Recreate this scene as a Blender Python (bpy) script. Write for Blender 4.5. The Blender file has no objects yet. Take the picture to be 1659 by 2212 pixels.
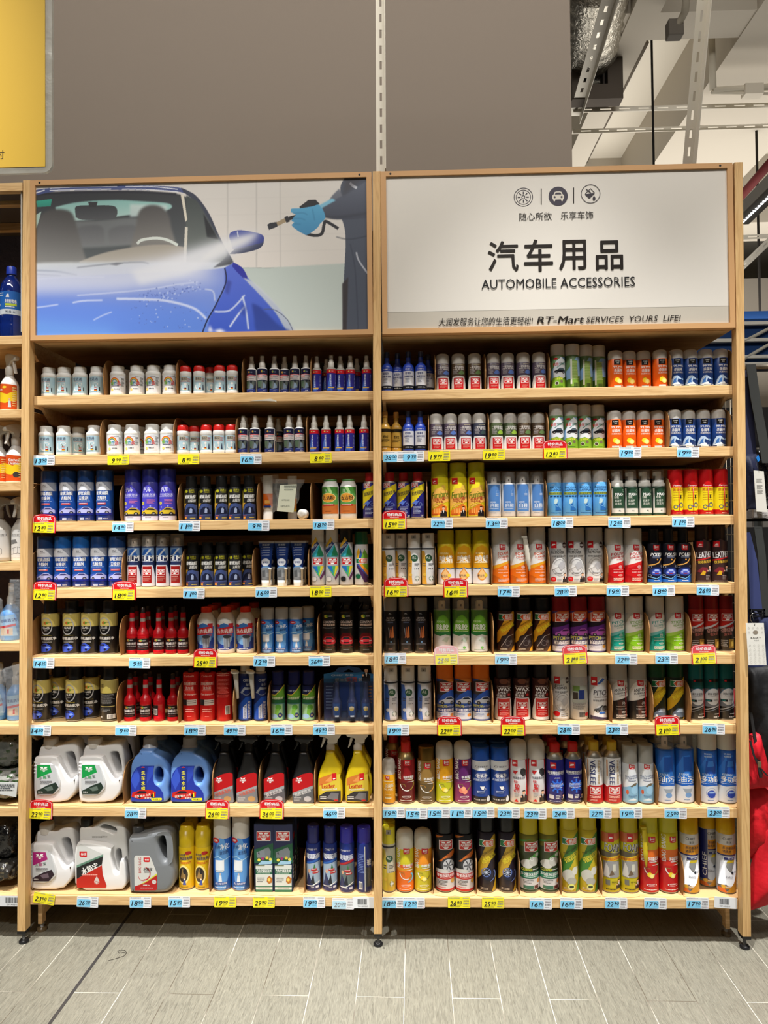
import bpy, math, random
import numpy as np
from mathutils import Vector, Matrix
from mathutils.geometry import tessellate_polygon
random.seed(7)
S = bpy.context.scene
COL = S.collection

# ---------------------------------------------------------------- camera
F, CX, CY = 1600.9956, 829.5, 1106.0
X0, DD, Z0 = 0.11345, 2.74524, 1.54536
YAW, PIT, ROL = 0.0316815, 0.0193684, -0.0100394
LEAN = 0.008457                      # the rack stands very slightly out of plumb

def lean(z):
 return LEAN * (z - 1.43)

_cy, _sy, _cp, _sp, _cr, _sr = math.cos(YAW), math.sin(YAW), math.cos(PIT), math.sin(PIT), math.cos(ROL), math.sin(ROL)

def cam_ray(px, py):
 a, b = (px - CX) / F, -(py - CY) / F
 x, up = a * _cr - b * _sr, a * _sr + b * _cr
 y, z = _cp - up * _sp, _sp + up * _cp
 return Vector((x * _cy - y * _sy, x * _sy + y * _cy, z))

ORG = Vector((X0, -DD, Z0))

def at(px, py, Y):
 """the point of the vertical plane at depth Y seen at a pixel of the photograph"""
 d = cam_ray(px, py)
 return ORG + d * ((Y + DD) / d.y)

def atz(px, py, Z):
 d = cam_ray(px, py)
 return ORG + d * ((Z - Z0) / d.z)

def xat(px, Y, Z):
 """X of the point at depth Y and height Z that is seen in pixel column px"""
 lo, hi = -6.0, 6.0

 def col(X):
  dx, dy, dz = X - X0, Y + DD, Z - Z0
  x, y = dx * _cy + dy * _sy, -dx * _sy + dy * _cy
  fw, up = y * _cp + dz * _sp, -y * _sp + dz * _cp
  return CX + F * (x * _cr + up * _sr) / fw
 for _ in range(40):
  m = (lo + hi) / 2
  if col(m) < px:
   lo = m
  else:
   hi = m
 return (lo + hi) / 2

cd = bpy.data.cameras.new('camera')
cam = bpy.data.objects.new('camera', cd)
COL.objects.link(cam)
cd.sensor_fit = 'HORIZONTAL'
cd.sensor_width = 36.0
cd.lens = F / 1659.0 * 36.0
cd.clip_start, cd.clip_end = 0.02, 200
cam.location = ORG
fwv = cam_ray(CX, CY)
rt = (cam_ray(CX + 1, CY) - cam_ray(CX, CY)).normalized()
upv = (cam_ray(CX, CY - 1) - cam_ray(CX, CY)).normalized()
cam.rotation_euler = Matrix((rt, upv, -fwv.normalized())).transposed().to_euler()
S.camera = cam

# ---------------------------------------------------------------- world, lamps, exposure
S.view_settings.view_transform = 'Standard'
S.view_settings.look = 'None'
S.view_settings.gamma = 1.0
S.view_settings.use_curve_mapping = False
S.view_settings.exposure = 0.03
W = bpy.data.worlds.new('world')
S.world = W
W.use_nodes = True
W.node_tree.nodes['Background'].inputs[0].default_value = (1.0, 0.90, 0.76, 1)
W.node_tree.nodes['Background'].inputs[1].default_value = 0.022

def spot(name, loc, target, power, size, blend=0.6, radius=0.05, col=(1, .95, .86)):
 l = bpy.data.lights.new(name, 'SPOT')
 l.energy, l.spot_size, l.spot_blend, l.shadow_soft_size, l.color = power, size, blend, radius, col
 o = bpy.data.objects.new(name, l)
 COL.objects.link(o)
 o.location = loc
 o.rotation_euler = (Vector(target) - Vector(loc)).to_track_quat('-Z', 'Y').to_euler()
 return o

LY = -1.02
for sx_, tx_, pw_ in ((-1.75, -1.25, 1030), (-0.75, -0.65, 650), (0.65, 0.65, 1030), (1.8, 1.4, 880)):
 spot('ceiling_or_fill_spot', (sx_, LY, 4.75), (tx_, -.52, 0), pw_, math.radians(46.5), 1.0, .04, (1, .98, .95))

def area(name, loc, target, power, sx, sy, col=(1, .93, .82)):
 l = bpy.data.lights.new(name, 'AREA')
 l.shape, l.size, l.size_y, l.energy, l.color = 'RECTANGLE', sx, sy, power, col
 o = bpy.data.objects.new(name, l)
 COL.objects.link(o)
 o.location = loc
 o.rotation_euler = (Vector(target) - Vector(loc)).to_track_quat('-Z', 'Y').to_euler()
 return o

area('added_fill_light', (0.3, -2.1, 4.9), (0.3, .6, 3.5), 118, 6.0, .3, (1, .96, .91))  # unseen wash lamp added to brighten the back wall and the signs
area('added_fill_light', (-.4, -4.6, 4.6), (-.4, 0, 2.2), 9, 4.0, .4, (1, .95, .88))  # weak unseen fill lamp, added to lift the rack fronts
spot('ceiling_or_fill_spot', (-1.0, -3.7, 4.2), (-.92, -1.5, 2.15), 450, math.radians(24), 1.0, .04)  # narrow unseen spot, added only to brighten the yellow hanging sign
area('added_fill_light', (2.9, 4.0, 3.0), (2.9, 4.0, 5.2), 118, 4.0, 3.0, (1, .96, .90))  # upward fill panel added out of view to brighten ceiling and struts

# ---------------------------------------------------------------- colour and materials

def lin(c):
 return tuple(((x / 255.) / 12.92 if x / 255. <= 0.04045 else ((x / 255. + .055) / 1.055) ** 2.4) for x in c)

def mat(name, rough=.4, metal=0., alpha=1., coat=0., trans=0., col=None, spec=.5, bump=None, ior=None):
 m = bpy.data.materials.new(name)
 m.use_nodes = True
 nt = m.node_tree
 b = nt.nodes['Principled BSDF']
 if col is None:
  a = nt.nodes.new('ShaderNodeAttribute')
  a.attribute_name = 'Col'
  nt.links.new(a.outputs['Color'], b.inputs['Base Color'])
 else:
  b.inputs['Base Color'].default_value = (*lin(col), 1)
 b.inputs['Roughness'].default_value = rough
 b.inputs['Metallic'].default_value = metal
 b.inputs['Alpha'].default_value = alpha
 b.inputs['Coat Weight'].default_value = coat
 b.inputs['Transmission Weight'].default_value = trans
 b.inputs['Specular IOR Level'].default_value = spec
 if ior:
  b.inputs['IOR'].default_value = ior
 if bump:
  n = nt.nodes.new('ShaderNodeTexNoise')
  tc = nt.nodes.new('ShaderNodeTexCoord')
  n.inputs['Scale'].default_value = bump[0]
  n.inputs['Detail'].default_value = 4
  bp = nt.nodes.new('ShaderNodeBump')
  bp.inputs['Strength'].default_value = bump[1]
  bp.inputs['Distance'].default_value = bump[2]
  nt.links.new(tc.outputs['Object'], n.inputs['Vector'])
  nt.links.new(n.outputs[0], bp.inputs['Height'])
  nt.links.new(bp.outputs[0], b.inputs['Normal'])
 return m

M = {
 'print': mat('printed_plastic', .32),
 'matte': mat('printed_card', .62, spec=.3),
 'metal': mat('painted_metal', .28, metal=.85),
 'frost': mat('frosted_plastic', .38, alpha=.62),
 'clear': mat('clear_plastic', .08, alpha=.17),
 'film': mat('plastic_film', .08, alpha=.11, spec=1.0, bump=(22, 1.0, .01)),
 'foil': mat('crinkled_film', .16, spec=.8, bump=(16, 1.0, .02)),
 'cloth': mat('woven_cloth', .62, spec=.35, bump=(9, .5, .02)),
 'strap': mat('strap_webbing', .7),
 'duct': mat('foil_duct', .32, metal=.9, bump=(55, .8, .01)),
 'poster': mat('poster_print', .45, spec=.35),
 'board': mat('fibre_board', .7, spec=.2, bump=(60, .15, .002)),
 'paint': mat('painted_surface', .8, spec=.2),
}

def wood(name, c1, c2, c3, axis, rough=.5, scale=1.0):
 m = bpy.data.materials.new(name)
 m.use_nodes = True
 nt = m.node_tree
 N, L = nt.nodes, nt.links
 b = N['Principled BSDF']
 tc = N.new('ShaderNodeTexCoord')
 mp = N.new('ShaderNodeMapping')
 sc = [26, 26, 26]
 sc[axis] = 1.6
 mp.inputs['Scale'].default_value = [s * scale for s in sc]
 L.new(tc.outputs['Object'], mp.inputs['Vector'])
 n = N.new('ShaderNodeTexNoise')
 n.inputs['Scale'].default_value = 1.6
 n.inputs['Detail'].default_value = 3
 n.inputs['Distortion'].default_value = 1.2
 L.new(mp.outputs[0], n.inputs['Vector'])
 w = N.new('ShaderNodeMath')
 w.operation = 'MULTIPLY'
 w.inputs[1].default_value = 9.0
 L.new(n.outputs[0], w.inputs[0])
 f = N.new('ShaderNodeMath')
 f.operation = 'PINGPONG'
 f.inputs[1].default_value = 1.0
 L.new(w.outputs[0], f.inputs[0])
 n2 = N.new('ShaderNodeTexNoise')
 n2.inputs['Scale'].default_value = 7
 n2.inputs['Detail'].default_value = 5
 L.new(mp.outputs[0], n2.inputs['Vector'])
 mx = N.new('ShaderNodeMath')
 mx.operation = 'MULTIPLY_ADD'
 mx.inputs[1].default_value = .45
 L.new(f.outputs[0], mx.inputs[0])
 h = N.new('ShaderNodeMath')
 h.operation = 'MULTIPLY'
 h.inputs[1].default_value = .55
 L.new(n2.outputs[0], h.inputs[0])
 L.new(h.outputs[0], mx.inputs[2])
 cr = N.new('ShaderNodeValToRGB')
 e = cr.color_ramp.elements
 e[0].position, e[0].color = .15, (*lin(c1), 1)
 e[1].position, e[1].color = .85, (*lin(c3), 1)
 k = e.new(.5)
 k.color = (*lin(c2), 1)
 L.new(mx.outputs[0], cr.inputs[0])
 L.new(cr.outputs[0], b.inputs['Base Color'])
 b.inputs['Roughness'].default_value = rough
 b.inputs['Specular IOR Level'].default_value = .35
 return m

M['wood_x'] = wood('oak_veneer_along', (198, 156, 104), (220, 182, 128), (230, 196, 144), 0)
M['wood_z'] = wood('oak_veneer_upright', (194, 152, 98), (216, 176, 120), (224, 188, 132), 2)
M['wood_y'] = wood('shelf_board_oak', (198, 154, 102), (216, 176, 124), (228, 190, 140), 0, .55, .5)

# ---------------------------------------------------------------- mesh builder
class MB:
 def __init__(s):
  s.v, s.f, s.c, s.n, s.sm = [], [], [], [], []
  s.custom = False

 def face(s, pts, col, smooth=False):
  i = len(s.v)
  s.v += [tuple(p) for p in pts]
  s.f.append(tuple(range(i, i + len(pts))))
  s.c.append(col)
  s.sm.append(smooth)

 def add(s, vs, fs, col, smooth=False):
  i = len(s.v)
  s.v += [tuple(p) for p in vs]
  for k, f in enumerate(fs):
   s.f.append(tuple(i + j for j in f))
   s.c.append(col[k] if isinstance(col, list) else col)
   s.sm.append(smooth)
  return s

 def box(s, x0, x1, y0, y1, z0, z1, col=(200, 200, 200), T=None):
  vs = [(x0, y0, z0), (x1, y0, z0), (x1, y1, z0), (x0, y1, z0), (x0, y0, z1), (x1, y0, z1), (x1, y1, z1), (x0, y1, z1)]
  if T:
   vs = [tuple(T @ Vector(v)) for v in vs]
  return s.add(vs, [(0, 3, 2, 1), (4, 5, 6, 7), (0, 1, 5, 4), (1, 2, 6, 5), (2, 3, 7, 6), (3, 0, 4, 7)], col)

 def lathe(s, prof, seg=32, cx=0, cy=0, z=0, squash=1.0):
  """prof: [(r, z, colour)] bottom to top; colour of the band above the ring"""
  vs, fs, cs = [], [], []
  for r, h, c in prof:
   for k in range(seg):
    a = 2 * math.pi * k / seg
    vs.append((cx + r * math.cos(a), cy + r * math.sin(a) * squash, z + h))
  for i in range(len(prof) - 1):
   for k in range(seg):
    k2 = (k + 1) % seg
    fs.append((i * seg + k, i * seg + k2, (i + 1) * seg + k2, (i + 1) * seg + k))
    cs.append(prof[i][2])
  s.add(vs, fs, cs, True)
  n = len(prof)
  s.add([vs[k] for k in range(seg)], [tuple(reversed(range(seg)))], prof[0][2])
  s.add([vs[(n - 1) * seg + k] for k in range(seg)], [tuple(range(seg))], prof[-1][2])
  return s

 def tube(s, pts, r, col, seg=8, cap=True):
  pts = [Vector(p) for p in pts]
  rs = r if isinstance(r, (list, tuple)) else [r] * len(pts)
  vs = []
  u = None
  for i, p in enumerate(pts):
   d = (pts[min(i + 1, len(pts) - 1)] - pts[max(i - 1, 0)]).normalized()
   if u is None:
    u = d.orthogonal().normalized()
   else:
    u = (u - d * u.dot(d)).normalized()
   w = d.cross(u)
   for k in range(seg):
    a = 2 * math.pi * k / seg
    vs.append(p + (u * math.cos(a) + w * math.sin(a)) * rs[i])
  fs = [(i * seg + k, i * seg + (k + 1) % seg, (i + 1) * seg + (k + 1) % seg, (i + 1) * seg + k)
   for i in range(len(pts) - 1) for k in range(seg)]
  if cap:
   fs += [tuple(reversed(range(seg))), tuple((len(pts) - 1) * seg + k for k in range(seg))]
  return s.add(vs, fs, col, True)

 def mesh(s, name, m):
  me = bpy.data.meshes.new(name)
  me.from_pydata(s.v, [], s.f)
  me.materials.append(M[m] if isinstance(m, str) else m)
  ca = me.color_attributes.new('Col', 'FLOAT_COLOR', 'CORNER')
  cache = {}
  arr = np.ones((len(me.loops), 4), np.float32)
  i = 0
  for f, c in zip(s.f, s.c):
   if c not in cache:
    cache[c] = lin(c)
   arr[i:i + len(f), :3] = cache[c]
   i += len(f)
  ca.data.foreach_set('color', arr.ravel())
  me.polygons.foreach_set('use_smooth', s.sm)
  if s.custom:
   me.normals_split_custom_set_from_vertices(s.n)
  me.update()
  return me

def obj(name, me, parent=None, loc=(0, 0, 0), rz=0.0):
 o = bpy.data.objects.new(name, me)
 COL.objects.link(o)
 o.location = loc
 o.rotation_euler = (0, 0, rz)
 if parent:
  o.parent = parent
 return o

def tag(o, label, cat, group=None, kind=None):
 if kind:
  o['kind'] = kind
  return o
 o['label'], o['category'] = label, cat
 if group:
  o['group'] = group
 return o

def empty(name, loc=(0, 0, 0)):
 o = bpy.data.objects.new(name, None)
 COL.objects.link(o)
 o.location = loc
 o.empty_display_size = .02
 return o

def part(mb, name, m, parent=None, loc=(0, 0, 0), bevel=0):
 o = obj(name, mb.mesh(name, m), parent, loc)
 if bevel:
  b = o.modifiers.new('bevel', 'BEVEL')
  b.width, b.segments, b.limit_method = bevel, 2, 'ANGLE'
 return o

def copy_tree(o, parent=None):
 c = o.copy()
 COL.objects.link(c)
 c.parent = parent
 for ch in list(o.children):
  copy_tree(ch, c)
 return c

# ---------------------------------------------------------------- lettering
_tc = {}
_fc = bpy.data.curves.new('lettering', 'FONT')
_fo = bpy.data.objects.new('lettering', _fc)
COL.objects.link(_fo)

def glyphs(s, bold=0.0):
 bold = 0
 """triangles of a text, scaled so the cap height is 1, centred"""
 k = (s, bold)
 if k in _tc:
  return _tc[k]
 _fc.body = s
 _fc.size = 1
 _fc.offset = bold
 _fc.resolution_u = 2
 dg = bpy.context.evaluated_depsgraph_get()
 dg.update()
 e = _fo.evaluated_get(dg)
 me = e.to_mesh()
 me.calc_loop_triangles()
 co = [v.co.copy() for v in me.vertices]
 tr = [[(co[i].x, co[i].y) for i in t.vertices] for t in me.loop_triangles]
 e.to_mesh_clear()
 if not co:
  return [], 1
 xs = [c.x for c in co]
 ys = [c.y for c in co]
 x0, x1, y0, y1 = min(xs), max(xs), min(ys), max(ys)
 h = max(y1 - y0, .2)
 out = [[((x - (x0 + x1) / 2) / h, (y - (y0 + y1) / 2) / h) for x, y in t] for t in tr]
 _tc[k] = (out, (x1 - x0) / h)
 return _tc[k]

def clip(poly, ax, val, keep_less):
 out = []
 n = len(poly)
 for i in range(n):
  a, b = poly[i], poly[(i + 1) % n]
  ina = (a[ax] <= val) if keep_less else (a[ax] >= val)
  inb = (b[ax] <= val) if keep_less else (b[ax] >= val)
  if ina:
   out.append(a)
  if ina != inb:
   t = (val - a[ax]) / (b[ax] - a[ax])
   out.append((a[0] + (b[0] - a[0]) * t, a[1] + (b[1] - a[1]) * t))
 return out

SEG = 32
UB = sorted(math.cos(math.pi * k / 16) for k in range(17))
YB = [math.sqrt(max(0, 1 - u * u)) for u in UB]

class Art:
 """printed shapes laid on a surface; u across (-1..1), v up (0..1)"""

 def __init__(s, hw, H, rprof=None, y0=0.0, base=0.0003):
  s.hw, s.H, s.rp, s.y0 = hw, H, rprof, y0
  s.off = base
  s.mb = MB()
  s.mb.custom = True

 def R(s, v):
  p = s.rp
  for a, b in zip(p, p[1:]):
   if v <= b[0]:
    t = 0 if b[0] == a[0] else (v - a[0]) / (b[0] - a[0])
    return (a[1] + (b[1] - a[1]) * t) * s.hw
  return p[-1][1] * s.hw

 def put(s, poly, col):
  if s.rp is None:
   s.mb.face([(u * s.hw, s.y0 - s.off, v * s.H) for u, v in poly], col)
   s.mb.n += [(0, -1, 0)] * len(poly)
   return
  ulo, uhi = min(p[0] for p in poly), max(p[0] for p in poly)
  vlo, vhi = min(p[1] for p in poly), max(p[1] for p in poly)
  vb = [-9] + [p[0] for p in s.rp[1:-1]] + [9]
  for i in range(16):
   if UB[i + 1] <= ulo or UB[i] >= uhi:
    continue
   q = clip(clip(poly, 0, UB[i], False), 0, UB[i + 1], True)
   if len(q) < 3:
    continue
   for j in range(len(vb) - 1):
    if vb[j + 1] <= vlo or vb[j] >= vhi:
     continue
    w = q if vb[j] <= vlo and vb[j + 1] >= vhi else clip(clip(q, 1, vb[j], False), 1, vb[j + 1], True)
    if len(w) < 3:
     continue
    pts = []
    for u, v in w:
     t = (u - UB[i]) / (UB[i + 1] - UB[i])
     yy = YB[i] + (YB[i + 1] - YB[i]) * t
     r = s.R(min(max(v, 0), 1))
     k = 1 + s.off / r
     pts.append((u * r * k, -yy * r * k, v * s.H))
     l = math.hypot(u, math.sqrt(max(0, 1 - u * u))) or 1
     s.mb.n.append((u / l, -math.sqrt(max(0.0, 1 - u * u)) / l, 0))
    s.mb.face(pts, col, True)

 def lay(s, polys, col):
  for p in polys:
   s.put(p, col)
  s.off += .00005

 def P(s, pts, col):
  if len(pts) > 4:
   tr = tessellate_polygon([[Vector((p[0], p[1], 0)) for p in pts]])
   polys = [[pts[i] for i in t] for t in tr]
  else:
   polys = [pts]
  out = []
  for p in polys:
   a = sum(p[i][0] * p[(i + 1) % len(p)][1] - p[(i + 1) % len(p)][0] * p[i][1] for i in range(len(p)))
   out.append(p if a > 0 else p[::-1])
  s.lay(out, col)

 def Rc(s, u0, u1, v0, v1, col):
  s.lay([[(u0, v0), (u1, v0), (u1, v1), (u0, v1)]], col)

 def E(s, cu, cv, ru, rv, col, a0=0, a1=360, n=20):
  if rv is None:
   rv = ru * s.hw / s.H
  full = a1 - a0 >= 360
  pts = [(cu + ru * math.cos(math.radians(a0 + (a1 - a0) * k / n)), cv + rv * math.sin(math.radians(a0 + (a1 - a0) * k / n)))
   for k in range(n if full else n + 1)]
  s.P(pts, col)

 def ring(s, cu, cv, ru, rv, w, col, a0=0, a1=360, n=24):
  if rv is None:
   rv = ru * s.hw / s.H
  qs = []
  for k in range(n):
   A, B = math.radians(a0 + (a1 - a0) * k / n), math.radians(a0 + (a1 - a0) * (k + 1) / n)
   qs.append([(cu + ru * (1 - w) * math.cos(A), cv + rv * (1 - w) * math.sin(A)), (cu + ru * math.cos(A), cv + rv * math.sin(A)),
     (cu + ru * math.cos(B), cv + rv * math.sin(B)), (cu + ru * (1 - w) * math.cos(B), cv + rv * (1 - w) * math.sin(B))])
  s.lay(qs, col)

 def line(s, pts, w, col):
  """w in metres"""
  qs = []
  for a, b in zip(pts, pts[1:]):
   dx, dy = (b[0] - a[0]) * s.hw, (b[1] - a[1]) * s.H
   l = math.hypot(dx, dy) or 1
   nx, ny = -dy / l * w / 2 / s.hw, dx / l * w / 2 / s.H
   q = [(a[0] - nx, a[1] - ny), (b[0] - nx, b[1] - ny), (b[0] + nx, b[1] + ny), (a[0] + nx, a[1] + ny)]
   qs.append(q)
  s.lay(qs, col)

 def T(s, txt, cu, cv, h, col, w=None, rot=0, shear=0.0, bold=.02):
  tr, asp = glyphs(txt, bold)
  hh = h * s.H
  ww = (w * s.hw / asp) if w else hh
  c, sn = math.cos(math.radians(rot)), math.sin(math.radians(rot))
  out = []
  for t in tr:
   q = []
   for x, y in t:
    x = x * ww + y * hh * shear
    y = y * hh
    q.append((cu + (x * c - y * sn) / s.hw, cv + (x * sn + y * c) / s.H))
   a = (q[1][0] - q[0][0]) * (q[2][1] - q[0][1]) - (q[2][0] - q[0][0]) * (q[1][1] - q[0][1])
   out.append(q if a > 0 else q[::-1])
  s.lay(out, col)
  if bold >= .03:
   e = hh * bold * .9
   s.lay([[(u + e * c / s.hw, v + e * sn / s.H) for u, v in q] for q in out], col)

 def V(s, txt, cu, v0, v1, uw, col, up=False, bold=.03):
  s.T(txt, cu, (v0 + v1) / 2, uw * s.hw / s.H, col, w=(v1 - v0) * s.H / s.hw, rot=90 if up else -90, bold=bold)

 def micro(s, u0, u1, v0, v1, n, col, fill=.42, seed=1):
  """lines of print too small to read"""
  rd = random.Random(seed)
  qs = []
  st = (v1 - v0) / n
  for i in range(n):
   a = v1 - st * (i + fill)
   b = v1 - st * i
   u = u0
   end = u1 - rd.random() * .25 * (u1 - u0)
   while u < end:
    l = (u1 - u0) * rd.uniform(.06, .16)
    qs.append([(u, a), (min(u + l, end), a), (min(u + l, end), b), (u, b)])
    u += l + (u1 - u0) * .02
  s.lay(qs, col)

 def bars(s, u0, u1, v0, v1, col=(30, 30, 30), n=22, seed=3):
  rd = random.Random(seed)
  qs = []
  w = (u1 - u0) / n
  for i in range(n):
   k = rd.choice((.3, .5, .75))
   qs.append([(u0 + i * w, v0), (u0 + (i + k) * w, v0), (u0 + (i + k) * w, v1), (u0 + i * w, v1)])
  s.lay(qs, col)

# ---------------------------------------------------------------- printed marks
WH, BK, RED, GR, NV = (238, 238, 236), (18, 18, 20), (200, 24, 32), (150, 150, 150), (22, 30, 84)
YE, OR, SK = (244, 214, 30), (240, 120, 20), (226, 178, 146)

def asp(a):
 return a.hw / a.H

def logo_v(a, cu, cv, w, bg=RED, fg=WH):
 h = w * asp(a) * .66
 a.Rc(cu - w / 2 - .05, cu + w / 2 + .05, cv - h / 2 - .05 * asp(a), cv + h / 2 + .05 * asp(a), fg)
 a.Rc(cu - w / 2, cu + w / 2, cv - h / 2, cv + h / 2, bg)
 a.P([(cu - w * .42, cv + h * .42), (cu - w * .12, cv + h * .42), (cu - w * .02, cv + h * .22), (cu - w * .30, cv + h * .22)], fg)
 a.P([(cu + w * .42, cv + h * .42), (cu + w * .12, cv + h * .42), (cu + w * .02, cv + h * .22), (cu + w * .30, cv + h * .22)], fg)
 a.P([(cu - w * .22, cv - h * .22), (cu + w * .22, cv - h * .22), (cu + w * .12, cv - h * .44), (cu - w * .12, cv - h * .44)], fg)
 a.T('好顺牌', cu, cv, h * .36, fg, w=w * .84, shear=.3, bold=.04)

def logo_b(a, cu, cv, w):
 h = w * asp(a) * .95
 a.P([(cu - w / 2, cv + h / 2), (cu + w / 2, cv + h / 2 * .8), (cu + w / 2, cv - h / 2 * .7), (cu + w * .38, cv - h / 2), (cu - w * .36, cv - h / 2), (cu - w / 2, cv - h * .3)], RED)
 a.Rc(cu - w * .30, cu - w * .20, cv - h * .18, cv + h * .36, WH)
 a.T('标榜', cu + w * .08, cv + h * .08, h * .34, WH, w=w * .56, bold=.03)
 a.T('CARE', cu + w * .12, cv - h * .27, h * .16, WH, w=w * .45)

def logo_f(a, cu, cv, w):
 h = w * asp(a) * 1.15
 a.Rc(cu - w / 2, cu + w / 2, cv - h / 2, cv + h / 2, RED)
 a.P([(cu - w * .32, cv - h * .18), (cu + w * .34, cv + h * .02), (cu + w * .1, cv + h * .08), (cu - w * .1, cv + h * .1)], WH)
 a.Rc(cu - w * .3, cu + w * .3, cv - h * .34, cv - h * .26, WH)

def logo_k(a, cu, cv, w):
 h = w * asp(a) * .42
 a.P([(cu - w / 2 - .03, cv - h * .62), (cu + w / 2, cv - h * .55), (cu + w / 2 + .04, cv + h * .6), (cu - w / 2, cv + h * .62)], WH)
 a.P([(cu - w / 2, cv - h * .5), (cu - w * .30, cv - h * .5), (cu - w * .30, cv + h * .5), (cu - w / 2, cv + h * .5)], (24, 120, 70))
 a.P([(cu - w * .12, cv + h * .5), (cu - w * .28, cv), (cu - w * .1, cv - h * .5), (cu + w * .48, cv - h * .45), (cu + w * .5, cv + h * .5)], (226, 96, 50))
 a.T('K', cu - w * .33, cv, h * .95, (24, 120, 70), bold=.05)
 a.T('酷得', cu + w * .2, cv, h * .78, WH, w=w * .5, bold=.04)

def car(a, cu, cv, w, col, glass=(30, 36, 50), dark=(20, 20, 24), front=False):
 """a small printed car; height follows the width"""
 h = w * asp(a) * .42
 if front:
  a.P([(cu - w * .5, cv), (cu - w * .42, cv + h * .5), (cu - w * .22, cv + h), (cu + w * .22, cv + h), (cu + w * .42, cv + h * .5), (cu + w * .5, cv), (cu + w * .42, cv - h * .4), (cu - w * .42, cv - h * .4)], col)
  a.P([(cu - w * .28, cv + h * .5), (cu - w * .18, cv + h * .88), (cu + w * .18, cv + h * .88), (cu + w * .28, cv + h * .5)], glass)
  a.Rc(cu - w * .4, cu - w * .22, cv + h * .1, cv + h * .24, WH)
  a.Rc(cu + w * .22, cu + w * .4, cv + h * .1, cv + h * .24, WH)
  a.Rc(cu - w * .2, cu + w * .2, cv - h * .25, cv, dark)
  return
 a.P([(cu - w * .5, cv), (cu - w * .47, cv + h * .35), (cu - w * .2, cv + h * .62), (cu + w * .02, cv + h), (cu + w * .3, cv + h * .98),
  (cu + w * .5, cv + h * .55), (cu + w * .5, cv)], col)
 a.P([(cu - w * .14, cv + h * .62), (cu + w * .03, cv + h * .9), (cu + w * .28, cv + h * .88), (cu + w * .42, cv + h * .6)], glass)
 a.E(cu - w * .28, cv + h * .05, w * .11, None, dark)
 a.E(cu + w * .32, cv + h * .05, w * .11, None, dark)
 a.E(cu - w * .28, cv + h * .05, w * .06, None, GR)
 a.E(cu + w * .32, cv + h * .05, w * .06, None, GR)

def man(a, cu, cv, w, suit=(24, 24, 30)):
 k = asp(a)
 a.P([(cu - w * .5, cv), (cu - w * .45, cv + w * k * .8), (cu - w * .15, cv + w * k * 1.0), (cu + w * .2, cv + w * k * 1.0), (cu + w * .5, cv + w * k * .7), (cu + w * .5, cv)], suit)
 a.P([(cu - w * .1, cv + w * k * 1.0), (cu + w * .14, cv + w * k * 1.0), (cu + w * .03, cv + w * k * .5)], WH)
 a.E(cu + w * .02, cv + w * k * 1.28, w * .2, w * .26 * k, SK)
 a.P([(cu - w * .2, cv + w * k * 1.36), (cu - w * .16, cv + w * k * 1.58), (cu + w * .18, cv + w * k * 1.6), (cu + w * .24, cv + w * k * 1.36), (cu + w * .12, cv + w * k * 1.44), (cu - w * .1, cv + w * k * 1.44)], (20, 16, 16))
 a.E(cu - w * .36, cv + w * k * .72, w * .12, None, SK)

def drop(a, cu, cv, w, h, col):
 pts = [(cu, cv + h * .62)] + [(cu + w / 2 * math.cos(t), cv + h * .38 * math.sin(t)) for t in [math.radians(x) for x in range(30, -215, -20)]]
 a.P(pts, col)

def lemon(a, cu, cv, r, body=(246, 214, 50)):
 a.P([(cu - r * 1.5, cv + r * .6 * asp(a)), (cu - r * .9, cv + r * 1.5 * asp(a)), (cu - r * .2, cv + r * 1.1 * asp(a))], (60, 130, 40))
 a.E(cu - r * .55, cv + r * .3 * asp(a), r, None, (240, 206, 40))
 a.E(cu + r * .3, cv - r * .2 * asp(a), r, None, (250, 236, 150))
 a.ring(cu + r * .3, cv - r * .2 * asp(a), r * .86, None, .2, body)

def swoosh(a, pts_lo, pts_hi, col):
 a.P(pts_lo + pts_hi[::-1], col)

# ---------------------------------------------------------------- products
K = 1.765e-3
SPEC = {}

def spec(key, **k):
 SPEC[key] = k

def canbody(capv, bands, foot=GR, r=1.0):
 """bands: [(v_from, colour)] from the foot up; ring list with radius"""
 p = [(0, .93 * r, foot), (.008, .97 * r, foot), (.02, r, bands[0][1])]
 for v, c in bands[1:]:
  p.append((v, r, c))
 p += [(capv - .012, r, bands[-1][1]), (capv, r * .965, bands[-1][1])]
 return p

def capst(v0, r, top=.93, lip=0.0):
 return [(v0 - .004, r), (.975, r * .985 - lip), (.993, r * .96), (1.0, r * top - .03)]

def capdome(v0, r=.97):
 return [(v0 - .004, r), (.86, r), (.93, r * .96), (.97, r * .86), (.992, r * .66), (1.0, r * .4)]

def build(key):
 s = SPEC[key]
 H, r = s['h'] * K, s['w'] * K / 2
 root = empty(s.get('name', 'spray_can'))
 mb = MB()
 mb.lathe([(p[1] * r, p[0] * H, p[2]) for p in s['body']], SEG)
 part(mb, 'body', s.get('bm', 'print'), root)
 if 'cap' in s:
  mb = MB()
  cc = s['capc']
  mb.lathe([(p[1] * r, p[0] * H, cc) for p in s['cap']], SEG)
  part(mb, s.get('capn', 'cap'), s.get('capm', 'print'), root)
 for x in s.get('extra', []):
  x(root, r, H)
 if 'art' in s:
  a = Art(r, H, [(p[0], p[1]) for p in s['body']])
  s['art'](a)
  part(a.mb, 'label', s.get('lm', 'print'), root)
 return root, r, H

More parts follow.
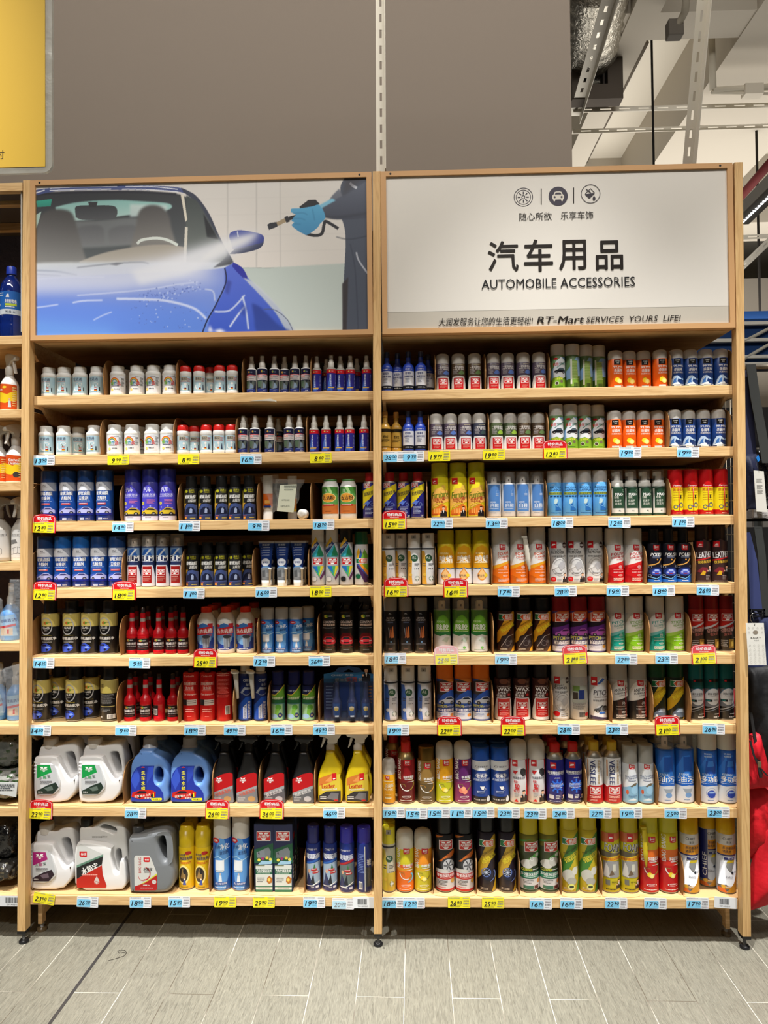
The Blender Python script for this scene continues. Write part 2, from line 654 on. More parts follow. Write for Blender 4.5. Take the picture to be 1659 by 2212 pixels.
def nozzle(v0, v1, col=(225, 222, 214), rr=.34):
 def f(root, r, H):
  mb = MB()
  mb.lathe([(r * .8, (v0 - .02) * H, (190, 186, 176)), (r * .7, v0 * H, (190, 186, 176)), (r * rr, (v0 + .005) * H, col), (r * rr, (v1 - .03) * H, col),
    (r * rr * .75, v1 * H, col)], 16)
  mb.box(-r * .08, r * .08, -r * rr * 1.12, -r * rr * .7, (v0 + (v1 - v0) * .35) * H, (v0 + (v1 - v0) * .6) * H, (90, 80, 70))
  part(mb, 'nozzle', 'print', root)
 return f

def neck(v0, v1, col, r0=.94, r1=.5):
 def f(root, r, H):
  mb = MB()
  d = v1 - v0
  mb.lathe([(r * r0, v0 * H, col), (r * (r0 - .04), (v0 + d * .2) * H, col), (r * .82, (v0 + d * .5) * H, col), (r * r1 * 1.15, (v0 + d * .85) * H, col), (r * r1, v1 * H, col)], 24)
  part(mb, 'valve_cup', 'metal', root)
 return f

def straw(u, v0, v1, col=RED):
 def f(root, r, H):
  mb = MB()
  x = u * r
  y = -math.sqrt(max(0, r * r - x * x)) - .0022
  mb.tube([(x, y, v0 * H), (x, y, v1 * H)], .0013, col, 8)
  part(mb, 'straw', 'print', root)
 return f

LB, FRO, WC = (176, 208, 222), (226, 222, 214), (234, 234, 230)

def art_pipe(a, big=True):
 a.Rc(-.97, .97, .11, .65, LB)
 a.T('管道通', -.05, .565, .10, (50, 56, 90), w=1.2, bold=.05)
 a.micro(-.55, .6, .47, .5, 1, (190, 120, 110))
 a.ring(.25, .40, .34, .05, .25, WH)
 a.ring(-.1, .27, .42, .10, .28, (246, 248, 248), 180, 360)
 a.line([(-.45, .27), (-.45, .42)], .0022, WH)
 a.line([(.28, .27), (.1, .38)], .003, (110, 130, 110))
 for i, c in enumerate(((24, 24, 24), (200, 30, 30), (240, 200, 40))):
  a.Rc(.1, .46, .21 - i * .02, .23 - i * .02, c)
 a.micro(.1, .45, .25, .31, 2, (200, 60, 60))
 a.P([(.66, .17), (.78, .17), (.76, .3), (.68, .3)], (50, 60, 70))
 a.micro(-.5, .5, .12, .145, 1, (90, 130, 160))

spec('pipe', name='cleaner_bottle', w=32.3, h=66, body=[(0, .93, WC), (.02, .99, WC), (.1, 1, WC), (.12, .97, WC), (.655, .97, WC), (.675, 1, WC), (.75, .99, WC), (.80, .84, WC), (.82, .76, WC)],
 cap=[(.81, .82), (.965, .82), (.99, .78), (1, .70)], capc=WC, art=art_pipe, lm='print', cat='bottle', desc='white bottle with light blue drain label')

def art_rain(a):
 a.Rc(-.97, .97, .12, .66, (228, 232, 236))
 for i, c in enumerate(((214, 60, 40), (240, 150, 40), (244, 210, 60), (70, 150, 70), (60, 110, 180))):
  a.ring(-.1, .44, .58 - i * .07, .155 - i * .019, .13, c, 0, 180, 14)
 a.micro(.1, .7, .585, .61, 1, (60, 60, 80))
 for x, t, c in ((-.42, '爆', (120, 190, 60)), (.02, '炸', (60, 150, 190)), (.44, '盐', (210, 50, 60))):
  a.T(t, x, .40, .12, c, w=.4, bold=.05)
 a.micro(-.5, .5, .28, .33, 1, (70, 70, 110))
 a.E(-.4, .2, .16, None, (250, 220, 120))
 for x in (-.05, .12, .28, .44):
  a.E(x, .22, .06, None, (70, 70, 74))
 a.micro(.68, .93, .3, .58, 7, (60, 60, 60))

spec('rainbow', name='cleaner_bottle', w=34.5, h=67, body=SPEC['pipe']['body'], cap=SPEC['pipe']['cap'], capc=WC, art=art_rain, cat='bottle', desc='white bottle with rainbow label')

def art_redcap(a):
 a.Rc(-.97, .97, .13, .62, LB)
 a.Rc(-.6, .5, .47, .60, (196, 186, 160))
 a.T('爆通灵', -.05, .535, .10, (60, 66, 80), w=.95, bold=.05)
 a.micro(-.7, .6, .42, .45, 1, (200, 80, 70))
 a.ring(-.15, .28, .42, .12, .28, WH, 150, 380)
 a.E(.2, .36, .2, None, WH)
 for i, c in enumerate(((24, 24, 24), (200, 30, 30), (240, 200, 40))):
  a.Rc(.02, .36, .21 - i * .022, .232 - i * .022, c)
 a.micro(.5, .92, .42, .56, 4, (190, 60, 60))
 a.P([(.6, .16), (.8, .16), (.74, .34), (.66, .34)], (50, 60, 90))

spec('redcap', name='cleaner_bottle', w=26, h=64, body=[(0, .94, WC), (.02, .99, WC), (.12, 1, WC), (.13, .96, WC), (.64, .96, WC), (.66, 1, WC), (.78, .97, WC), (.81, .88, WC)],
 cap=[(.80, .95), (.93, .95), (.975, .86), (1, .7)], capc=(205, 30, 26), art=art_redcap, cat='bottle', desc='white drain bottle with red cap')

def art_glass(a):
 a.Rc(-.97, .97, .025, .63, (28, 30, 62))
 a.Rc(-.97, .97, .34, .475, (226, 220, 218))
 a.E(-.1, .56, .2, None, (226, 150, 60))
 a.E(0, .565, .12, None, (90, 160, 80))
 a.T('佳润', .35, .555, .03, (180, 190, 220), w=.3)
 a.P([(-.97, .475), (.97, .475), (.97, .485), (0, .50), (-.97, .485)], (206, 70, 80))
 a.T('GLASS', -.4, .435, .045, (228, 84, 40), w=.75, bold=.05)
 a.micro(-.0, .9, .41, .46, 2, (60, 60, 110))
 a.micro(-.8, .8, .355, .395, 2, (110, 100, 120))
 a.P([(-.9, .32), (.9, .32), (.7, .14), (-.2, .10), (-.75, .2)], (96, 104, 100))
 a.P([(-.9, .32), (-.1, .32), (-.3, .15), (-.8, .14)], (84, 104, 84))
 a.P([(.1, .32), (.5, .32), (.44, .27), (.15, .28)], (30, 34, 40))
 a.P([(.2, .27), (.6, .22), (.7, .14), (.0, .12)], (120, 140, 164))
 a.P([(-.9, .12), (0, .09), (.9, .12), (.9, .03), (-.9, .03)], (40, 52, 120))
 a.T('净含量', .3, .06, .02, WH, w=.5)
 a.micro(-.7, .7, .085, .11, 1, (120, 140, 210))

def mist(v0, col=(206, 202, 194)):
 def f(root, r, H):
  mb = MB()
  mb.lathe([(r * .62, v0 * H, col), (r * .60, (v0 + .13) * H, col), (r * .46, (v0 + .145) * H, col), (r * .45, (v0 + .19) * H, col), (r * .34, (v0 + .20) * H, col),
    (r * .34, .965 * H, col), (r * .30, .98 * H, col)], 20)
  part(mb, 'mist_pump', 'print', root)
  mb = MB()
  mb.lathe([(r * .47, (v0 + .14) * H, FRO), (r * .46, .99 * H, FRO), (r * .40, H, FRO)], 20)
  part(mb, 'overcap', 'clear', root)
 return f

spec('glass', name='spray_bottle', w=22, h=83, body=[(0, .95, WC), (.015, 1, WC), (.63, 1, WC), (.65, .93, WC), (.665, .7, WC), (.67, .62, WC)], extra=[mist(.665)], art=art_glass, cat='spray bottle',
 desc='white mist spray bottle with navy label')

def art_bluered(a):
 a.Rc(-.97, .97, .50, .60, (196, 22, 34))
 a.E(-.35, .55, .16, None, (230, 190, 90))
 a.E(-.22, .555, .09, None, (90, 150, 70))
 a.T('佳润', .2, .55, .028, WH, w=.35)
 a.Rc(-.97, .97, .02, .50, (40, 40, 130))
 a.P([(-.9, .03), (.2, .03), (-.1, .3), (-.3, .42), (-.5, .2)], (50, 92, 190))
 a.line([(-.8, .05), (-.3, .4)], .0012, (90, 150, 220))
 a.V('玻璃油污渍清洁', -.2, .15, .46, .34, (226, 230, 240), False, .04)
 a.P([(-.7, .1), (.5, .1), (.6, .125), (-.65, .125)], (214, 176, 70))
 a.micro(-.6, .5, .06, .085, 1, (160, 180, 220))
 a.micro(.72, .9, .12, .45, 9, (150, 160, 200))

CL = (150, 146, 138)
spec('bluered', name='spray_bottle', w=21, h=81, body=[(0, .95, (36, 40, 120)), (.015, 1, (36, 40, 120)), (.6, 1, CL), (.63, .96, CL), (.66, .75, CL), (.675, .5, CL)], extra=[mist(.67)], art=art_bluered, cat='spray bottle',
 desc='clear red and blue spray bottle')

def art_chief_s(gold=False):
 def f(a):
  bgc = (176, 140, 60) if gold else (208, 210, 216)
  a.Rc(-.9, .97, .14 if not gold else .12, .50, bgc)
  ink = (40, 30, 14) if gold else (40, 54, 120)
  a.T('CHIEF', -.15, .545, .025, WH if not gold else ink, w=.8, bold=.04)
  a.T('车仆', .5, .545, .025, WH if not gold else ink, w=.3)
  if gold:
   a.Rc(-.95, .95, .48, .56, (34, 28, 16))
   a.T('燃油宝', 0, .36, .08, ink, w=.9, bold=.03)
   a.micro(-.7, .7, .22, .3, 3, ink)
   a.Rc(-.95, .95, .1, .12, (34, 28, 16))
   a.T('节油宝', -.1, .07, .03, WH, w=.6)
  else:
   a.T('玻璃净', -.1, .44, .065, ink, w=.95, bold=.03)
   a.T('油膜清洁剂', 0, .365, .05, ink, w=1.4, bold=.03)
   a.micro(-.55, .2, .20, .32, 4, (110, 116, 140))
   a.Rc(-.97, .97, .05, .14, (24, 26, 34))
   a.T('净含量: 120ml', .1, .095, .028, WH, w=1.2)
 return f

def slim(c):
 return [(0, .9, c), (.01, .98, c), (.03, 1, c), (.57, 1, c), (.62, .94, c), (.66, .78, c), (.70, .54, c), (.73, .44, c), (.86, .40, c)]

spec('chiefs', name='additive_bottle', w=25, h=87, body=slim((34, 66, 170)), cap=[(.85, .46), (.985, .45), (1, .40)], capc=(18, 28, 66), art=art_chief_s(), cat='bottle', desc='slim blue bottle with dark cap')
spec('chiefg', name='additive_bottle', w=25, h=87, body=slim((196, 150, 58)), cap=[(.85, .48), (.985, .47), (1, .42)], capc=(196, 140, 60), art=art_chief_s(True), cat='bottle', desc='slim gold bottle with black neck band')

def art_dis(c, pic):
 def f(a):
  a.micro(-.2, .75, .655, .68, 1, (200, 190, 150))
  a.T('一键消毒喷剂', .02, .61, .062, (232, 228, 224), w=1.5, bold=.03)
  a.T('杀菌率', -.45, .555, .035, (220, 214, 210), w=.6, bold=.03)
  a.T('99.99%', .4, .555, .04, (232, 228, 224), w=.85, bold=.04)
  a.micro(-.7, -.05, .42, .52, 4, (190, 184, 186))
  a.P([(.0, .44), (.2, .5), (.5, .53), (.85, .48), (.8, .43), (.4, .41)], pic)
  a.P([(-.97, .19), (-.88, .3), (-.8, .37), (.8, .37), (.88, .3), (.97, .19), (.97, .03), (-.97, .03)], (226, 226, 226))
  a.Rc(-.68, .72, .03, .34, (206, 206, 206))
  a.Rc(-.64, .68, .035, .33, (190, 24, 28))
  logo_v(a, .02, .24, .92)
  a.micro(-.45, .5, .14, .165, 1, (240, 190, 180))
  a.micro(-.4, .5, .06, .12, 3, (226, 150, 140))
 return f

for kk, c, pic, dsc in (('disp', (74, 62, 78), (90, 120, 190), 'purple'), ('disb', (74, 56, 36), (100, 130, 80), 'brown'), ('disg', (62, 76, 44), (150, 190, 70), 'green'), ('disn', (38, 42, 60), (60, 80, 80), 'navy')):
 spec(kk, w=30, h=81, body=canbody(.72, [(0, (216, 216, 216)), (.2, c)]), cap=capdome(.72), capc=FRO, capm='frost', extra=[nozzle(.725, .90, (232, 230, 226), .5)], art=art_dis(c, pic), cat='spray can', desc=dsc + ' disinfectant can with frosted dome cap')

def art_green(back=False):
 def f(a):
  a.P([(-.97, .40), (.2, .70), (.97, .70), (.97, .30), (-.97, .2)], (130, 170, 214))
  if back:
   a.P([(-.5, .05), (-.4, .62), (.3, .62), (.5, .05)], (120, 160, 60))
   a.micro(-.4, .5, .2, .6, 16, (190, 206, 150), .4)
   a.bars(-.2, .5, .04, .13, n=14)
   a.Rc(-.6, -.4, .1, .66, (210, 214, 200))
   return
  a.P([(-.6, .02), (-.75, .40), (-.45, .60), (.3, .70), (.97, .62), (.97, .28), (.2, .2)], (222, 228, 234))
  a.E(-.45, .665, .28, .022, (190, 20, 30))
  a.T('极致', -.4, .54, .07, (196, 40, 40), w=.7, rot=5, bold=.03)
  a.T('空调清洗', .4, .55, .05, (60, 90, 60), w=.8, bold=.03)
  a.P([(-.3, .46), (.97, .6), (.97, .615), (-.3, .475)], (60, 130, 120))
  car(a, .1, .36, 1.5, (24, 26, 32), (90, 110, 120))
  a.P([(-.97, .02), (-.8, .24), (.0, .27), (.97, .2), (.97, .02)], (118, 166, 44))
  a.T('汽车空调', -.1, .22, .05, (240, 230, 90), w=1.1, rot=4, shear=.2, bold=.03)
  a.E(-.3, .12, .22, None, (70, 60, 50))
  a.E(.3, .16, .2, None, (110, 100, 80))
  a.ring(-.3, .12, .24, None, .14, WH)
  a.micro(-.5, .5, .03, .06, 1, (40, 80, 30))
 return f

GN = (74, 110, 44)
spec('green', w=31, h=97, body=canbody(.745, [(0, GN), (.3, (96, 130, 80))]), cap=capst(.745, .97), capc=FRO, capm='frost', extra=[nozzle(.75, .88, (220, 218, 214), .45)], art=art_green(), cat='spray can', desc='tall green and white air conditioner cleaner can')
spec('greenb', w=31, h=97, body=canbody(.745, [(0, GN), (.3, (96, 130, 80))]), cap=capst(.745, .97), capc=FRO, capm='frost', art=art_green(True), cat='spray can', desc='tall green can turned to its back label')

def art_99(c, wave):
 def f(a):
  a.Rc(-.5, .42, .60, .74, BK)
  a.T('CHIEF', -.02, .695, .03, (226, 226, 220), w=.6, bold=.04)
  a.T('车仆', 0, .645, .032, (226, 226, 220), w=.36, bold=.04)
  a.T('99.99%', .08, .545, .052, WH, w=1.3, bold=.05)
  a.T('杀菌率', .05, .455, .085, WH, w=1.1, bold=.05)
  a.T('抗菌除臭剂', .08, .375, .042, (240, 236, 226), w=1.25)
  if wave:
   a.P([(-.9, .06), (-.75, .2), (-.5, .29), (-.1, .30), (.3, .24), (.5, .2), (.3, .19), (.0, .22), (-.1, .14), (.2, .08), (.6, .06)], (176, 200, 226))
   a.P([(-.7, .08), (-.5, .2), (-.2, .24), (-.25, .14), (0, .07)], (60, 110, 180))
   a.P([(-.95, .05), (.3, .05), (.1, .12), (-.4, .11)], (220, 232, 240))
   a.E(.62, .2, .14, None, (120, 160, 200))
  else:
   lemon(a, .1, .185, .34)
  a.Rc(-.5, .42, .025, .065, (226, 226, 220))
  a.micro(-.45, .38, .033, .058, 1, (60, 60, 70))
  a.micro(.55, .9, .035, .06, 1, WH)
 return f

spec('orange99', w=31, h=82, body=canbody(.755, [(0, (226, 96, 20))]), cap=capdome(.755), capc=FRO, capm='frost', extra=[nozzle(.76, .90, (238, 236, 230), .5)], art=art_99(0, False), cat='spray can', desc='orange deodoriser can with lemon picture')
spec('blue99', w=31, h=82, body=canbody(.755, [(0, (28, 62, 128))]), cap=capdome(.755), capc=FRO, capm='frost', extra=[nozzle(.76, .90, (238, 236, 230), .5)], art=art_99(0, True), cat='spray can', desc='blue deodoriser can with wave picture')

def art_film2(a):
 B = (24, 60, 140)
 a.P([(-.97, .60), (-.97, .77), (-.1, .77), (.97, .77), (.97, .60)], (150, 156, 172))
 a.P([(-.97, .60), (-.9, .70), (-.5, .765), (.1, .765), (.6, .68), (.9, .60)], (222, 226, 236))
 a.T('RL', -.05, .705, .035, (40, 44, 60), w=.45, shear=.3)
 a.micro(-.3, .3, .665, .678, 1, (90, 90, 110))
 a.T('玻璃油膜', .02, .55, .075, WH, w=1.4, bold=.05)
 a.T('去除剂', .0, .455, .075, WH, w=1.05, bold=.05)
 a.micro(-.75, .75, .385, .402, 1, (150, 180, 230))
 a.Rc(-.5, .5, .325, .362, (190, 80, 90))
 a.micro(-.42, .42, .333, .354, 1, WH)
 a.P([(-.9, .245), (-.3, .27), (.5, .26), (.95, .22), (.95, .16), (-.9, .16)], (60, 90, 180))
 car(a, .05, .165, 1.7, (176, 180, 226), (60, 60, 110), (30, 30, 60))
 a.P([(-.95, .16), (.95, .16), (.95, .12), (-.95, .12)], (30, 40, 130))
 a.Rc(-.35, .12, .035, .07, (206, 214, 236))
 a.T('净含量', -.1, .052, .022, (30, 40, 100), w=.36)
 a.T('450ml', .45, .052, .022, WH, w=.42)

spec('bluefilm', w=37.3, h=112, body=canbody(.77, [(0, (28, 52, 134)), (.25, (26, 72, 150))]), cap=capst(.77, .985), capc=(24, 58, 112), art=art_film2, cat='spray can', desc='blue glass film remover can')
spec('bluefilm2', w=37.3, h=112, body=canbody(.77, [(0, (28, 52, 134)), (.25, (26, 72, 150))]), cap=capst(.77, .985), capc=(30, 96, 176), art=art_film2, cat='spray can', desc='blue glass film remover can')

def art_qiche(a):
 a.P([(-.95, .18), (-.95, .45), (-.5, .66), (.2, .70), (.95, .5), (.95, .18)], (74, 70, 190))
 a.T('汽车', -.1, .60, .095, (226, 228, 245), w=.9, rot=3, bold=.05)
 a.T('多功能泡沫', .05, .50, .055, (214, 214, 240), w=1.5, bold=.03)
 a.micro(-.8, .8, .44, .465, 1, (170, 170, 220))
 a.E(-.62, .335, .2, None, (230, 214, 60))
 a.T('全能', -.62, .335, .04, (60, 50, 110), w=.2)
 a.micro(-.1, .8, .31, .41, 4, (214, 120, 150))
 for x, y in ((-.7, .2), (-.5, .26), (.3, .28), (.7, .24)):
  a.E(x, y, .1, None, (150, 150, 230))
 car(a, .05, .13, 1.8, (206, 180, 50), (30, 26, 40), (16, 16, 20))
 a.P([(-.95, .0), (-.95, .115), (-.2, .09), (.95, .115), (.95, .0)], (206, 204, 224))
 a.P([(-.95, .09), (.95, .09), (.95, .13), (-.4, .105)], (30, 26, 36))
 a.micro(-.3, .4, .045, .065, 1, (60, 60, 80))

spec('indigo', w=36.5, h=113, body=canbody(.745, [(0, (204, 202, 222)), (.09, (50, 48, 140))]), cap=capst(.745, .97), capc=(36, 40, 120), art=art_qiche, cat='spray can', desc='indigo foam cleaner can with yellow car')

def art_turb(a):
 a.P([(-.97, .02), (-.97, .66), (-.8, .66), (-.72, .02)], (176, 158, 50))
 a.E(-.45, .655, .24, None, (190, 190, 40))
 a.ring(-.45, .655, .18, None, .2, BK)
 a.T('途邦士', .35, .675, .05, (200, 196, 50), w=.8, bold=.04)
 a.T('TURBO', .35, .63, .025, (200, 196, 50), w=.7, bold=.03)
 a.T('玻璃油膜', .05, .53, .085, (226, 226, 222), w=1.5, shear=.15, bold=.06)
 a.T('去除剂', .32, .44, .075, (214, 214, 210), w=.95, shear=.15, bold=.06)
 a.P([(-.95, .10), (-.8, .24), (-.4, .36), (.3, .38), (.95, .34), (.95, .10)], (64, 80, 130))
 a.P([(-.7, .12), (-.5, .25), (0, .31), (.6, .28), (.9, .14)], (28, 34, 60))
 a.P([(.05, .16), (.1, .26), (.3, .28), (.45, .24), (.42, .16)], (150, 166, 200))
 a.P([(-.95, .24), (-.5, .36), (-.4, .38), (-.95, .38)], (206, 160, 60))
 a.Rc(-.97, .97, .0, .10, (52, 62, 96))
 a.Rc(-.75, -.4, .03, .075, (230, 150, 40))
 a.micro(.15, .8, .025, .055, 1, (214, 196, 60))
 a.micro(-.8, -.2, .085, .1, 1, (206, 80, 60))

spec('turbo', w=29.3, h=96, body=canbody(.73, [(0, (40, 44, 60)), (.1, (26, 26, 26))]), cap=capst(.73, .80), capc=(26, 26, 26), art=art_turb, cat='spray can', desc='black and yellow glass cleaner can')

def art_wujie(a):
 a.Rc(-.97, .97, .13, .80, (96, 160, 84))
 a.P([(-.97, .8), (-.97, .62), (0, .70), (.97, .62), (.97, .8)], (74, 140, 60))
 a.P([(-.2, .80), (.3, .62), (.5, .66), (.2, .80)], (170, 210, 140))
 a.P([(-.97, .13), (-.97, .36), (0, .33), (.97, .36), (.97, .13)], (196, 110, 50))
 a.E(.0, .53, .85, .12, (228, 158, 60))
 a.ring(.0, .53, .85, .12, .07, (240, 226, 160))
 a.T('五洁粉', .0, .53, .115, (24, 30, 40), w=1.4, bold=.05)
 a.Rc(-.7, .7, .325, .365, (190, 40, 40))
 a.micro(-.6, .6, .333, .357, 1, WH)
 a.micro(-.4, .4, .17, .2, 1, (90, 40, 20))
 a.T('洁', -.3, .71, .07, (226, 240, 220), w=.3)

spec('wujie', name='powder_bottle', w=37, h=86, body=[(0, .92, WC), (.015, .97, WC), (.11, .97, WC), (.13, .99, WC), (.80, .99, WC), (.82, .97, WC), (.93, .78, WC), (.96, .76, WC)], cap=[(.955, .80), (.985, .80), (1, .74)], capc=(70, 130, 60),
 art=art_wujie, cat='bottle', desc='white and green scouring powder bottle')

def art_rust(a):
 a.P([(-.97, .30), (-.97, .60), (.97, .76), (.97, .60), (-.2, .38), (-.97, .20)], (226, 206, 40))
 a.T('除锈润滑剂', .0, .545, .085, (30, 30, 60), w=1.6, rot=14, shear=.25, bold=.05)
 logo_v(a, -.35, .715, .8)
 a.P([(-.9, .30), (-.2, .40), (-.1, .36), (.3, .38), (-.3, .26), (-.4, .31)], (90, 120, 210))
 a.ring(.4, .3, .22, None, .2, (120, 140, 200))
 a.ring(.62, .28, .14, None, .2, (120, 140, 200))
 a.micro(-.6, .5, .08, .25, 6, (170, 180, 220))
 a.T('好', .65, .05, .04, WH, w=.25)

spec('rust', w=30.5, h=99, body=canbody(.77, [(0, (36, 38, 120))]), cap=capst(.80, .66), capc=(170, 28, 30), extra=[neck(.77, .81, (200, 200, 200), .95, .7)], art=art_rust, cat='spray can', desc='blue and yellow rust remover can with red cap')

def art_furn(a):
 a.Rc(-.97, .97, .64, .735, (216, 200, 30))
 logo_f(a, -.5, .665, .62)
 a.P([(-.97, .38), (-.5, .52), (.3, .55), (.97, .48), (.97, .30), (-.97, .16)], (240, 186, 90))
 a.T('Furniture', .05, .42, .115, (96, 120, 24), w=1.75, rot=8, shear=.2, bold=.06)
 a.T('Polish', .7, .365, .045, (60, 40, 80), w=.5, rot=8)
 a.T('经典柠檬', -.05, .335, .07, (176, 60, 40), w=1.3, rot=8, bold=.05)
 a.T('家具蜡', .0, .275, .055, (176, 60, 40), w=.7, rot=8, bold=.05)
 a.E(.45, .55, .26, None, (236, 196, 80))
 a.ring(.0, .15, .92, .12, .1, (240, 214, 60))
 a.P([(-.9, .13), (.3, .25), (.8, .2), (.8, .05), (-.9, .05)], (220, 120, 40))
 for x in (-.6, -.35, -.1):
  a.Rc(x, x + .12, .08, .17, (236, 170, 90))
 man(a, .42, .02, .72)
 a.micro(-.85, -.2, .03, .07, 2, (160, 60, 30))

spec('furn', w=38, h=118, body=canbody(.735, [(0, (230, 214, 40))]), cap=capst(.735, .96), capc=(176, 168, 24), art=art_furn, cat='spray can', desc='tall yellow furniture polish can')

def art_shoe(a):
 a.Rc(-.78, .78, .13, .72, (84, 132, 196))
 a.T('KRENN', -.2, .33, .035, (226, 234, 244), w=.75, bold=.04)
 a.T('白鞋', .05, .255, .09, (226, 234, 244), w=1.1, bold=.06)
 a.micro(-.65, .6, .17, .195, 1, (200, 216, 236))
 a.ring(.45, .55, .14, .05, .15, (160, 190, 226), 60, 330)
 a.micro(.2, .6, .46, .52, 2, (190, 206, 230))
 a.micro(-.55, .2, .08, .1, 1, (140, 140, 150))

def clearcap(v0):
 return dict(cap=capst(v0, .985), capc=(206, 204, 200), capm='clear')

spec('shoe', w=30.5, h=97, body=canbody(.745, [(0, (216, 218, 222))]), extra=[nozzle(.75, .90, (206, 202, 196), .42)], art=art_shoe, cat='spray can', desc='white shoe cleaner can with blue label', **clearcap(.745))

def art_deo(a):
 a.T('清乐', -.4, .69, .03, WH, w=.4)
 a.T('DEODOR', .0, .63, .042, (24, 50, 90), w=1.5, bold=.03)
 a.T('ANTSPRAY', .0, .575, .042, (24, 50, 90), w=1.5, bold=.03)
 a.Rc(-.85, .85, .475, .53, (180, 190, 60))
 a.T('鞋袜除臭喷雾', .0, .503, .042, (24, 50, 80), w=1.6, bold=.03)
 for x in (-.6, -.2, .2, .6):
  a.Rc(x - .15, x + .15, .43, .455, (30, 60, 110))
 a.P([(-.3, .28), (-.25, .37), (-.05, .40), (.2, .36), (.1, .3), (0, .28)], (190, 214, 214))
 a.P([(-.1, .28), (.2, .28), (.3, .2), (.65, .17), (.65, .13), (-.15, .13)], (40, 100, 170))
 a.ring(.1, .3, .3, .08, .08, (150, 200, 240))
 a.micro(-.7, .7, .06, .085, 1, (24, 60, 120))

spec('deo', w=32, h=98, body=canbody(.745, [(0, (92, 162, 222))]), cap=capst(.745, .97), capc=(212, 208, 202), capm='frost', extra=[nozzle(.75, .90, (224, 210, 204), .42)], art=art_deo, cat='spray can', desc='light blue deodorant spray can')

def art_max(a):
 a.Rc(-.9, .9, .06, .60, (206, 206, 200))
 a.Rc(-.74, .97, .165, .60, (40, 70, 52))
 a.T('MAX+', .08, .465, .062, WH, w=1.1, bold=.05)
 for i, t in enumerate(('球鞋', '非离子', '清洁剂')):
  a.T(t, -.1 if i else -.3, .40 - i * .07, .055, (220, 222, 212), w=(.6, .9, .9)[i], bold=.02)
 a.ring(.66, .55, .16, None, .18, (170, 200, 180))
 a.T('RL', .15, .11, .03, (40, 60, 46), w=.35, shear=.3)

def pump(v0):
 def f(root, r, H):
  mb = MB()
  c = (228, 228, 222)
  mb.lathe([(r * .90, v0 * H, c), (r * .92, (v0 + .06) * H, c), (r * .80, (v0 + .09) * H, c), (r * .78, (v0 + .13) * H, c), (r * .42, (v0 + .14) * H, c), (r * .42, .95 * H, c), (r * .36, .965 * H, c)], 20)
  mb.box(-r * .75, r * .1, -r * .2, r * .2, .87 * H, .95 * H, c)
  part(mb, 'foam_pump', 'print', root)
 return f

GD = (44, 70, 56)
spec('maxp', name='foam_bottle', w=29.5, h=98, body=[(0, .94, GD), (.01, .98, GD), (.03, 1, GD), (.60, 1, GD), (.63, .95, GD), (.65, .85, GD)], extra=[pump(.64)], art=art_max, cat='bottle', desc='dark green foam bottle with white pump', cap=capst(.78, .82), capc=(206, 206, 204), capm='clear')

def art_grease(a):
 a.Rc(-.97, .97, .60, .70, (190, 22, 26))
 a.T('Famous', .0, .645, .035, WH, w=1.1, shear=.2, bold=.03)
 a.P([(-.97, .60), (.97, .60), (.97, .22), (.5, .10), (-.5, .10), (-.97, .22)], (226, 206, 30))
 a.T('黄油喷剂', .05, .55, .065, (170, 40, 30), w=1.4, bold=.06)
 for i in range(4):
  a.micro(-.6, .7, .47 - i * .05, .49 - i * .05, 1, (170, 110, 40))
 a.Rc(.25, .42, .36, .44, (40, 40, 30))
 a.ring(-.35, .18, .26, .045, .35, (90, 96, 106))
 a.ring(.4, .22, .32, .055, .35, (90, 96, 106))
 a.Rc(-.15, .25, .18, .215, (130, 134, 144))
 a.micro(-.3, .3, .03, .055, 1, (240, 200, 180))

spec('grease', w=31.5, h=98, body=canbody(.70, [(0, (190, 22, 26)), (.12, (226, 206, 30)), (.60, (190, 22, 26))]), cap=capst(.70, .985, .9), capc=(206, 20, 26), extra=[straw(.05, .03, .62)], art=art_grease, cat='spray can', desc='red and yellow grease spray can')

def art_FILM(a):
 a.P([(-.9, .58), (-.9, .74), (.9, .74), (.9, .58)], (110, 140, 180))
 a.P([(-.7, .60), (-.4, .70), (.2, .72), (.5, .66), (.7, .60)], (40, 90, 170))
 a.P([(-.3, .60), (.5, .73), (.7, .72), (0, .60)], (206, 214, 220))
 a.T('FILM', .02, .545, .10, WH, w=1.65, bold=.07)
 a.micro(-.85, .85, .47, .49, 1, (200, 210, 230))
 a.P([(-.97, .22), (-.85, .35), (-.75, .415), (.75, .415), (.85, .35), (.97, .22), (.97, .02), (-.97, .02)], (206, 206, 214))
 a.Rc(-.68, .70, .07, .40, (216, 216, 220))
 a.Rc(-.64, .66, .075, .39, (150, 26, 24))
 logo_v(a, 0, .28, 1.0, (190, 40, 44))
 a.micro(-.5, .5, .185, .205, 1, (230, 190, 180))
 a.micro(-.5, .55, .10, .17, 4, (200, 130, 120))

spec('filmv', w=30, h=115, body=canbody(.77, [(0, (206, 206, 214)), (.2, (34, 44, 80))]), extra=[nozzle(.775, .92, (190, 180, 168), .45)], art=art_FILM, cat='spray can', desc='film remover can with clear smoky cap', **clearcap(.77))

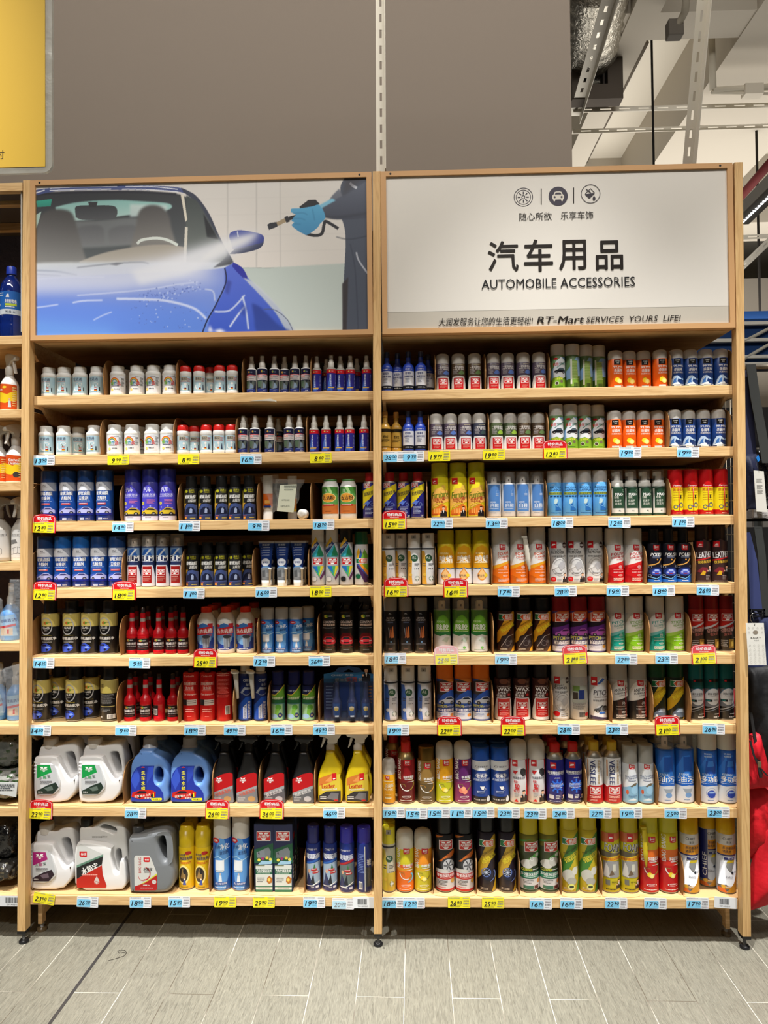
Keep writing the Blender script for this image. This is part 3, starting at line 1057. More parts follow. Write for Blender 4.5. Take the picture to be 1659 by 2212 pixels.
def art_paint(cap):
 def f(a):
  a.P([(-.95, .70), (-.2, .86), (.1, .80), (-.5, .66)], (226, 180, 60))
  a.P([(-.95, .62), (-.1, .80), (.3, .74), (-.8, .55)], (40, 60, 110))
  a.T('AEROSOL', -.35, .70, .035, WH, w=.95, rot=35, bold=.02)
  a.P([(-.8, .53), (.3, .73), (.8, .55), (.8, .51), (-.8, .51)], (60, 170, 190))
  a.P([(-.1, .52), (.35, .72), (.9, .53)], (40, 130, 90))
  logo_v(a, .05, .43, 1.3)
  a.P([(-.7, .345), (.9, .345), (.3, .15)], (70, 170, 110))
  a.P([(-.7, .345), (0, .345), (.15, .22)], (40, 110, 190))
  a.P([(.25, .16), (.9, .345), (.45, .345)], (226, 200, 50))
  a.P([(.35, .14), (.95, .28), (.95, .20), (.45, .10)], (90, 40, 80))
  a.ring(-.45, .12, .42, None, .08, (120, 120, 120))
  a.E(-.45, .12, .34, None, cap)
 return f

for kk, c, d in (('paintw', (206, 204, 200), 'white cap'), ('paintb', (28, 30, 32), 'black cap')):
 spec(kk, w=30, h=122, body=canbody(.76, [(0, (190, 192, 196))], r=1.0), cap=capst(.76, .93), capc=c, art=art_paint(c), cat='spray can', desc='aerosol paint can with colourful diamond and ' + d)

def art_paintk(a):
 a.P([(-.7, .5), (-.7, .62), (-.4, .70), (0, .5)], (236, 180, 40))
 a.P([(-.45, .5), (-.1, .68), (.2, .5)], (50, 90, 160))
 a.P([(-.1, .5), (.4, .68), (.95, .55), (.95, .5)], (110, 170, 60))
 logo_k(a, .0, .455, 1.5)
 a.P([(-.7, .40), (-.1, .40), (.95, .17), (.6, .14)], (60, 90, 170))
 a.P([(-.4, .40), (.2, .40), (.97, .24), (.95, .17)], (236, 150, 40))
 a.P([(0, .40), (.97, .40), (.97, .26)], (130, 180, 60))
 a.P([(-.7, .35), (.4, .06), (.95, .06), (.95, .14), (-.7, .40)], (70, 40, 90))
 a.ring(-.5, .17, .40, None, .08, (60, 110, 80))
 a.E(-.5, .17, .32, None, (24, 100, 66))

spec('paintg', w=30, h=116, body=canbody(.76, [(0, (206, 208, 210))]), cap=capst(.76, .95), capc=(20, 78, 48), art=art_paintk, cat='spray can', desc='aerosol paint can with green cap')

def art_frag(c, dot):
 def f(a):
  a.Rc(-.97, .97, .685, .715, (40, 42, 50))
  a.P([(-.97, .02), (-.97, .66), (-.5, .66), (-.25, .45), (-.35, .2), (-.2, .02)], c)
  a.E(.1, .52, .52, None, (46, 84, 60))
  a.T('RL', .1, .53, .045, (214, 220, 206), w=.6, shear=.3)
  a.micro(.1, .8, .36, .42, 3, (60, 64, 80))
  a.micro(-.75, -.35, .34, .42, 2, (60, 64, 80))
  for x in (.15, .4, .65):
   a.E(x, .315, .07, None, (60, 60, 70))
  a.E(-.5, .2, .24, None, dot)
  a.ring(.45, .13, .34, None, .12, (70, 120, 90))
  a.Rc(.38, .52, .085, .175, (214, 220, 214))
  a.Rc(.22, .68, .115, .145, (214, 220, 214))
 return f

def notch(root, r, H):
 mb = MB()
 mb.box(-r * .35, r * .35, -r * .99, -r * .86, .90 * H, .965 * H, (150, 146, 138))
 mb.box(-r * .1, r * .1, -r * 1.01, -r * .9, .91 * H, .94 * H, (90, 86, 80))
 part(mb, 'nozzle', 'print', root)

spec('fragy', w=28.5, h=111, body=canbody(.735, [(0, (190, 190, 190)), (.05, (206, 206, 204))]), cap=capst(.735, .96), capc=(206, 202, 194), extra=[notch], art=art_frag((214, 160, 50), (230, 190, 70)), cat='spray can', desc='white and yellow fragrance can with grey cap')
spec('fragb', w=30, h=117, body=canbody(.735, [(0, (190, 190, 194)), (.05, (204, 204, 208))]), cap=capst(.735, .96), capc=(206, 202, 194), extra=[notch], art=art_frag((56, 96, 176), (206, 214, 226)), cat='spray can', desc='white and blue fragrance can')

def art_wax(a):
 a.P([(-.97, .28), (-.97, .52), (-.6, .68), (0, .72), (.6, .68), (.97, .52), (.97, .28)], (222, 160, 30))
 a.P([(-.97, .02), (-.97, .3), (-.5, .285), (0, .31), (.5, .285), (.97, .3), (.97, .02)], (222, 222, 224))
 a.line([(-.95, .30), (-.5, .285), (0, .31), (.5, .285), (.95, .30)], .004, (70, 110, 150))
 a.T('KRENN', -.2, .575, .04, (240, 222, 160), w=.95, bold=.05)
 a.T('喷蜡', 0, .475, .125, (246, 240, 226), w=1.45, bold=.07)
 a.micro(-.8, .8, .375, .41, 1, (246, 226, 170))
 drop(a, -.05, .17, 1.0, .24, (226, 150, 60))
 drop(a, -.05, .17, .8, .19, (240, 196, 130))
 a.T('配方升级', -.05, .16, .055, (40, 50, 60), w=.95, bold=.04)
 a.E(.4, .17, .2, None, (240, 214, 60))

spec('waxy', w=37.5, h=117, body=canbody(.745, [(0, (222, 222, 224)), (.25, (214, 186, 30))]), cap=capst(.745, .965), capc=(178, 162, 20), art=art_wax, cat='spray can', desc='yellow spray wax can with oil drop')

def art_foam(t1, t2, t3, ct, cb, dark=False, hi=None):
 def f(a):
  a.P([(-.97, .30), (-.97, .50), (-.6, .64), (-.2, .69), (.4, .69), (.97, .64), (.97, .42)], (226, 224, 220))
  a.P([(-.97, .02), (-.97, .325), (.97, .42), (.97, .02)], cb)
  if hi:
   a.P([(-.97, .26), (-.97, .325), (.97, .42), (.97, .38)], hi)
   a.P([(-.97, .02), (.2, .02), (-.3, .12), (-.97, .17)], tuple(max(0, int(x * .86)) for x in cb))
  logo_b(a, .08, .655, .68)
  a.T(t1, .15, .53 if not t2 else .54, .052, ct, w=min(1.5, .27 * len(t1) + .1), rot=7, bold=.05)
  if t2:
   a.T(t2, .2, .482, .036, ct, w=min(1.6, .17 * len(t2)), rot=7, bold=.03)
  a.T(t3, .25, .44, .022, ct, w=.7, rot=7)
  if dark:
   a.P([(-.3, .36), (.3, .36), (.1, .08), (-.2, .1)], (80, 50, 40))
  a.ring(.35, .30, .2, None, .12, WH, n=6)
  a.micro(.22, .48, .285, .315, 2, WH)
  a.micro(-.4, .7, .245, .255, 1, (236, 220, 206))
  a.T('高效配方 安全清洁', .15, .205, .018, WH, w=1.1)
  a.ring(.35, .15, .26, .016, .2, (236, 220, 206))
  a.T('450ml', .35, .15, .014, WH, w=.3)
  a.micro(-.4, .8, .04, .1, 3, (236, 220, 206))
 return f

GC = (190, 186, 178)
for kk, t, c2, ct, cb, hi, d in (
  ('foam', ('FOAM', 'CLEANER', '泡沫清洁剂'), 0, (216, 84, 40), (224, 112, 26), (226, 160, 40), 'orange foam cleaner can with white cap'),
  ('polr', ('POLISH', 'DASHBOARD POLISH', '表板蜡'), 0, (196, 24, 30), (190, 22, 28), (206, 40, 40), 'red and white polish can with grey cap'),
  ('teal', ('PITCH', 'CLEANER', '柏油清洁剂'), 0, (40, 150, 140), (24, 150, 136), (110, 190, 190), 'teal pitch cleaner can with grey cap'),
  ('lime', ('STICKER', 'REMOVER', '除胶剂'), 0, (110, 160, 40), (126, 184, 36), (160, 204, 80), 'lime green sticker remover can with grey cap')):
 spec(kk, w=39.5 if kk != 'foam' else 38.5, h=122 if kk == 'foam' else 117, body=canbody(.70, [(0, cb), (.28, (200, 198, 194)), (.40, (200, 198, 194))]), cap=capst(.70, .975), capc=GC, art=art_foam(t[0], t[1], t[2], ct, cb, False, hi), cat='spray can', desc=d)
spec('rustk', w=40, h=121, body=canbody(.72, [(0, (36, 32, 32)), (.30, (196, 194, 190))]), cap=capst(.72, .975), capc=(160, 156, 148), art=art_foam('ANTI-RUST', 'LUBRICANT', '防锈润滑剂', (30, 30, 34), (38, 34, 34), True), extra=[straw(.62, .06, .62)], cat='spray can', desc='black and white rust lubricant can with red straw')

def art_silver(t1, t2, seal=True, back=False):
 def f(a):
  if back:
   a.Rc(-.8, .8, .3, .60, (170, 176, 170))
   a.P([(-.7, .50), (.0, .50), (.0, .59), (-.7, .59)], (110, 140, 70))
   a.Rc(-.1, .5, .36, .52, (40, 60, 130))
   a.Rc(-.7, -.2, .36, .48, (60, 50, 44))
   a.micro(-.7, .7, .18, .3, 7, (110, 110, 110))
   a.bars(-.1, .6, .06, .14, n=16)
   a.E(.75, .1, .2, None, RED)
   return
  a.P([(-.9, .04), (-.9, .5), (-.5, .66), (.1, .73), (.6, .66), (.95, .5), (.95, .04)], (206, 206, 206))
  a.Rc(-.82, -.30, .635, .755, RED)
  a.P([(-.75, .675), (-.4, .70), (-.5, .715), (-.72, .71)], WH)
  a.P([(.35, .65), (.35, .72), (.55, .745), (.75, .72), (.75, .65), (.55, .635)], (50, 30, 30))
  a.micro(.4, .7, .66, .70, 2, WH)
  a.T(t1, -.3, .605, .026, BK, w=.95, bold=.03)
  a.T(t2, -.15, .56, .045, BK, w=1.25, bold=.05)
  a.T('好顺 粘胶清除剂', -.05, .49, .035, (60, 60, 60), w=1.4, bold=.02)
  a.ring(.0, .31, .78, .17, .03, (120, 120, 124))
  a.ring(.0, .31, .6, .13, .04, (130, 130, 134))
  a.P([(-.75, .36), (-.1, .31), (-.75, .25)], (222, 222, 222))
  a.P([(.1, .24), (.6, .30), (.5, .40), (.1, .39), (-.2, .33)], (176, 176, 180))
  a.micro(-.5, .2, .17, .2, 2, (120, 120, 124))
  if seal:
   man(a, .6, .03, .62)
   a.E(-.62, .085, .25, None, RED)
   a.micro(-.75, -.5, .07, .1, 2, (240, 180, 180))
   a.micro(-.3, .2, .04, .09, 3, (110, 110, 114))
  else:
   a.E(-.62, .12, .28, None, RED)
   a.micro(-.2, .6, .06, .12, 2, (110, 110, 114))
 return f

SV = (178, 178, 180)
spec('silver', w=39.5, h=120, body=canbody(.745, [(0, SV)]), cap=capst(.745, .97), capc=(166, 162, 156), art=art_silver('STICKER', 'REMOVER'), cat='spray can', desc='silver sticker remover can with grey cap')
spec('silverc', w=39, h=124, body=canbody(.745, [(0, (196, 196, 196))]), cap=capst(.745, .97), capc=(190, 186, 178), art=art_silver('ASPHALT', 'CLEANER', False), cat='spray can', desc='white pitch cleaner can with grey circle')
spec('silverb', w=39, h=124, body=canbody(.745, [(0, (190, 190, 190))]), cap=capst(.745, .97), capc=(190, 186, 178), art=art_silver('', '', False, True), cat='spray can', desc='white can showing back print and barcode')

def art_pitchw(a):
 a.P([(-.9, .02), (-.9, .5), (0, .745), (.6, .7), (.95, .5), (.95, .02)], (224, 226, 230))
 a.P([(-.45, .62), (.2, .73), (.5, .70), (-.2, .62)], (70, 110, 200))
 a.Rc(-.9, -.36, .60, .745, RED)
 a.P([(-.85, .635), (-.45, .66), (-.55, .68), (-.8, .68)], WH)
 a.T('PITCH', .1, .475, .085, (70, 72, 80), w=1.6, shear=.1, bold=.06)
 a.T('QUARTZ CLEANER', .1, .40, .03, (90, 60, 60), w=1.5, rot=3)
 a.T('好顺柏油沥青清洗剂', .1, .345, .035, (50, 50, 60), w=1.7, rot=3)
 car(a, .1, .16, 1.6, (90, 92, 96), (40, 44, 50))
 a.ring(.45, .2, .4, None, .1, (200, 206, 210))
 a.Rc(-.2, .5, .12, .15, (60, 110, 190))
 a.P([(-.95, .02), (-.95, .08), (.95, .04), (.95, .02)], (60, 50, 80))

spec('pitchw', w=38.5, h=124, body=canbody(.745, [(0, (206, 208, 212))]), cap=capst(.745, .97), capc=(184, 180, 172), art=art_pitchw, cat='spray can', desc='white quartz pitch cleaner can with red flag')

def art_polb(a):
 logo_b(a, .0, .66, .82)
 a.T('POLISH', .1, .53, .06, WH, w=1.6, shear=.15, bold=.06)
 a.micro(-.5, .6, .45, .49, 2, (150, 160, 190))
 a.E(.1, .435, .1, None, (220, 150, 60))
 a.line([(-.9, .33), (-.2, .35), (.3, .38), (.7, .46)], .004, (214, 160, 80))
 a.P([(-.97, .02), (-.97, .08), (0, .06), (.97, .16), (.97, .02)], (30, 100, 190))
 a.E(.0, .21, .9, .075, (30, 50, 110))
 car(a, .0, .19, 1.3, (70, 90, 190), (160, 180, 230), (150, 40, 50), True)
 a.line([(-.95, .12), (0, .085), (.95, .17)], .002, (120, 190, 240))
 for x, y in ((-.75, .30), (.75, .31), (-.8, .14)):
  a.ring(x, y, .16, None, .25, (160, 166, 176))
 a.micro(-.4, .4, .035, .055, 1, WH)

spec('polb', w=30.5, h=115, body=canbody(.73, [(0, (24, 28, 60)), (.3, (22, 22, 34))]), cap=capst(.73, .68), capc=(24, 24, 28), art=art_polb, cat='spray can', desc='navy dashboard polish can with black cap')

def art_leather(a):
 a.P([(-.97, .02), (-.97, .6), (-.2, .78), (.7, .7), (.97, .5), (.97, .02)], (58, 38, 38))
 logo_f(a, -.55, .68, .62)
 a.T('LEATHER', .0, .50, .105, (206, 204, 204), w=1.8, rot=4, bold=.06)
 a.P([(-.95, .385), (.95, .45), (.95, .47), (-.95, .41)], (190, 40, 40))
 a.T('仪表板真皮蜡', .05, .375, .05, (214, 176, 60), w=1.7, rot=6, bold=.05)
 a.P([(-.9, .2), (-.4, .28), (.2, .27), (.3, .2), (-.2, .16)], (120, 40, 50))
 a.P([(-.6, .14), (-.3, .22), (0, .2), (-.1, .14)], (200, 160, 40))
 man(a, .55, .13, .8, (30, 26, 30))
 a.micro(.0, .5, .05, .13, 4, (170, 160, 160))
 a.micro(-.8, .7, .02, .04, 1, (150, 140, 140))

spec('leather', w=34.5, h=120, body=canbody(.745, [(0, (50, 34, 34))]), cap=capst(.745, .80), capc=(50, 38, 36), art=art_leather, cat='spray can', desc='dark brown leather cleaner can with brown cap')

def art_blackgold(a):
 a.P([(-.97, .53), (-.97, .755), (.97, .755), (.97, .53)], (190, 176, 100))
 a.P([(-.97, .53), (-.9, .66), (-.4, .75), (.1, .72), (.6, .62), (.75, .53)], (216, 200, 116))
 a.ring(-.18, .53, .70, .165, .14, (176, 178, 182))
 a.E(-.18, .53, .60, .14, BK, 180, 360)
 a.E(-.22, .59, .22, .03, (200, 110, 50))
 a.E(-.08, .59, .13, .02, (110, 160, 60))
 a.micro(.0, .4, .58, .60, 1, (90, 90, 80))
 a.T('GLASS', -.18, .50, .042, WH, w=.8, bold=.05)
 a.T('DIRT', -.18, .45, .022, (190, 190, 190), w=.4)
 a.micro(-.7, .5, .35, .362, 1, (210, 190, 60))
 a.T('玻璃油膜净', -.05, .30, .058, WH, w=1.75, bold=.06)
 a.T('CLEANING', -.1, .235, .022, (200, 200, 200), w=1.1)
 a.P([(-.95, .09), (-.9, .15), (-.5, .20), (-.1, .21), (.3, .17), (.45, .12), (.2, .07), (-.3, .05), (-.8, .04)], (50, 78, 190))
 a.P([(-.8, .15), (-.5, .19), (-.15, .19), (-.1, .16)], (20, 26, 60))
 a.P([(-.3, .14), (.1, .16), (.35, .13), (0, .11)], (120, 150, 230))
 a.E(-.05, .09, .13, None, (20, 24, 50))

spec('bgold', w=38, h=116, body=canbody(.765, [(0, (24, 24, 26)), (.52, (176, 160, 92))]), cap=capst(.765, .72), capc=(26, 26, 28), art=art_blackgold, cat='spray can', desc='black and gold glass cleaner can')

def art_bgback(a):
 a.P([(-.97, .53), (-.97, .755), (.97, .755), (.97, .53)], (176, 160, 92))
 a.P([(-.6, .53), (-.3, .63), (0, .66), (.4, .62), (.6, .53)], (220, 204, 110))
 a.bars(-.8, -.3, .63, .70, (60, 50, 30), 3)
 a.micro(-.8, .8, .32, .50, 9, (150, 150, 150))
 a.Rc(-.8, .8, .27, .285, (190, 176, 110))
 a.micro(-.8, .4, .17, .24, 3, (130, 130, 130))
 a.Rc(.1, .85, .05, .13, WH)
 a.bars(.14, .8, .055, .125, n=14)
 a.E(-.6, .08, .1, None, (190, 190, 190))

spec('bgoldb', w=38, h=116, body=SPEC['bgold']['body'], cap=capst(.765, .72), capc=(26, 26, 28), art=art_bgback, cat='spray can', desc='black and gold can turned to its back label')

def art_redslim(back=False):
 def f(a):
  if back:
   a.Rc(-.95, .1, .12, .34, (34, 24, 28))
   a.Rc(-.8, 0, .14, .27, (206, 200, 200))
   a.bars(-.75, -.05, .16, .25, n=12)
   return
  a.Rc(-.95, .97, .09, .335, (34, 24, 28))
  a.E(-.3, .295, .3, .025, (200, 120, 60))
  a.E(-.15, .30, .16, .018, (120, 170, 80))
  a.T('佳润力', .3, .295, .028, WH, w=.5)
  a.T('玻璃油膜去除剂', .0, .225, .055, (226, 220, 220), w=1.75, bold=.04)
  a.T('Glass oil cleaning', .1, .165, .035, (206, 200, 200), w=1.6, bold=.02)
  a.micro(-.7, .7, .11, .13, 1, (110, 40, 44))
 return f

RS = (176, 12, 24)
slimred = [(0, .94, RS), (.01, .98, RS), (.03, 1, RS), (.08, 1, RS), (.085, .97, RS), (.34, .97, RS), (.345, 1, RS), (.38, 1, RS), (.39, .96, RS), (.41, 1, RS), (.44, .98, RS), (.45, .93, RS), (.48, .92, RS), (.52, .7, RS), (.56, .52, RS), (.60, .48, RS), (.70, .46, (150, 140, 134)), (.77, .45, RS), (.88, .42, RS)]
spec('reds', name='additive_bottle', w=25.5, h=101, body=slimred, cap=[(.875, .36), (.985, .35), (1, .28)], capc=(40, 34, 34), art=art_redslim(), cat='bottle', desc='slim red bottle with black cap')
spec('redsb', name='additive_bottle', w=25.5, h=101, body=slimred, cap=[(.875, .36), (.985, .35), (1, .28)], capc=(40, 34, 34), art=art_redslim(True), cat='bottle', desc='slim red bottle turned to its barcode')

def art_wash(a):
 a.P([(-.93, .14), (-.93, .58), (0, .665), (.93, .58), (.93, .14)], (60, 116, 190))
 a.P([(-.93, .3), (-.93, .1), (0, .08), (.93, .1), (.93, .34)], (30, 62, 150))
 a.E(0, .32, .75, .13, (120, 170, 220))
 a.P([(-.93, .39), (-.93, .53), (.85, .60), (.85, .44)], (200, 30, 36))
 a.T('洗衣机槽', .0, .49, .10, WH, w=1.6, rot=4, bold=.06)
 a.T('清洁剂', .45, .40, .05, (216, 60, 50), w=.6, bold=.04)
 a.E(-.66, .60, .22, .03, (200, 30, 36))
 a.Rc(.45, .85, .60, .655, (190, 40, 50))
 a.P([(-.1, .36), (.65, .40), (.55, .14), (.0, .12)], (150, 160, 172))
 a.E(.28, .37, .38, .04, (60, 66, 76))
 for x in (.05, .2, .35, .5):
  a.line([(x, .14), (x + .02, .34)], .0015, (90, 100, 116))
 a.P([(-.9, .12), (-.72, .13), (-.72, .2), (-.9, .2)], (226, 170, 40))
 a.micro(-.5, .5, .085, .11, 1, WH)

spec('wash', name='cleaner_bottle', w=41.5, h=100, body=[(0, .93, WC), (.02, .99, WC), (.08, 1, WC), (.68, 1, WC), (.72, .96, WC), (.78, .84, WC), (.84, .66, WC), (.88, .52, WC), (.89, .48, WC)], cap=[(.885, .57), (.985, .55), (1, .50)], capc=(216, 50, 26), art=art_wash, cat='bottle',
 desc='white washing machine cleaner with red cap')

def art_ac(a):
 a.P([(-.3, .02), (-.6, .3), (-.6, .55), (-.1, .72), (.4, .70), (.8, .5), (.8, .2), (.5, .02)], (90, 150, 214))
 a.E(-.5, .68, .42, .035, (190, 24, 30))
 a.T('佳利', -.5, .68, .03, WH, w=.4, bold=.04)
 a.T('空调', -.35, .595, .045, (30, 50, 110), w=.6, rot=8, bold=.03)
 a.T('净化', .4, .60, .075, (236, 240, 246), w=.85, rot=8, bold=.06)
 a.T('清洁剂', .35, .52, .05, (30, 60, 120), w=.8, rot=5, bold=.05)
 a.line([(-.8, .44), (-.2, .47), (.4, .42), (.9, .45)], .003, (170, 210, 236))
 a.P([(-.55, .28), (-.55, .42), (.4, .42), (.4, .28), (.3, .26), (-.45, .26)], (222, 226, 230))
 a.Rc(-.5, .35, .27, .285, (150, 160, 170))
 a.P([(-.2, .13), (-.12, .22), (.1, .22), (.18, .13)], (214, 222, 230))
 a.E(0, .235, .1, None, (206, 190, 176))
 a.P([(-.6, .085), (.6, .085), (.75, .125), (-.45, .125)], (30, 80, 160))
 a.T('除尘 除霉 除异味', .05, .105, .03, WH, w=1.2, shear=.3)
 a.micro(-.6, .6, .035, .06, 1, (200, 220, 240))

spec('acs', w=30, h=98, body=canbody(.75, [(0, (36, 104, 190))]), cap=capst(.75, .97), capc=(200, 200, 200), capm='frost', extra=[nozzle(.755, .88, (210, 210, 210), .6)], art=art_ac, cat='spray can', desc='blue air conditioner cleaner can with frosted cap')
spec('acl', w=39.5, h=158, body=canbody(.70, [(0, (36, 96, 184))]), cap=capst(.70, .96), capc=(196, 192, 184), art=art_ac, cat='spray can', desc='tall blue air conditioner cleaner can with grey cap')

def art_coat(a):
 a.E(-.35, .655, .26, .03, (200, 190, 60))
 a.E(-.2, .66, .14, .02, (90, 150, 60))
 a.micro(.0, .5, .64, .67, 2, (200, 200, 200))
 a.T('COATING', .0, .555, .04, (214, 196, 186), w=1.5, shear=.2, bold=.05)
 a.T('纳米镀晶镀膜', .0, .505, .04, (220, 190, 170), w=1.5, bold=.05)
 a.micro(-.8, .8, .43, .455, 1, (170, 170, 170))
 a.P([(-.9, .24), (-.5, .36), (.5, .36), (.9, .24)], (90, 14, 20))
 car(a, .0, .20, 1.7, (190, 50, 60), (40, 40, 46), (30, 20, 22), True)
 a.micro(-.8, .8, .10, .115, 1, (200, 60, 50))
 a.micro(-.4, .4, .05, .07, 1, (130, 130, 130))

def blacktrig(root, r, H):
 mb = MB()
 c = (26, 26, 28)
 mb.lathe([(r * .45, .76 * H, c), (r * .45, .84 * H, c), (r * .3, .86 * H, c)], 16)
 mb.box(-r * .9, r * .75, -r * .3, r * .3, .90 * H, .985 * H, c)
 mb.box(-r * .28, r * .5, -r * .3, r * .3, .84 * H, .91 * H, c)
 mb.box(-r * .95, -r * .8, -r * .2, r * .2, .91 * H, .955 * H, c)
 mb.tube([(-r * .35, 0, .9 * H), (-r * .55, 0, .85 * H), (-r * .85, 0, .79 * H)], r * .12, c)
 part(mb, 'trigger', 'print', root)

CB = (22, 22, 24)
spec('coat', name='spray_bottle', w=33.5, h=121, body=[(0, .94, CB), (.015, 1, CB), (.70, 1, CB), (.73, .96, CB), (.755, .6, CB), (.77, .4, CB)], extra=[blacktrig], art=art_coat, cat='spray bottle', desc='black coating spray bottle with red car')

def art_lcare(a):
 a.T('RL', .0, .715, .025, (200, 200, 204), w=.4, shear=.3)
 a.T('LEATHER', .0, .635, .028, (190, 180, 176), w=1.1, bold=.03)
 a.T('CARE SPRAY', .0, .595, .028, (190, 180, 176), w=1.35, bold=.03)
 a.Rc(-.4, .4, .545, .565, (70, 76, 96))
 a.P([(-.2, .27), (-.05, .42), (.1, .48), (.2, .30)], (150, 80, 46))
 a.P([(.1, .27), (.25, .46), (.4, .49), (.5, .28)], (190, 110, 60))
 a.P([(-.1, .27), (-.35, .47), (-.15, .44)], (120, 120, 126))
 a.E(.1, .2, .14, None, (90, 120, 150))
 a.micro(-.7, .7, .14, .17, 2, (120, 120, 126))
 a.micro(-.3, .3, .06, .075, 1, (150, 110, 100))

spec('lcare', w=29.5, h=118, body=canbody(.765, [(0, (28, 26, 30))]), cap=capst(.765, .985), capc=(150, 146, 140), capm='frost', extra=[nozzle(.77, .90, (160, 156, 150), .42)], art=art_lcare, cat='spray can', desc='black leather care spray can with grey frosted cap')

def art_chujiao(a):
 a.P([(-.9, .34), (-.85, .5), (-.4, .65), (.1, .69), (.6, .62), (.9, .48), (.9, .34)], (110, 170, 50))
 a.P([(-.97, .02), (-.97, .33), (-.3, .30), (.3, .33), (.97, .29), (.97, .02)], (206, 208, 206))
 a.P([(-.97, .33), (-.3, .30), (.3, .33), (.97, .29), (.97, .37), (-.97, .38)], (44, 120, 62))
 a.T('KRENN', -.2, .56, .035, (206, 226, 180), w=.85, bold=.04)
 a.T('除胶', .0, .46, .11, (236, 240, 230), w=1.35, bold=.07)
 a.micro(-.7, .8, .36, .385, 1, (220, 230, 190))
 a.P([(-.1, .22), (.3, .28), (.8, .27), (.5, .18)], (176, 190, 176))
 a.E(.3, .09, .16, None, (110, 180, 90))
 a.micro(-.6, .6, .04, .055, 1, (90, 140, 90))

spec('chuj', w=37, h=119, body=canbody(.765, [(0, (200, 202, 200)), (.3, (88, 132, 60))]), extra=[nozzle(.77, .93, (200, 192, 160), .42)], art=art_chujiao, cat='spray can', desc='green and white glue remover can with clear cap', **clearcap(.765))

def art_k(base, sw, pic, t1, t2):
 def f(a):
  a.P([(-.97, .26), (-.97, .36), (-.2, .60), (.2, .68), (.8, .76), (.97, .74), (.97, .58), (.5, .45), (.0, .34), (-.97, .16)], sw)
  a.P([(.97, .24), (.97, .02), (.5, .02), (.8, .12)], sw)
  logo_k(a, -.05, .65, 1.45)
  a.T(t1, -.0, .535, .03, (50, 30, 20), w=1.5, rot=34 * .9, bold=.02)
  a.T(t2, .1, .455, .075, (236, 214, 50) if sw[1] > 150 else (236, 220, 60), w=1.65, rot=38 * .8, bold=.07)
  if pic == 'wheel':
   a.E(.1, .24, .62, None, (24, 30, 56))
   a.ring(-.1, .27, .5, None, .12, (90, 120, 200))
   for t in range(0, 360, 40):
    a.line([(-.1, .27), (-.1 + .42 * math.cos(math.radians(t)), .27 + .42 * asp(a) * math.sin(math.radians(t)))], .0016, (200, 210, 230))
   for i in range(5):
    a.ring(.15, .24, .75 - i * .02, (.75 - i * .02) * asp(a), .04, (100, 120, 180), -80 + i * 4, 40)
  elif pic == 'dash':
   a.P([(-.9, .12), (-.5, .3), (.2, .34), (.9, .24), (.9, .12), (0, .06)], (44, 34, 34))
   a.ring(.15, .17, .3, None, .15, (110, 100, 96))
   a.line([(-.6, .1), (.2, .3), (.8, .33)], .0022, (150, 140, 134))
   a.E(.5, .2, .16, None, (80, 74, 74))
  elif pic == 'seats':
   a.E(-.2, .22, .62, .08, (200, 200, 190))
   a.E(.45, .28, .3, .05, (214, 214, 204))
   a.E(.1, .15, .5, .05, (170, 170, 160))
   a.ring(.62, .31, .2, None, .1, WH)
   a.E(.05, .08, .36, .04, (214, 220, 120))
   a.Rc(-.15, .3, .07, .095, (50, 60, 50))
  else:
   a.P([(-.7, .06), (-.6, .14), (-.1, .22), (.5, .22), (.9, .14), (.9, .06)], (90, 104, 120))
   a.P([(-.3, .15), (0, .2), (.5, .2), (.6, .15)], (170, 190, 210))
   a.E(-.4, .09, .12, None, (210, 220, 226))
  a.micro(-.7, .1, .035, .07, 2, (206, 190, 170))
 return f

for kk, b, sw, pic, t1, t2, cc, w, h, cr, d in (
  ('kdash', (56, 28, 24), (214, 152, 34), 'dash', 'DASHBOARD WAX SPRAY', '泡沫表板蜡', (26, 26, 28), 38, 116, .80, 'brown dashboard wax can with yellow swoosh'),
  ('kpitch', (30, 42, 30), (206, 168, 36), 'car', 'PITCH CLEANER', '柏油清除剂', (22, 62, 34), 37.5, 120, .95, 'dark green pitch cleaner can with yellow swoosh'),
  ('ktire', (34, 26, 40), (196, 158, 40), 'wheel', 'TIRE FOAM CLEANER', '轮胎泡沫清洗', (24, 24, 28), 39, 160, .86, 'black tyre foam can with yellow swoosh'),
  ('kgreen', (196, 176, 40), (70, 130, 50), 'seats', 'FOAM CLEANER', '多功能泡沫清洁剂', (196, 180, 26), 39.5, 167, .95, 'green and yellow foam cleaner can with seat picture')):
 spec(kk, w=w, h=h, body=canbody(.755 if h < 130 else .79, [(0, b)]), cap=capst(.755 if h < 130 else .79, cr), capc=cc, art=art_k(b, sw, pic, t1, t2), cat='spray can', desc=d)

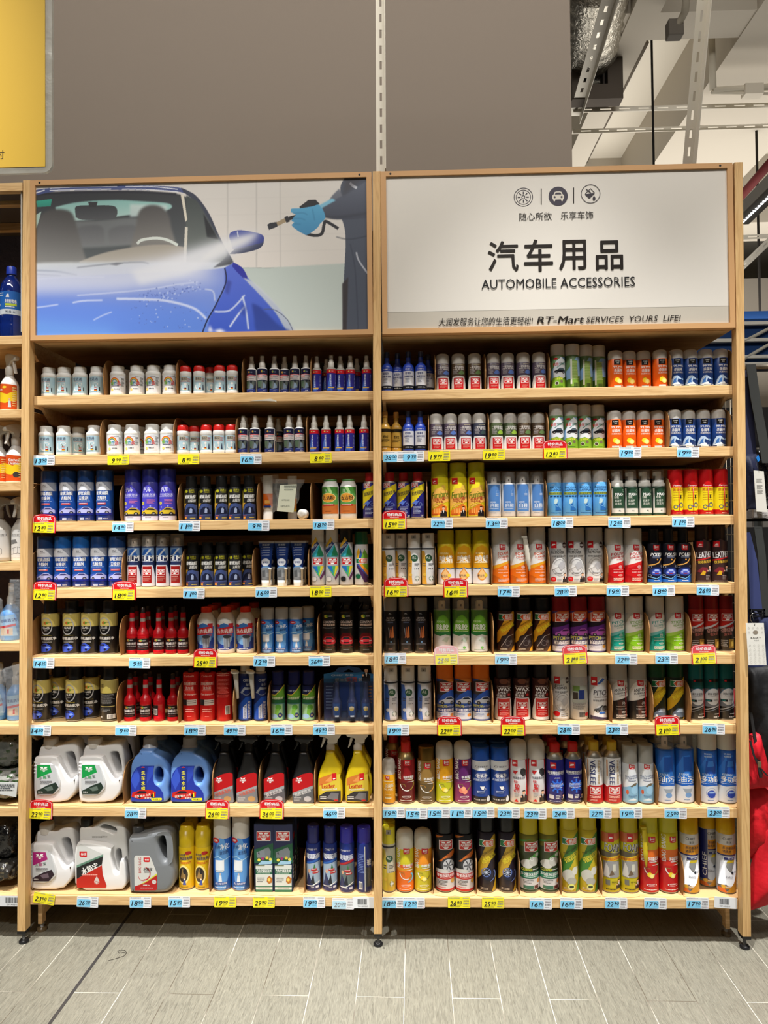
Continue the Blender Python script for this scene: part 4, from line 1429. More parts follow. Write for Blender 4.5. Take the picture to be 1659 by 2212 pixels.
def art_pitchp(a):
 a.P([(-.97, .56), (-.97, .72), (-.3, .745), (.97, .74), (.97, .56)], (196, 90, 40))
 a.P([(-.97, .74), (-.4, .75), (-.97, .69)], (70, 50, 110))
 logo_v(a, .0, .635, 1.4, (206, 70, 40))
 a.P([(-.97, .32), (-.97, .46), (.97, .62), (.97, .30)], (90, 40, 120))
 a.P([(-.97, .44), (-.97, .55), (.97, .56), (.97, .52)], (34, 24, 34))
 car(a, .1, .31, 1.75, (170, 90, 180), (60, 30, 70))
 a.Rc(-.97, .97, .02, .27, (70, 66, 100))
 a.T('PITCH', -.35, .255, .065, (206, 206, 90), w=1.1, bold=.06)
 a.T('CLEANER', .6, .25, .03, WH, w=.6)
 a.T('柏油清除剂', .0, .175, .07, WH, w=1.7, bold=.06)
 a.P([(-.97, .02), (-.97, .11), (.97, .13), (.97, .02)], (196, 196, 206))
 a.micro(-.8, .2, .05, .1, 2, (110, 110, 120))
 a.E(.6, .10, .2, .03, (206, 150, 60))
 a.Rc(-.9, .97, .0, .02, (80, 70, 130))

spec('pitchp', w=38, h=117, body=canbody(.755, [(0, (80, 70, 110)), (.3, (40, 26, 40)), (.55, (180, 70, 40))]), cap=capst(.755, .97), capc=(120, 16, 24), art=art_pitchp, cat='spray can', desc='purple sports car pitch cleaner can with red cap')

def art_engine(a):
 logo_v(a, .0, .61, 1.3, (196, 40, 36))
 a.P([(-.97, .43), (.97, .545), (.97, .515), (-.97, .39)], (190, 190, 194))
 a.T('引擎线路保护', .05, .385, .075, (200, 150, 140), w=1.7, rot=10, shear=.2, bold=.05)
 a.T('清洗剂', .0, .31, .05, (196, 120, 110), w=1.0, rot=10, bold=.04)
 a.Rc(.1, .9, .05, .22, (130, 100, 40))
 a.P([(.3, .08), (.8, .1), (.75, .18), (.35, .17)], (190, 156, 70))
 a.micro(-.8, 0, .07, .2, 4, (150, 146, 140))

spec('engine', w=31.3, h=118, body=canbody(.755, [(0, (50, 44, 38)), (.43, (176, 36, 28))]), cap=capst(.755, .97), capc=(120, 16, 18), art=art_engine, cat='spray can', desc='red and black engine cleaner can with red cap')

def art_sham(back=False):
 def f(a):
  if back:
   a.micro(-.8, .8, .86, .93, 2, (240, 170, 160))
   a.micro(-.8, .8, .45, .82, 14, (236, 120, 110))
   a.Rc(-.8, .8, .52, .53, (120, 20, 20))
   a.Rc(.3, .8, .13, .30, WH)
   a.bars(.35, .75, .14, .29, n=10)
   return
  a.T('Carlando', .0, .88, .04, (240, 190, 180), w=1.2, shear=.2)
  a.P([(-.7, .5), (-.5, .75), (0, .81), (.5, .75), (.7, .5)], (226, 50, 44))
  a.T('浓缩樱桃红', .05, .73, .06, (246, 226, 220), w=1.5, bold=.05)
  a.T('洗车液', .05, .645, .06, (246, 226, 220), w=.95, bold=.05)
  a.micro(-.6, .6, .585, .6, 1, (240, 170, 160))
  a.T('Car shampoo', .05, .52, .05, (246, 220, 210), w=1.5, bold=.03)
  a.Rc(-.85, -.25, .31, .42, (40, 40, 44))
  a.Rc(-.25, .85, .31, .42, (214, 206, 200))
  a.micro(-.2, .8, .33, .40, 2, (80, 80, 84))
  a.micro(-.5, .6, .16, .24, 2, (240, 170, 160))
  a.micro(-.2, .3, .08, .095, 1, (240, 170, 160))
 return f

RB = (196, 26, 26)
shb = [(0, .94, RB), (.01, .99, RB), (.03, 1, RB), (.91, 1, RB), (.925, .97, RB), (.93, .4, RB)]
spec('sham', name='shampoo_bottle', w=35, h=111, body=shb, cap=[(.925, .38), (.99, .38), (1, .3)], capc=(60, 20, 22), art=art_sham(), cat='bottle', desc='red car shampoo bottle with dark cap')
spec('shamb', name='shampoo_bottle', w=35, h=111, body=shb, cap=[(.925, .38), (.99, .38), (1, .3)], capc=(60, 20, 22), art=art_sham(True), cat='bottle', desc='red car shampoo bottle turned to its back label')

def art_fuel(a):
 a.T('CHIEF', .3, .74, .045, (200, 206, 220), w=.95, bold=.05)
 a.T('车仆', .5, .66, .05, (200, 206, 220), w=.6, bold=.04)
 a.P([(-.6, .52), (0, .62), (.9, .6), (.9, .57), (.1, .57), (-.4, .5)], (150, 156, 166))
 a.ring(.3, .52, .6, .05, .2, (130, 136, 150), 180, 360)
 a.P([(-.95, .03), (-.95, .28), (.2, .44), (.9, .44), (.9, .1), (.4, .03)], (30, 80, 180))
 a.P([(-.2, .05), (-.2, .26), (.3, .32), (.3, .05)], (206, 214, 226))
 a.V('燃油系统清洗', .05, .06, .28, .28, (36, 60, 130))
 a.V('发动机清洁剂', .6, .06, .36, .34, WH)

def funnel(root, r, H):
 mb = MB()
 c = (214, 212, 204)
 mb.tube([(-r * 1.35, -r * 1.1, .88 * H), (-r * 1.33, -r * 1.1, .93 * H), (-r * 1.25, -r * 1.1, .925 * H), (-r * .95, -r * 1.12, .42 * H)], [r * .62, r * .62, r * .42, r * .2], c, 14)
 part(mb, 'funnel', 'print', root)

FB = (26, 42, 100)
spec('fuel', name='additive_bottle', w=30, h=119, body=[(0, .94, FB), (.01, .99, FB), (.03, 1, FB), (.80, 1, FB), (.84, .92, FB), (.855, .80, (170, 172, 176)), (.875, .80, (170, 172, 176)), (.88, .62, (170, 172, 176)), (.92, .6, (170, 172, 176))],
 cap=[(.90, .68), (.99, .66), (1, .6)], capc=(190, 188, 180), extra=[funnel], art=art_fuel, cat='bottle', desc='navy fuel additive bottle with white funnel')

def art_navyg(a):
 a.P([(-.97, .46), (-.97, .52), (-.2, .52), (.4, .60), (.97, .71), (.97, .46)], (100, 160, 50))
 a.line([(-.97, .53), (-.2, .53), (.4, .61), (.97, .72)], .003, (214, 190, 70))
 a.T('CHIEF 车仆', -.2, .615, .04, (200, 206, 226), w=1.1, bold=.03)
 a.T('高效防锈剂', .0, .465, .055, (226, 236, 200), w=1.5, shear=.2, bold=.05)
 a.Rc(-.97, .97, .02, .36, (80, 130, 130))
 a.P([(-.9, .03), (-.9, .34), (.75, .34), (.75, .03)], (150, 196, 150))
 a.E(.2, .28, .4, .06, (90, 160, 60))
 a.P([(-.3, .1), (.3, .1), (.3, .26), (-.2, .24)], (120, 180, 70))
 a.E(-.4, .1, .5, .05, (150, 190, 226))
 a.E(.45, .12, .3, .05, (30, 50, 110))
 a.micro(.3, .6, .10, .14, 2, (220, 200, 120))

spec('navyg', w=30, h=106, body=canbody(.72, [(0, (180, 186, 120)), (.02, (40, 100, 60)), (.45, (26, 30, 72))]), cap=capst(.72, .86), capc=(30, 34, 90), art=art_navyg, cat='spray can', desc='navy and green rust guard can')

def art_bugan(a):
 a.P([(-.97, .46), (-.97, .73), (.97, .73), (.97, .46)], (60, 50, 46))
 a.P([(-.97, .68), (-.97, .735), (-.3, .735)], (40, 70, 150))
 a.P([(-.97, .735), (.97, .735), (.97, .66), (-.3, .73)], (214, 120, 40))
 logo_v(a, .08, .60, 1.4, (196, 40, 36))
 a.P([(-.9, .34), (-.4, .46), (.5, .54), (.97, .52), (.97, .24), (-.9, .24)], (50, 90, 180))
 car(a, .1, .31, 1.75, (206, 214, 226), (30, 40, 60))
 a.T('REMOVE', -.4, .26, .05, (206, 206, 70), w=1.0, bold=.06)
 a.T('OF STICKER', .5, .255, .025, WH, w=.8)
 a.Rc(-.97, .97, .155, .225, (50, 80, 150))
 a.T('不干胶清除剂', .0, .19, .055, WH, w=1.7, bold=.06)
 a.P([(-.97, .02), (-.97, .15), (.97, .15), (.97, .02)], (196, 202, 214))
 a.micro(-.8, .2, .07, .13, 3, (60, 90, 150))
 a.E(.65, .1, .2, .03, (206, 130, 50))
 a.Rc(-.97, .97, .0, .03, (70, 90, 150))

spec('bugan', w=38, h=121, body=canbody(.745, [(0, (90, 110, 160)), (.3, (40, 60, 110)), (.5, (190, 100, 36))]), cap=capst(.745, .975), capc=(206, 104, 26), art=art_bugan, cat='spray can', desc='orange capped sticker remover can with blue car')

def art_waxk(a):
 a.E(.0, .70, .5, .05, (120, 70, 50))
 a.micro(.5, .9, .6, .72, 5, (150, 110, 90))
 a.T('DASHBOARD', .0, .605, .025, (206, 190, 180), w=1.5, bold=.03)
 a.T('WAX', .05, .555, .065, WH, w=1.6, bold=.06)
 a.T('SPRAY', -.1, .495, .04, WH, w=1.2, bold=.05)
 a.T('表板蜡', -.3, .445, .05, (236, 230, 226), w=1.0, bold=.05)
 a.E(.6, .46, .16, None, (180, 40, 40))
 a.P([(-.97, .20), (-.85, .36), (-.75, .41), (.75, .41), (.85, .36), (.97, .20), (.97, .02), (-.97, .02)], (216, 214, 214))
 a.Rc(-.7, .7, .07, .395, (190, 30, 30))
 a.Rc(-.66, .66, .345, .39, (200, 60, 56))
 logo_v(a, 0, .27, 1.05)
 a.micro(-.5, .5, .165, .185, 1, (240, 200, 190))
 a.micro(-.5, .55, .09, .15, 3, (226, 150, 140))

spec('waxk', w=36.5, h=120, body=canbody(.745, [(0, (212, 210, 210)), (.2, (66, 34, 30))]), cap=capst(.745, .82), capc=(36, 30, 30), art=art_waxk, cat='spray can', desc='brown and red dashboard wax can with dark cap')

def art_brake(a):
 a.Rc(-.55, .75, .685, .74, BK)
 a.Rc(-.5, -.25, .69, .735, RED)
 a.micro(-.2, .7, .70, .725, 1, (206, 206, 206))
 a.P([(-.97, .24), (-.97, .56), (.97, .56), (.97, .24)], (110, 116, 126))
 a.E(.0, .42, .92, .15, (214, 218, 224))
 a.ring(.0, .42, .94, .155, .05, (60, 130, 170), 20, 160)
 a.T('刹车卡钳清洗', .1, .47, .045, (50, 56, 66), w=1.5, bold=.04)
 a.micro(-.6, .7, .42, .435, 1, (110, 114, 124))
 a.Rc(-.85, -.15, .33, .37, BK)
 a.T('GW', -.6, .35, .025, (70, 200, 200), w=.4)
 a.micro(0, .6, .34, .37, 2, (110, 114, 124))
 a.line([(-.95, .18), (-.2, .22), (.95, .27)], .004, (190, 196, 204))
 a.line([(-.95, .14), (-.2, .18), (.95, .24)], .003, (120, 126, 134))
 a.micro(.1, .8, .09, .12, 1, (206, 206, 206))
 a.T('净含量 300ml', .4, .06, .025, WH, w=.9, bold=.03)

spec('brake', w=31.6, h=118, body=canbody(.72, [(0, (30, 32, 36)), (.56, (20, 84, 84))]), cap=capst(.72, .97), capc=(18, 92, 94), art=art_brake, extra=[straw(.93, .05, .55, (200, 40, 40))], cat='spray can', desc='teal and black brake cleaner can')

def art_small(a):
 logo_b(a, -.15, .60, .62)
 a.micro(-.7, .7, .475, .52, 1, (236, 226, 190))
 a.T('杀菌率', .1, .415, .10, (246, 236, 200), w=1.2, bold=.05)
 a.T('99.99%', .0, .325, .05, (246, 236, 200), w=1.3, bold=.05)
 a.micro(-.4, .4, .2, .22, 1, (240, 220, 150))
 a.Rc(-.5, .4, .12, .16, (236, 226, 180))
 a.micro(-.4, .3, .13, .15, 1, (110, 90, 30))

spec('small', w=28, h=93, body=canbody(.66, [(0, (222, 160, 30))]), cap=capdome(.66), capc=FRO, capm='frost', extra=[nozzle(.67, .85, (236, 236, 230), .5)], art=art_small, cat='spray can', desc='short amber can with frosted dome cap')

def art_bb(c1, c2, t, fruit, rt=(140, 130, 50)):
 def f(a):
  a.P([(-.97, .02), (-.97, .35), (.97, .35), (.97, .02)], c1)
  a.P([(-.97, .35), (-.97, .40), (.97, .40), (.97, .35)], tuple((x + y) // 2 for x, y in zip(c1, c2)))
  a.V('BIAO BANG', -.68, .40, .735, .34, WH, True, .07)
  logo_b(a, .2, .68, .72)
  a.ring(.15, .32, .75, None, .12, WH, 180, 360)
  a.ring(.15, .32, .75, None, .14, rt, -70, 80)
  a.line([(-.6, .32), (-.1, .32), (.0, .28)], .0014, rt)
  a.T(t, .3, .44, .048, WH, w=1.05, bold=.05)
  a.micro(-.1, .85, .385, .405, 1, WH)
  a.micro(.2, .9, .345, .365, 1, WH)
  if fruit == 'lemon':
   lemon(a, .05, .23, .24)
  elif fruit == 'peach':
   a.E(-.2, .22, .28, None, (230, 130, 110))
   a.E(.15, .20, .28, None, (236, 150, 120))
   a.E(.0, .25, .24, None, (240, 170, 130))
  elif fruit == 'arc':
   a.ring(.3, .25, .6, None, .22, (110, 180, 220), -90, 50)
  a.ring(.1, .11, .5, .018, .14, WH)
  a.micro(-.2, .4, .103, .118, 1, WH)
  a.micro(-.6, .7, .035, .055, 1, WH)
 return f

bbr = canbody(.72, [(0, (110, 20, 24)), (.35, (136, 24, 30))])
spec('bbred', w=38.5, h=127, body=bbr, cap=capst(.82, .55), capc=(196, 34, 26), extra=[neck(.72, .83, (200, 180, 130), .95, .58)], art=art_bb((96, 24, 26), (130, 24, 30), '粘胶清洗剂', '', (150, 130, 50)), cat='spray can', desc='dark red can with small red cap')
spec('bbbronze', w=38.5, h=118, body=canbody(.76, [(0, (80, 66, 40)), (.3, (140, 108, 56))]), cap=capst(.76, .90, .8), capc=(130, 98, 46), capm='metal', art=art_bb((92, 76, 48), (140, 108, 56), '表板蜡', '', (206, 150, 60)), cat='spray can', desc='bronze can with bronze cap')
spec('bbyel', w=38, h=127, body=canbody(.74, [(0, (190, 190, 30)), (.35, (226, 160, 30))]), cap=capdome(.74, .985), capc=FRO, capm='frost', extra=[nozzle(.75, .88, (240, 236, 226), .5)], art=art_bb((186, 188, 30), (224, 160, 30), '表板蜡', 'lemon'), cat='spray can', desc='yellow lemon can with frosted cap')
spec('bbpur', w=38, h=127, body=canbody(.74, [(0, (120, 40, 100)), (.35, (90, 36, 96))]), cap=capdome(.74, .985), capc=FRO, capm='frost', extra=[nozzle(.75, .88, (240, 236, 226), .5)], art=art_bb((130, 40, 96), (84, 36, 96), '表板蜡', 'peach'), cat='spray can', desc='purple peach can with frosted cap')
spec('bbgrease', w=38, h=128, body=canbody(.71, [(0, (226, 100, 30)), (.45, (206, 196, 40))]), cap=capdome(.71, .985), capc=(206, 202, 190), art=art_bb((226, 110, 30), (216, 190, 40), '黄油喷剂', 'arc'), cat='spray can', desc='yellow and orange can with grey dome cap')
spec('bbdash', w=38, h=128, body=canbody(.71, [(0, (196, 186, 40)), (.45, (226, 140, 30))]), cap=capdome(.71, .985), capc=(196, 192, 180), art=art_bb((196, 184, 40), (226, 150, 30), '表板蜡', 'lemon'), cat='spray can', desc='orange and olive can with grey dome cap')
spec('bbfoam', w=41, h=166, body=canbody(.76, [(0, (186, 20, 26)), (.42, (226, 110, 30)), (.55, (206, 190, 30))]), cap=capst(.76, .97), capc=(196, 190, 36), art=art_bb((186, 20, 26), (222, 60, 26), '多功能泡沫', 'lemon'), cat='spray can', desc='red and yellow foam cleaner can with yellow cap')

def art_chiefb(a):
 a.Rc(-.97, .97, .63, .75, (214, 216, 220))
 a.T('CHIEF', -.15, .66, .03, (40, 50, 90), w=1.05, bold=.05)
 a.T('车仆', .6, .66, .03, (40, 50, 90), w=.35)
 a.P([(-.97, .60), (0, .585), (.97, .60), (.97, .64), (-.97, .64)], (214, 216, 220))
 a.ring(.0, .50, .62, .05, .04, WH)
 a.T('玻璃净', .0, .50, .07, WH, w=1.05, bold=.04)
 a.T('去油膜泡沫清洁剂', .0, .425, .045, (206, 216, 236), w=1.75, bold=.04)
 a.P([(-.2, .31), (.3, .31), (.2, .25), (0, .25)], WH)
 a.ring(.3, .26, .14, None, .2, WH)
 a.micro(-.5, .3, .17, .225, 2, (206, 216, 236))
 a.Rc(-.97, .97, .015, .125, (28, 30, 36))
 a.T('净含量: 450ml', -.2, .07, .025, WH, w=1.2, bold=.02)
 drop(a, .7, .07, .4, .12, (206, 216, 226))

spec('chiefb', w=39.5, h=118, body=canbody(.76, [(0, (28, 30, 36)), (.125, (26, 62, 140)), (.64, (214, 216, 220))]), cap=capst(.76, .97, .85), capc=(26, 74, 160), art=art_chiefb, cat='spray can', desc='blue glass cleaner can with white band')

def art_carb(a):
 a.P([(.72, .02), (.85, .35), (.72, .70), (.97, .70), (.97, .02)], (196, 26, 34))
 a.P([(-.97, .70), (-.86, .70), (-.97, .2)], (196, 26, 34))
 a.Rc(-.72, -.15, .60, .70, RED)
 a.P([(-.66, .63), (-.25, .65), (-.35, .665), (-.62, .665)], WH)
 a.P([(.1, .50), (.2, .56), (.5, .57), (.8, .53), (.75, .45), (.4, .44)], (50, 50, 54))
 a.P([(-.6, .53), (-.1, .53), (-.4, .47), (-.6, .49)], (196, 30, 36))
 a.T('化油器清洗剂', .0, .415, .042, (40, 40, 60), w=1.3, bold=.03)
 a.T('快!', -.35, .35, .05, RED, w=.4, bold=.05)
 a.T('猛!', -.2, .275, .09, RED, w=.55, bold=.07)
 a.T('省力!', -.3, .205, .05, RED, w=.6, bold=.05)
 man(a, .5, .03, .8)
 a.micro(-.5, 0, .1, .16, 3, (150, 150, 150))
 a.P([(-.6, .03), (-.3, .075), (-.1, .03)], RED)

spec('carb', w=38, h=131, body=canbody(.70, [(0, (216, 214, 216))]), cap=capdome(.71, .985), capc=FRO, capm='frost', extra=[neck(.69, .73, (200, 190, 170), .95, .6), nozzle(.73, .88, (226, 214, 190), .3)], art=art_carb, cat='spray can', desc='white carburettor cleaner can')

def art_bolt(a):
 a.Rc(-.62, .0, .60, .70, RED)
 a.P([(-.55, .63), (-.1, .65), (-.2, .67), (-.5, .665)], WH)
 a.T('好顺螺栓松动剂', .0, .525, .052, WH, w=1.75, bold=.05)
 a.micro(-.8, .9, .475, .495, 1, (190, 196, 230))
 a.T('(除锈剂)', .1, .435, .025, WH, w=.6)
 for t in range(0, 360, 45):
  a.line([(.1, .30), (.1 + .75 * math.cos(math.radians(t)), .30 + .75 * asp(a) * math.sin(math.radians(t)))], .006, (50, 110, 220))
 a.E(.1, .30, .45, None, (50, 110, 220))
 a.E(.1, .30, .33, None, (60, 60, 150))
 a.micro(-.6, .8, .26, .34, 4, (200, 214, 240))
 a.Rc(-.75, -.3, .085, .15, (206, 206, 210))
 a.micro(-.1, .4, .08, .15, 3, WH)
 man(a, .75, .03, .5)
 a.micro(-.7, .6, .03, .05, 1, (190, 196, 230))

spec('bolt', w=38.5, h=124, body=canbody(.74, [(0, (38, 38, 122))]), cap=capst(.84, .57), capc=(200, 32, 28), extra=[neck(.74, .85, (206, 202, 192), .95, .6)], art=art_bolt, cat='spray can', desc='indigo can with red cap')

def art_veslee(a):
 a.P([(-.97, .30), (-.97, .74), (-.75, .74), (-.75, .30)], (206, 206, 204))
 a.Rc(-.78, -.68, .45, .72, (196, 120, 40))
 a.V('VESLEE', -.25, .32, .72, .55, (36, 46, 100), False, .06)
 a.V('多功能强力除锈剂', .38, .33, .72, .26, (176, 140, 70))
 a.V('强力清洗剂', .66, .45, .70, .16, (120, 120, 126))
 a.Rc(-.97, .97, .02, .30, (176, 26, 30))
 a.P([(-.9, .3), (-.6, .3), (-.75, .27)], WH)
 logo_v(a, .0, .215, 1.0, (196, 40, 40))
 a.micro(-.6, .6, .085, .13, 2, (240, 200, 190))
 a.micro(-.6, .2, .035, .07, 2, (240, 200, 190))

spec('veslee', w=38, h=128, body=canbody(.745, [(0, (176, 26, 30)), (.30, (214, 212, 210))]), cap=capst(.84, .55), capc=(196, 160, 40), extra=[neck(.745, .85, (206, 200, 186), .95, .58)], art=art_veslee, cat='spray can', desc='white red can with yellow cap')

def art_multi(a):
 a.P([(-.9, .05), (-.9, .5), (0, .69), (.6, .66), (.95, .5), (.95, .05)], (222, 226, 230))
 logo_b(a, -.05, .64, .72)
 a.T('MULTI-PURPOSE', .0, .475, .03, (60, 84, 130), w=1.6, rot=6, bold=.03)
 a.T('STICKER REMOVER', .0, .44, .026, (60, 84, 130), w=1.6, rot=6, bold=.03)
 a.micro(-.5, .5, .38, .40, 1, (60, 84, 130))
 a.P([(-.97, .02), (-.97, .27), (.0, .33), (.97, .33), (.97, .02)], (130, 176, 206))
 a.P([(-.3, .3), (.3, .36), (.7, .35), (.2, .28)], (110, 100, 80))
 a.E(.3, .24, .5, .07, (150, 196, 226))
 a.E(-.6, .20, .14, .04, (200, 90, 50))
 a.micro(-.5, .6, .1, .14, 2, (60, 100, 150))
 a.P([(-.6, .06), (.1, .1), (.6, .06)], (214, 226, 236))

spec('multi', w=32.5, h=122, body=canbody(.69, [(0, (140, 180, 206)), (.25, (210, 214, 218))]), cap=capst(.69, .975), capc=(168, 166, 160), art=art_multi, cat='spray can', desc='white pale blue remover can')

def art_krenn(t, cap2, pic):
 def f(a):
  a.Rc(-.97, .97, .24, .745, (30, 96, 190))
  a.P([(-.97, .30), (-.9, .5), (-.4, .66), (.3, .69), (.9, .5), (.97, .30)], (44, 120, 214))
  a.Rc(-.3, .6, .45, .66, (24, 84, 180) if pic else (30, 92, 190))
  if not pic:
   a.P([(-.5, .42), (-.4, .60), (.3, .62), (.6, .56), (.6, .42)], (26, 80, 176))
   a.P([(-.3, .52), (-.2, .60), (.3, .61), (.4, .53)], (60, 130, 220))
   a.T('99.999%', -.2, .70, .025, (206, 226, 240), w=.7, bold=.03)
   a.T('有效除菌', -.2, .665, .025, (206, 226, 240), w=.7, bold=.03)
  a.T('KRENN', -.25, .41, .03, (196, 220, 240), w=.9, bold=.05)
  a.T(t, .0, .345, .085, WH, w=1.6, bold=.07)
  a.micro(-.8, .8, .272, .288, 1, (206, 220, 240))
  a.P([(-.97, .02), (-.97, .255), (-.4, .245), (.2, .26), (.97, .24), (.97, .02)], (206, 210, 216))
  if pic:
   a.P([(-.4, .21), (.6, .21), (.3, .12), (.0, .12)], (150, 160, 172))
   a.E(.15, .12, .32, .035, (110, 150, 200))
  else:
   a.ring(.1, .15, .55, .075, .08, (150, 160, 190))
   a.E(.1, .14, .42, .055, (40, 70, 170))
   a.P([(-.3, .15), (0, .18), (.4, .17), (.5, .15)], (150, 180, 226))
  a.micro(-.3, .3, .04, .06, 1, (60, 110, 170))
 return f

spec('oil', w=40.5, h=149, body=canbody(.765, [(0, (202, 206, 212)), (.25, (30, 84, 170))]), extra=[nozzle(.775, .92, (216, 206, 196), .34)], art=art_krenn('油污', 0, True), cat='spray can', desc='clear capped blue grease can', **clearcap(.765))
spec('mfun', w=40.5, h=149, body=canbody(.755, [(0, (202, 206, 212)), (.25, (30, 84, 170))]), cap=capst(.755, .97), capc=(206, 202, 192), extra=[], art=art_krenn('多功能', 0, False), cat='spray can', desc='blue and white multipurpose can with white cap')

def art_tire(a):
 a.P([(-.97, .735), (-.2, .75), (-.97, .70)], (206, 110, 30))
 logo_v(a, .05, .625, 1.35, (196, 40, 36))
 a.P([(-.8, .40), (.0, .49), (.97, .56), (.97, .50), (.2, .42)], (196, 100, 30))
 a.E(.25, .36, .78, .10, (50, 50, 54))
 a.E(.3, .355, .60, .085, (190, 190, 194))
 for t in range(0, 360, 60):
  a.line([(.3, .355), (.3 + .52 * math.cos(math.radians(t)), .355 + .075 * math.sin(math.radians(t)))], .004, (70, 70, 76))
 a.E(.3, .355, .14, None, (120, 120, 124))
 a.P([(-.97, .02), (-.97, .30), (-.3, .31), (.97, .28), (.97, .02)], (206, 202, 202))
 a.T('CLEANER', -.35, .29, .035, (206, 206, 190), w=1.0, bold=.05)
 a.T('TIRE FOAM', .55, .28, .022, (60, 60, 60), w=.7)
 a.Rc(-.97, .97, .175, .255, (180, 40, 36))
 a.T('轮胎泡沫亮光剂', .0, .225, .04, WH, w=1.75, bold=.05)
 a.micro(-.6, .6, .18, .198, 1, (240, 200, 190))
 a.micro(-.8, .2, .09, .16, 4, (70, 70, 70))
 a.E(.72, .15, .2, .03, (200, 150, 60))
 a.Rc(-.97, .97, .025, .05, (190, 30, 30))
 a.micro(-.8, 0, .06, .075, 1, (190, 30, 30))

spec('tire', w=39.5, h=160, body=canbody(.76, [(0, (190, 30, 30)), (.05, (200, 198, 198)), (.28, (28, 26, 28))]), cap=capst(.76, .84), capc=(26, 26, 28), art=art_tire, cat='spray can', desc='black tyre foam can with wheel picture')

def art_clean(a):
 a.P([(-.97, .68), (.2, .71), (-.97, .65)], (60, 140, 60))
 a.P([(-.97, .40), (-.97, .60), (.97, .64), (.97, .52)], (60, 70, 40))
 logo_v(a, .15, .60, 1.35, (196, 40, 36))
 a.P([(-.6, .40), (0, .47), (.97, .56), (.97, .44)], (70, 150, 60))
 a.E(-.3, .38, .6, .06, (206, 204, 196))
 a.E(.35, .41, .5, .06, (190, 188, 180))
 a.E(.7, .49, .2, None, (210, 210, 204))
 a.ring(.15, .45, .2, None, .16, WH)
 a.T('CLEANER', -.35, .305, .035, (206, 210, 70), w=1.05, bold=.06)
 a.micro(.2, .9, .29, .31, 1, (220, 220, 220))
 a.Rc(-.97, .97, .19, .275, (40, 120, 90))
 a.T('多功能泡沫清洁剂', .0, .245, .04, WH, w=1.8, bold=.05)
 a.micro(-.7, .7, .195, .215, 1, (206, 230, 220))
 a.P([(-.97, .05), (-.97, .185), (.97, .185), (.97, .05)], (206, 204, 204))
 a.micro(-.7, .3, .12, .17, 3, (70, 70, 70))
 a.Rc(-.7, .3, .055, .10, (60, 110, 90))
 a.Rc(.35, .8, .055, .10, (90, 40, 40))
 a.E(.8, .15, .16, .03, (200, 130, 60))

spec('cleang', w=41, h=161, body=canbody(.76, [(0, (24, 70, 50)), (.05, (200, 200, 196)), (.19, (50, 64, 44)), (.5, (110, 106, 34))]), cap=capst(.76, .96), capc=(200, 184, 20), art=art_clean, cat='spray can', desc='green and white foam cleaner can with yellow cap')

def art_FOAMY(a):
 a.P([(-.97, .63), (-.97, .76), (.97, .76), (.97, .68)], (206, 110, 60))
 a.Rc(-.35, .25, .65, .755, RED)
 a.P([(-.28, .685), (.15, .70), (.05, .715), (-.24, .715)], WH)
 a.T('FOAM', .15, .575, .105, (60, 60, 66), w=1.75, rot=-4, bold=.08)
 a.T('FOAM', .13, .58, .095, (206, 206, 206), w=1.65, rot=-4, bold=.03)
 a.T('CLEANER', .5, .505, .03, (206, 206, 206), w=.9, rot=-4, bold=.05)
 a.P([(-.97, .42), (-.97, .53), (.97, .50), (.97, .42)], (110, 100, 80))
 a.P([(-.97, .395), (-.97, .45), (.97, .48), (.97, .42)], (226, 190, 30))
 a.T('好顺多功能泡沫清洁剂', .0, .435, .035, (200, 60, 30), w=1.8, rot=5, bold=.06)
 a.P([(-.8, .20), (-.85, .40), (-.1, .41), (.8, .40), (.8, .20)], (150, 150, 150))
 a.P([(-.8, .22), (-.6, .40), (-.3, .32), (-.2, .2)], (206, 202, 196))
 a.P([(-.3, .22), (0, .30), (.3, .24)], (110, 90, 70))
 a.Rc(.1, .4, .28, .37, (206, 206, 190))
 man(a, .75, .06, .6)
 a.Rc(-.62, -.2, .105, .17, (110, 110, 100))
 a.T('容量:650ml', .3, .145, .02, (40, 40, 30), w=.7, bold=.03)
 a.micro(-.6, .5, .03, .06, 1, (60, 50, 30))

spec('foamy', w=39, h=166, body=canbody(.765, [(0, (206, 196, 30))]), cap=capst(.765, .96), capc=(196, 180, 26), art=art_FOAMY, cat='spray can', desc='yellow foam cleaner can with large grey lettering')

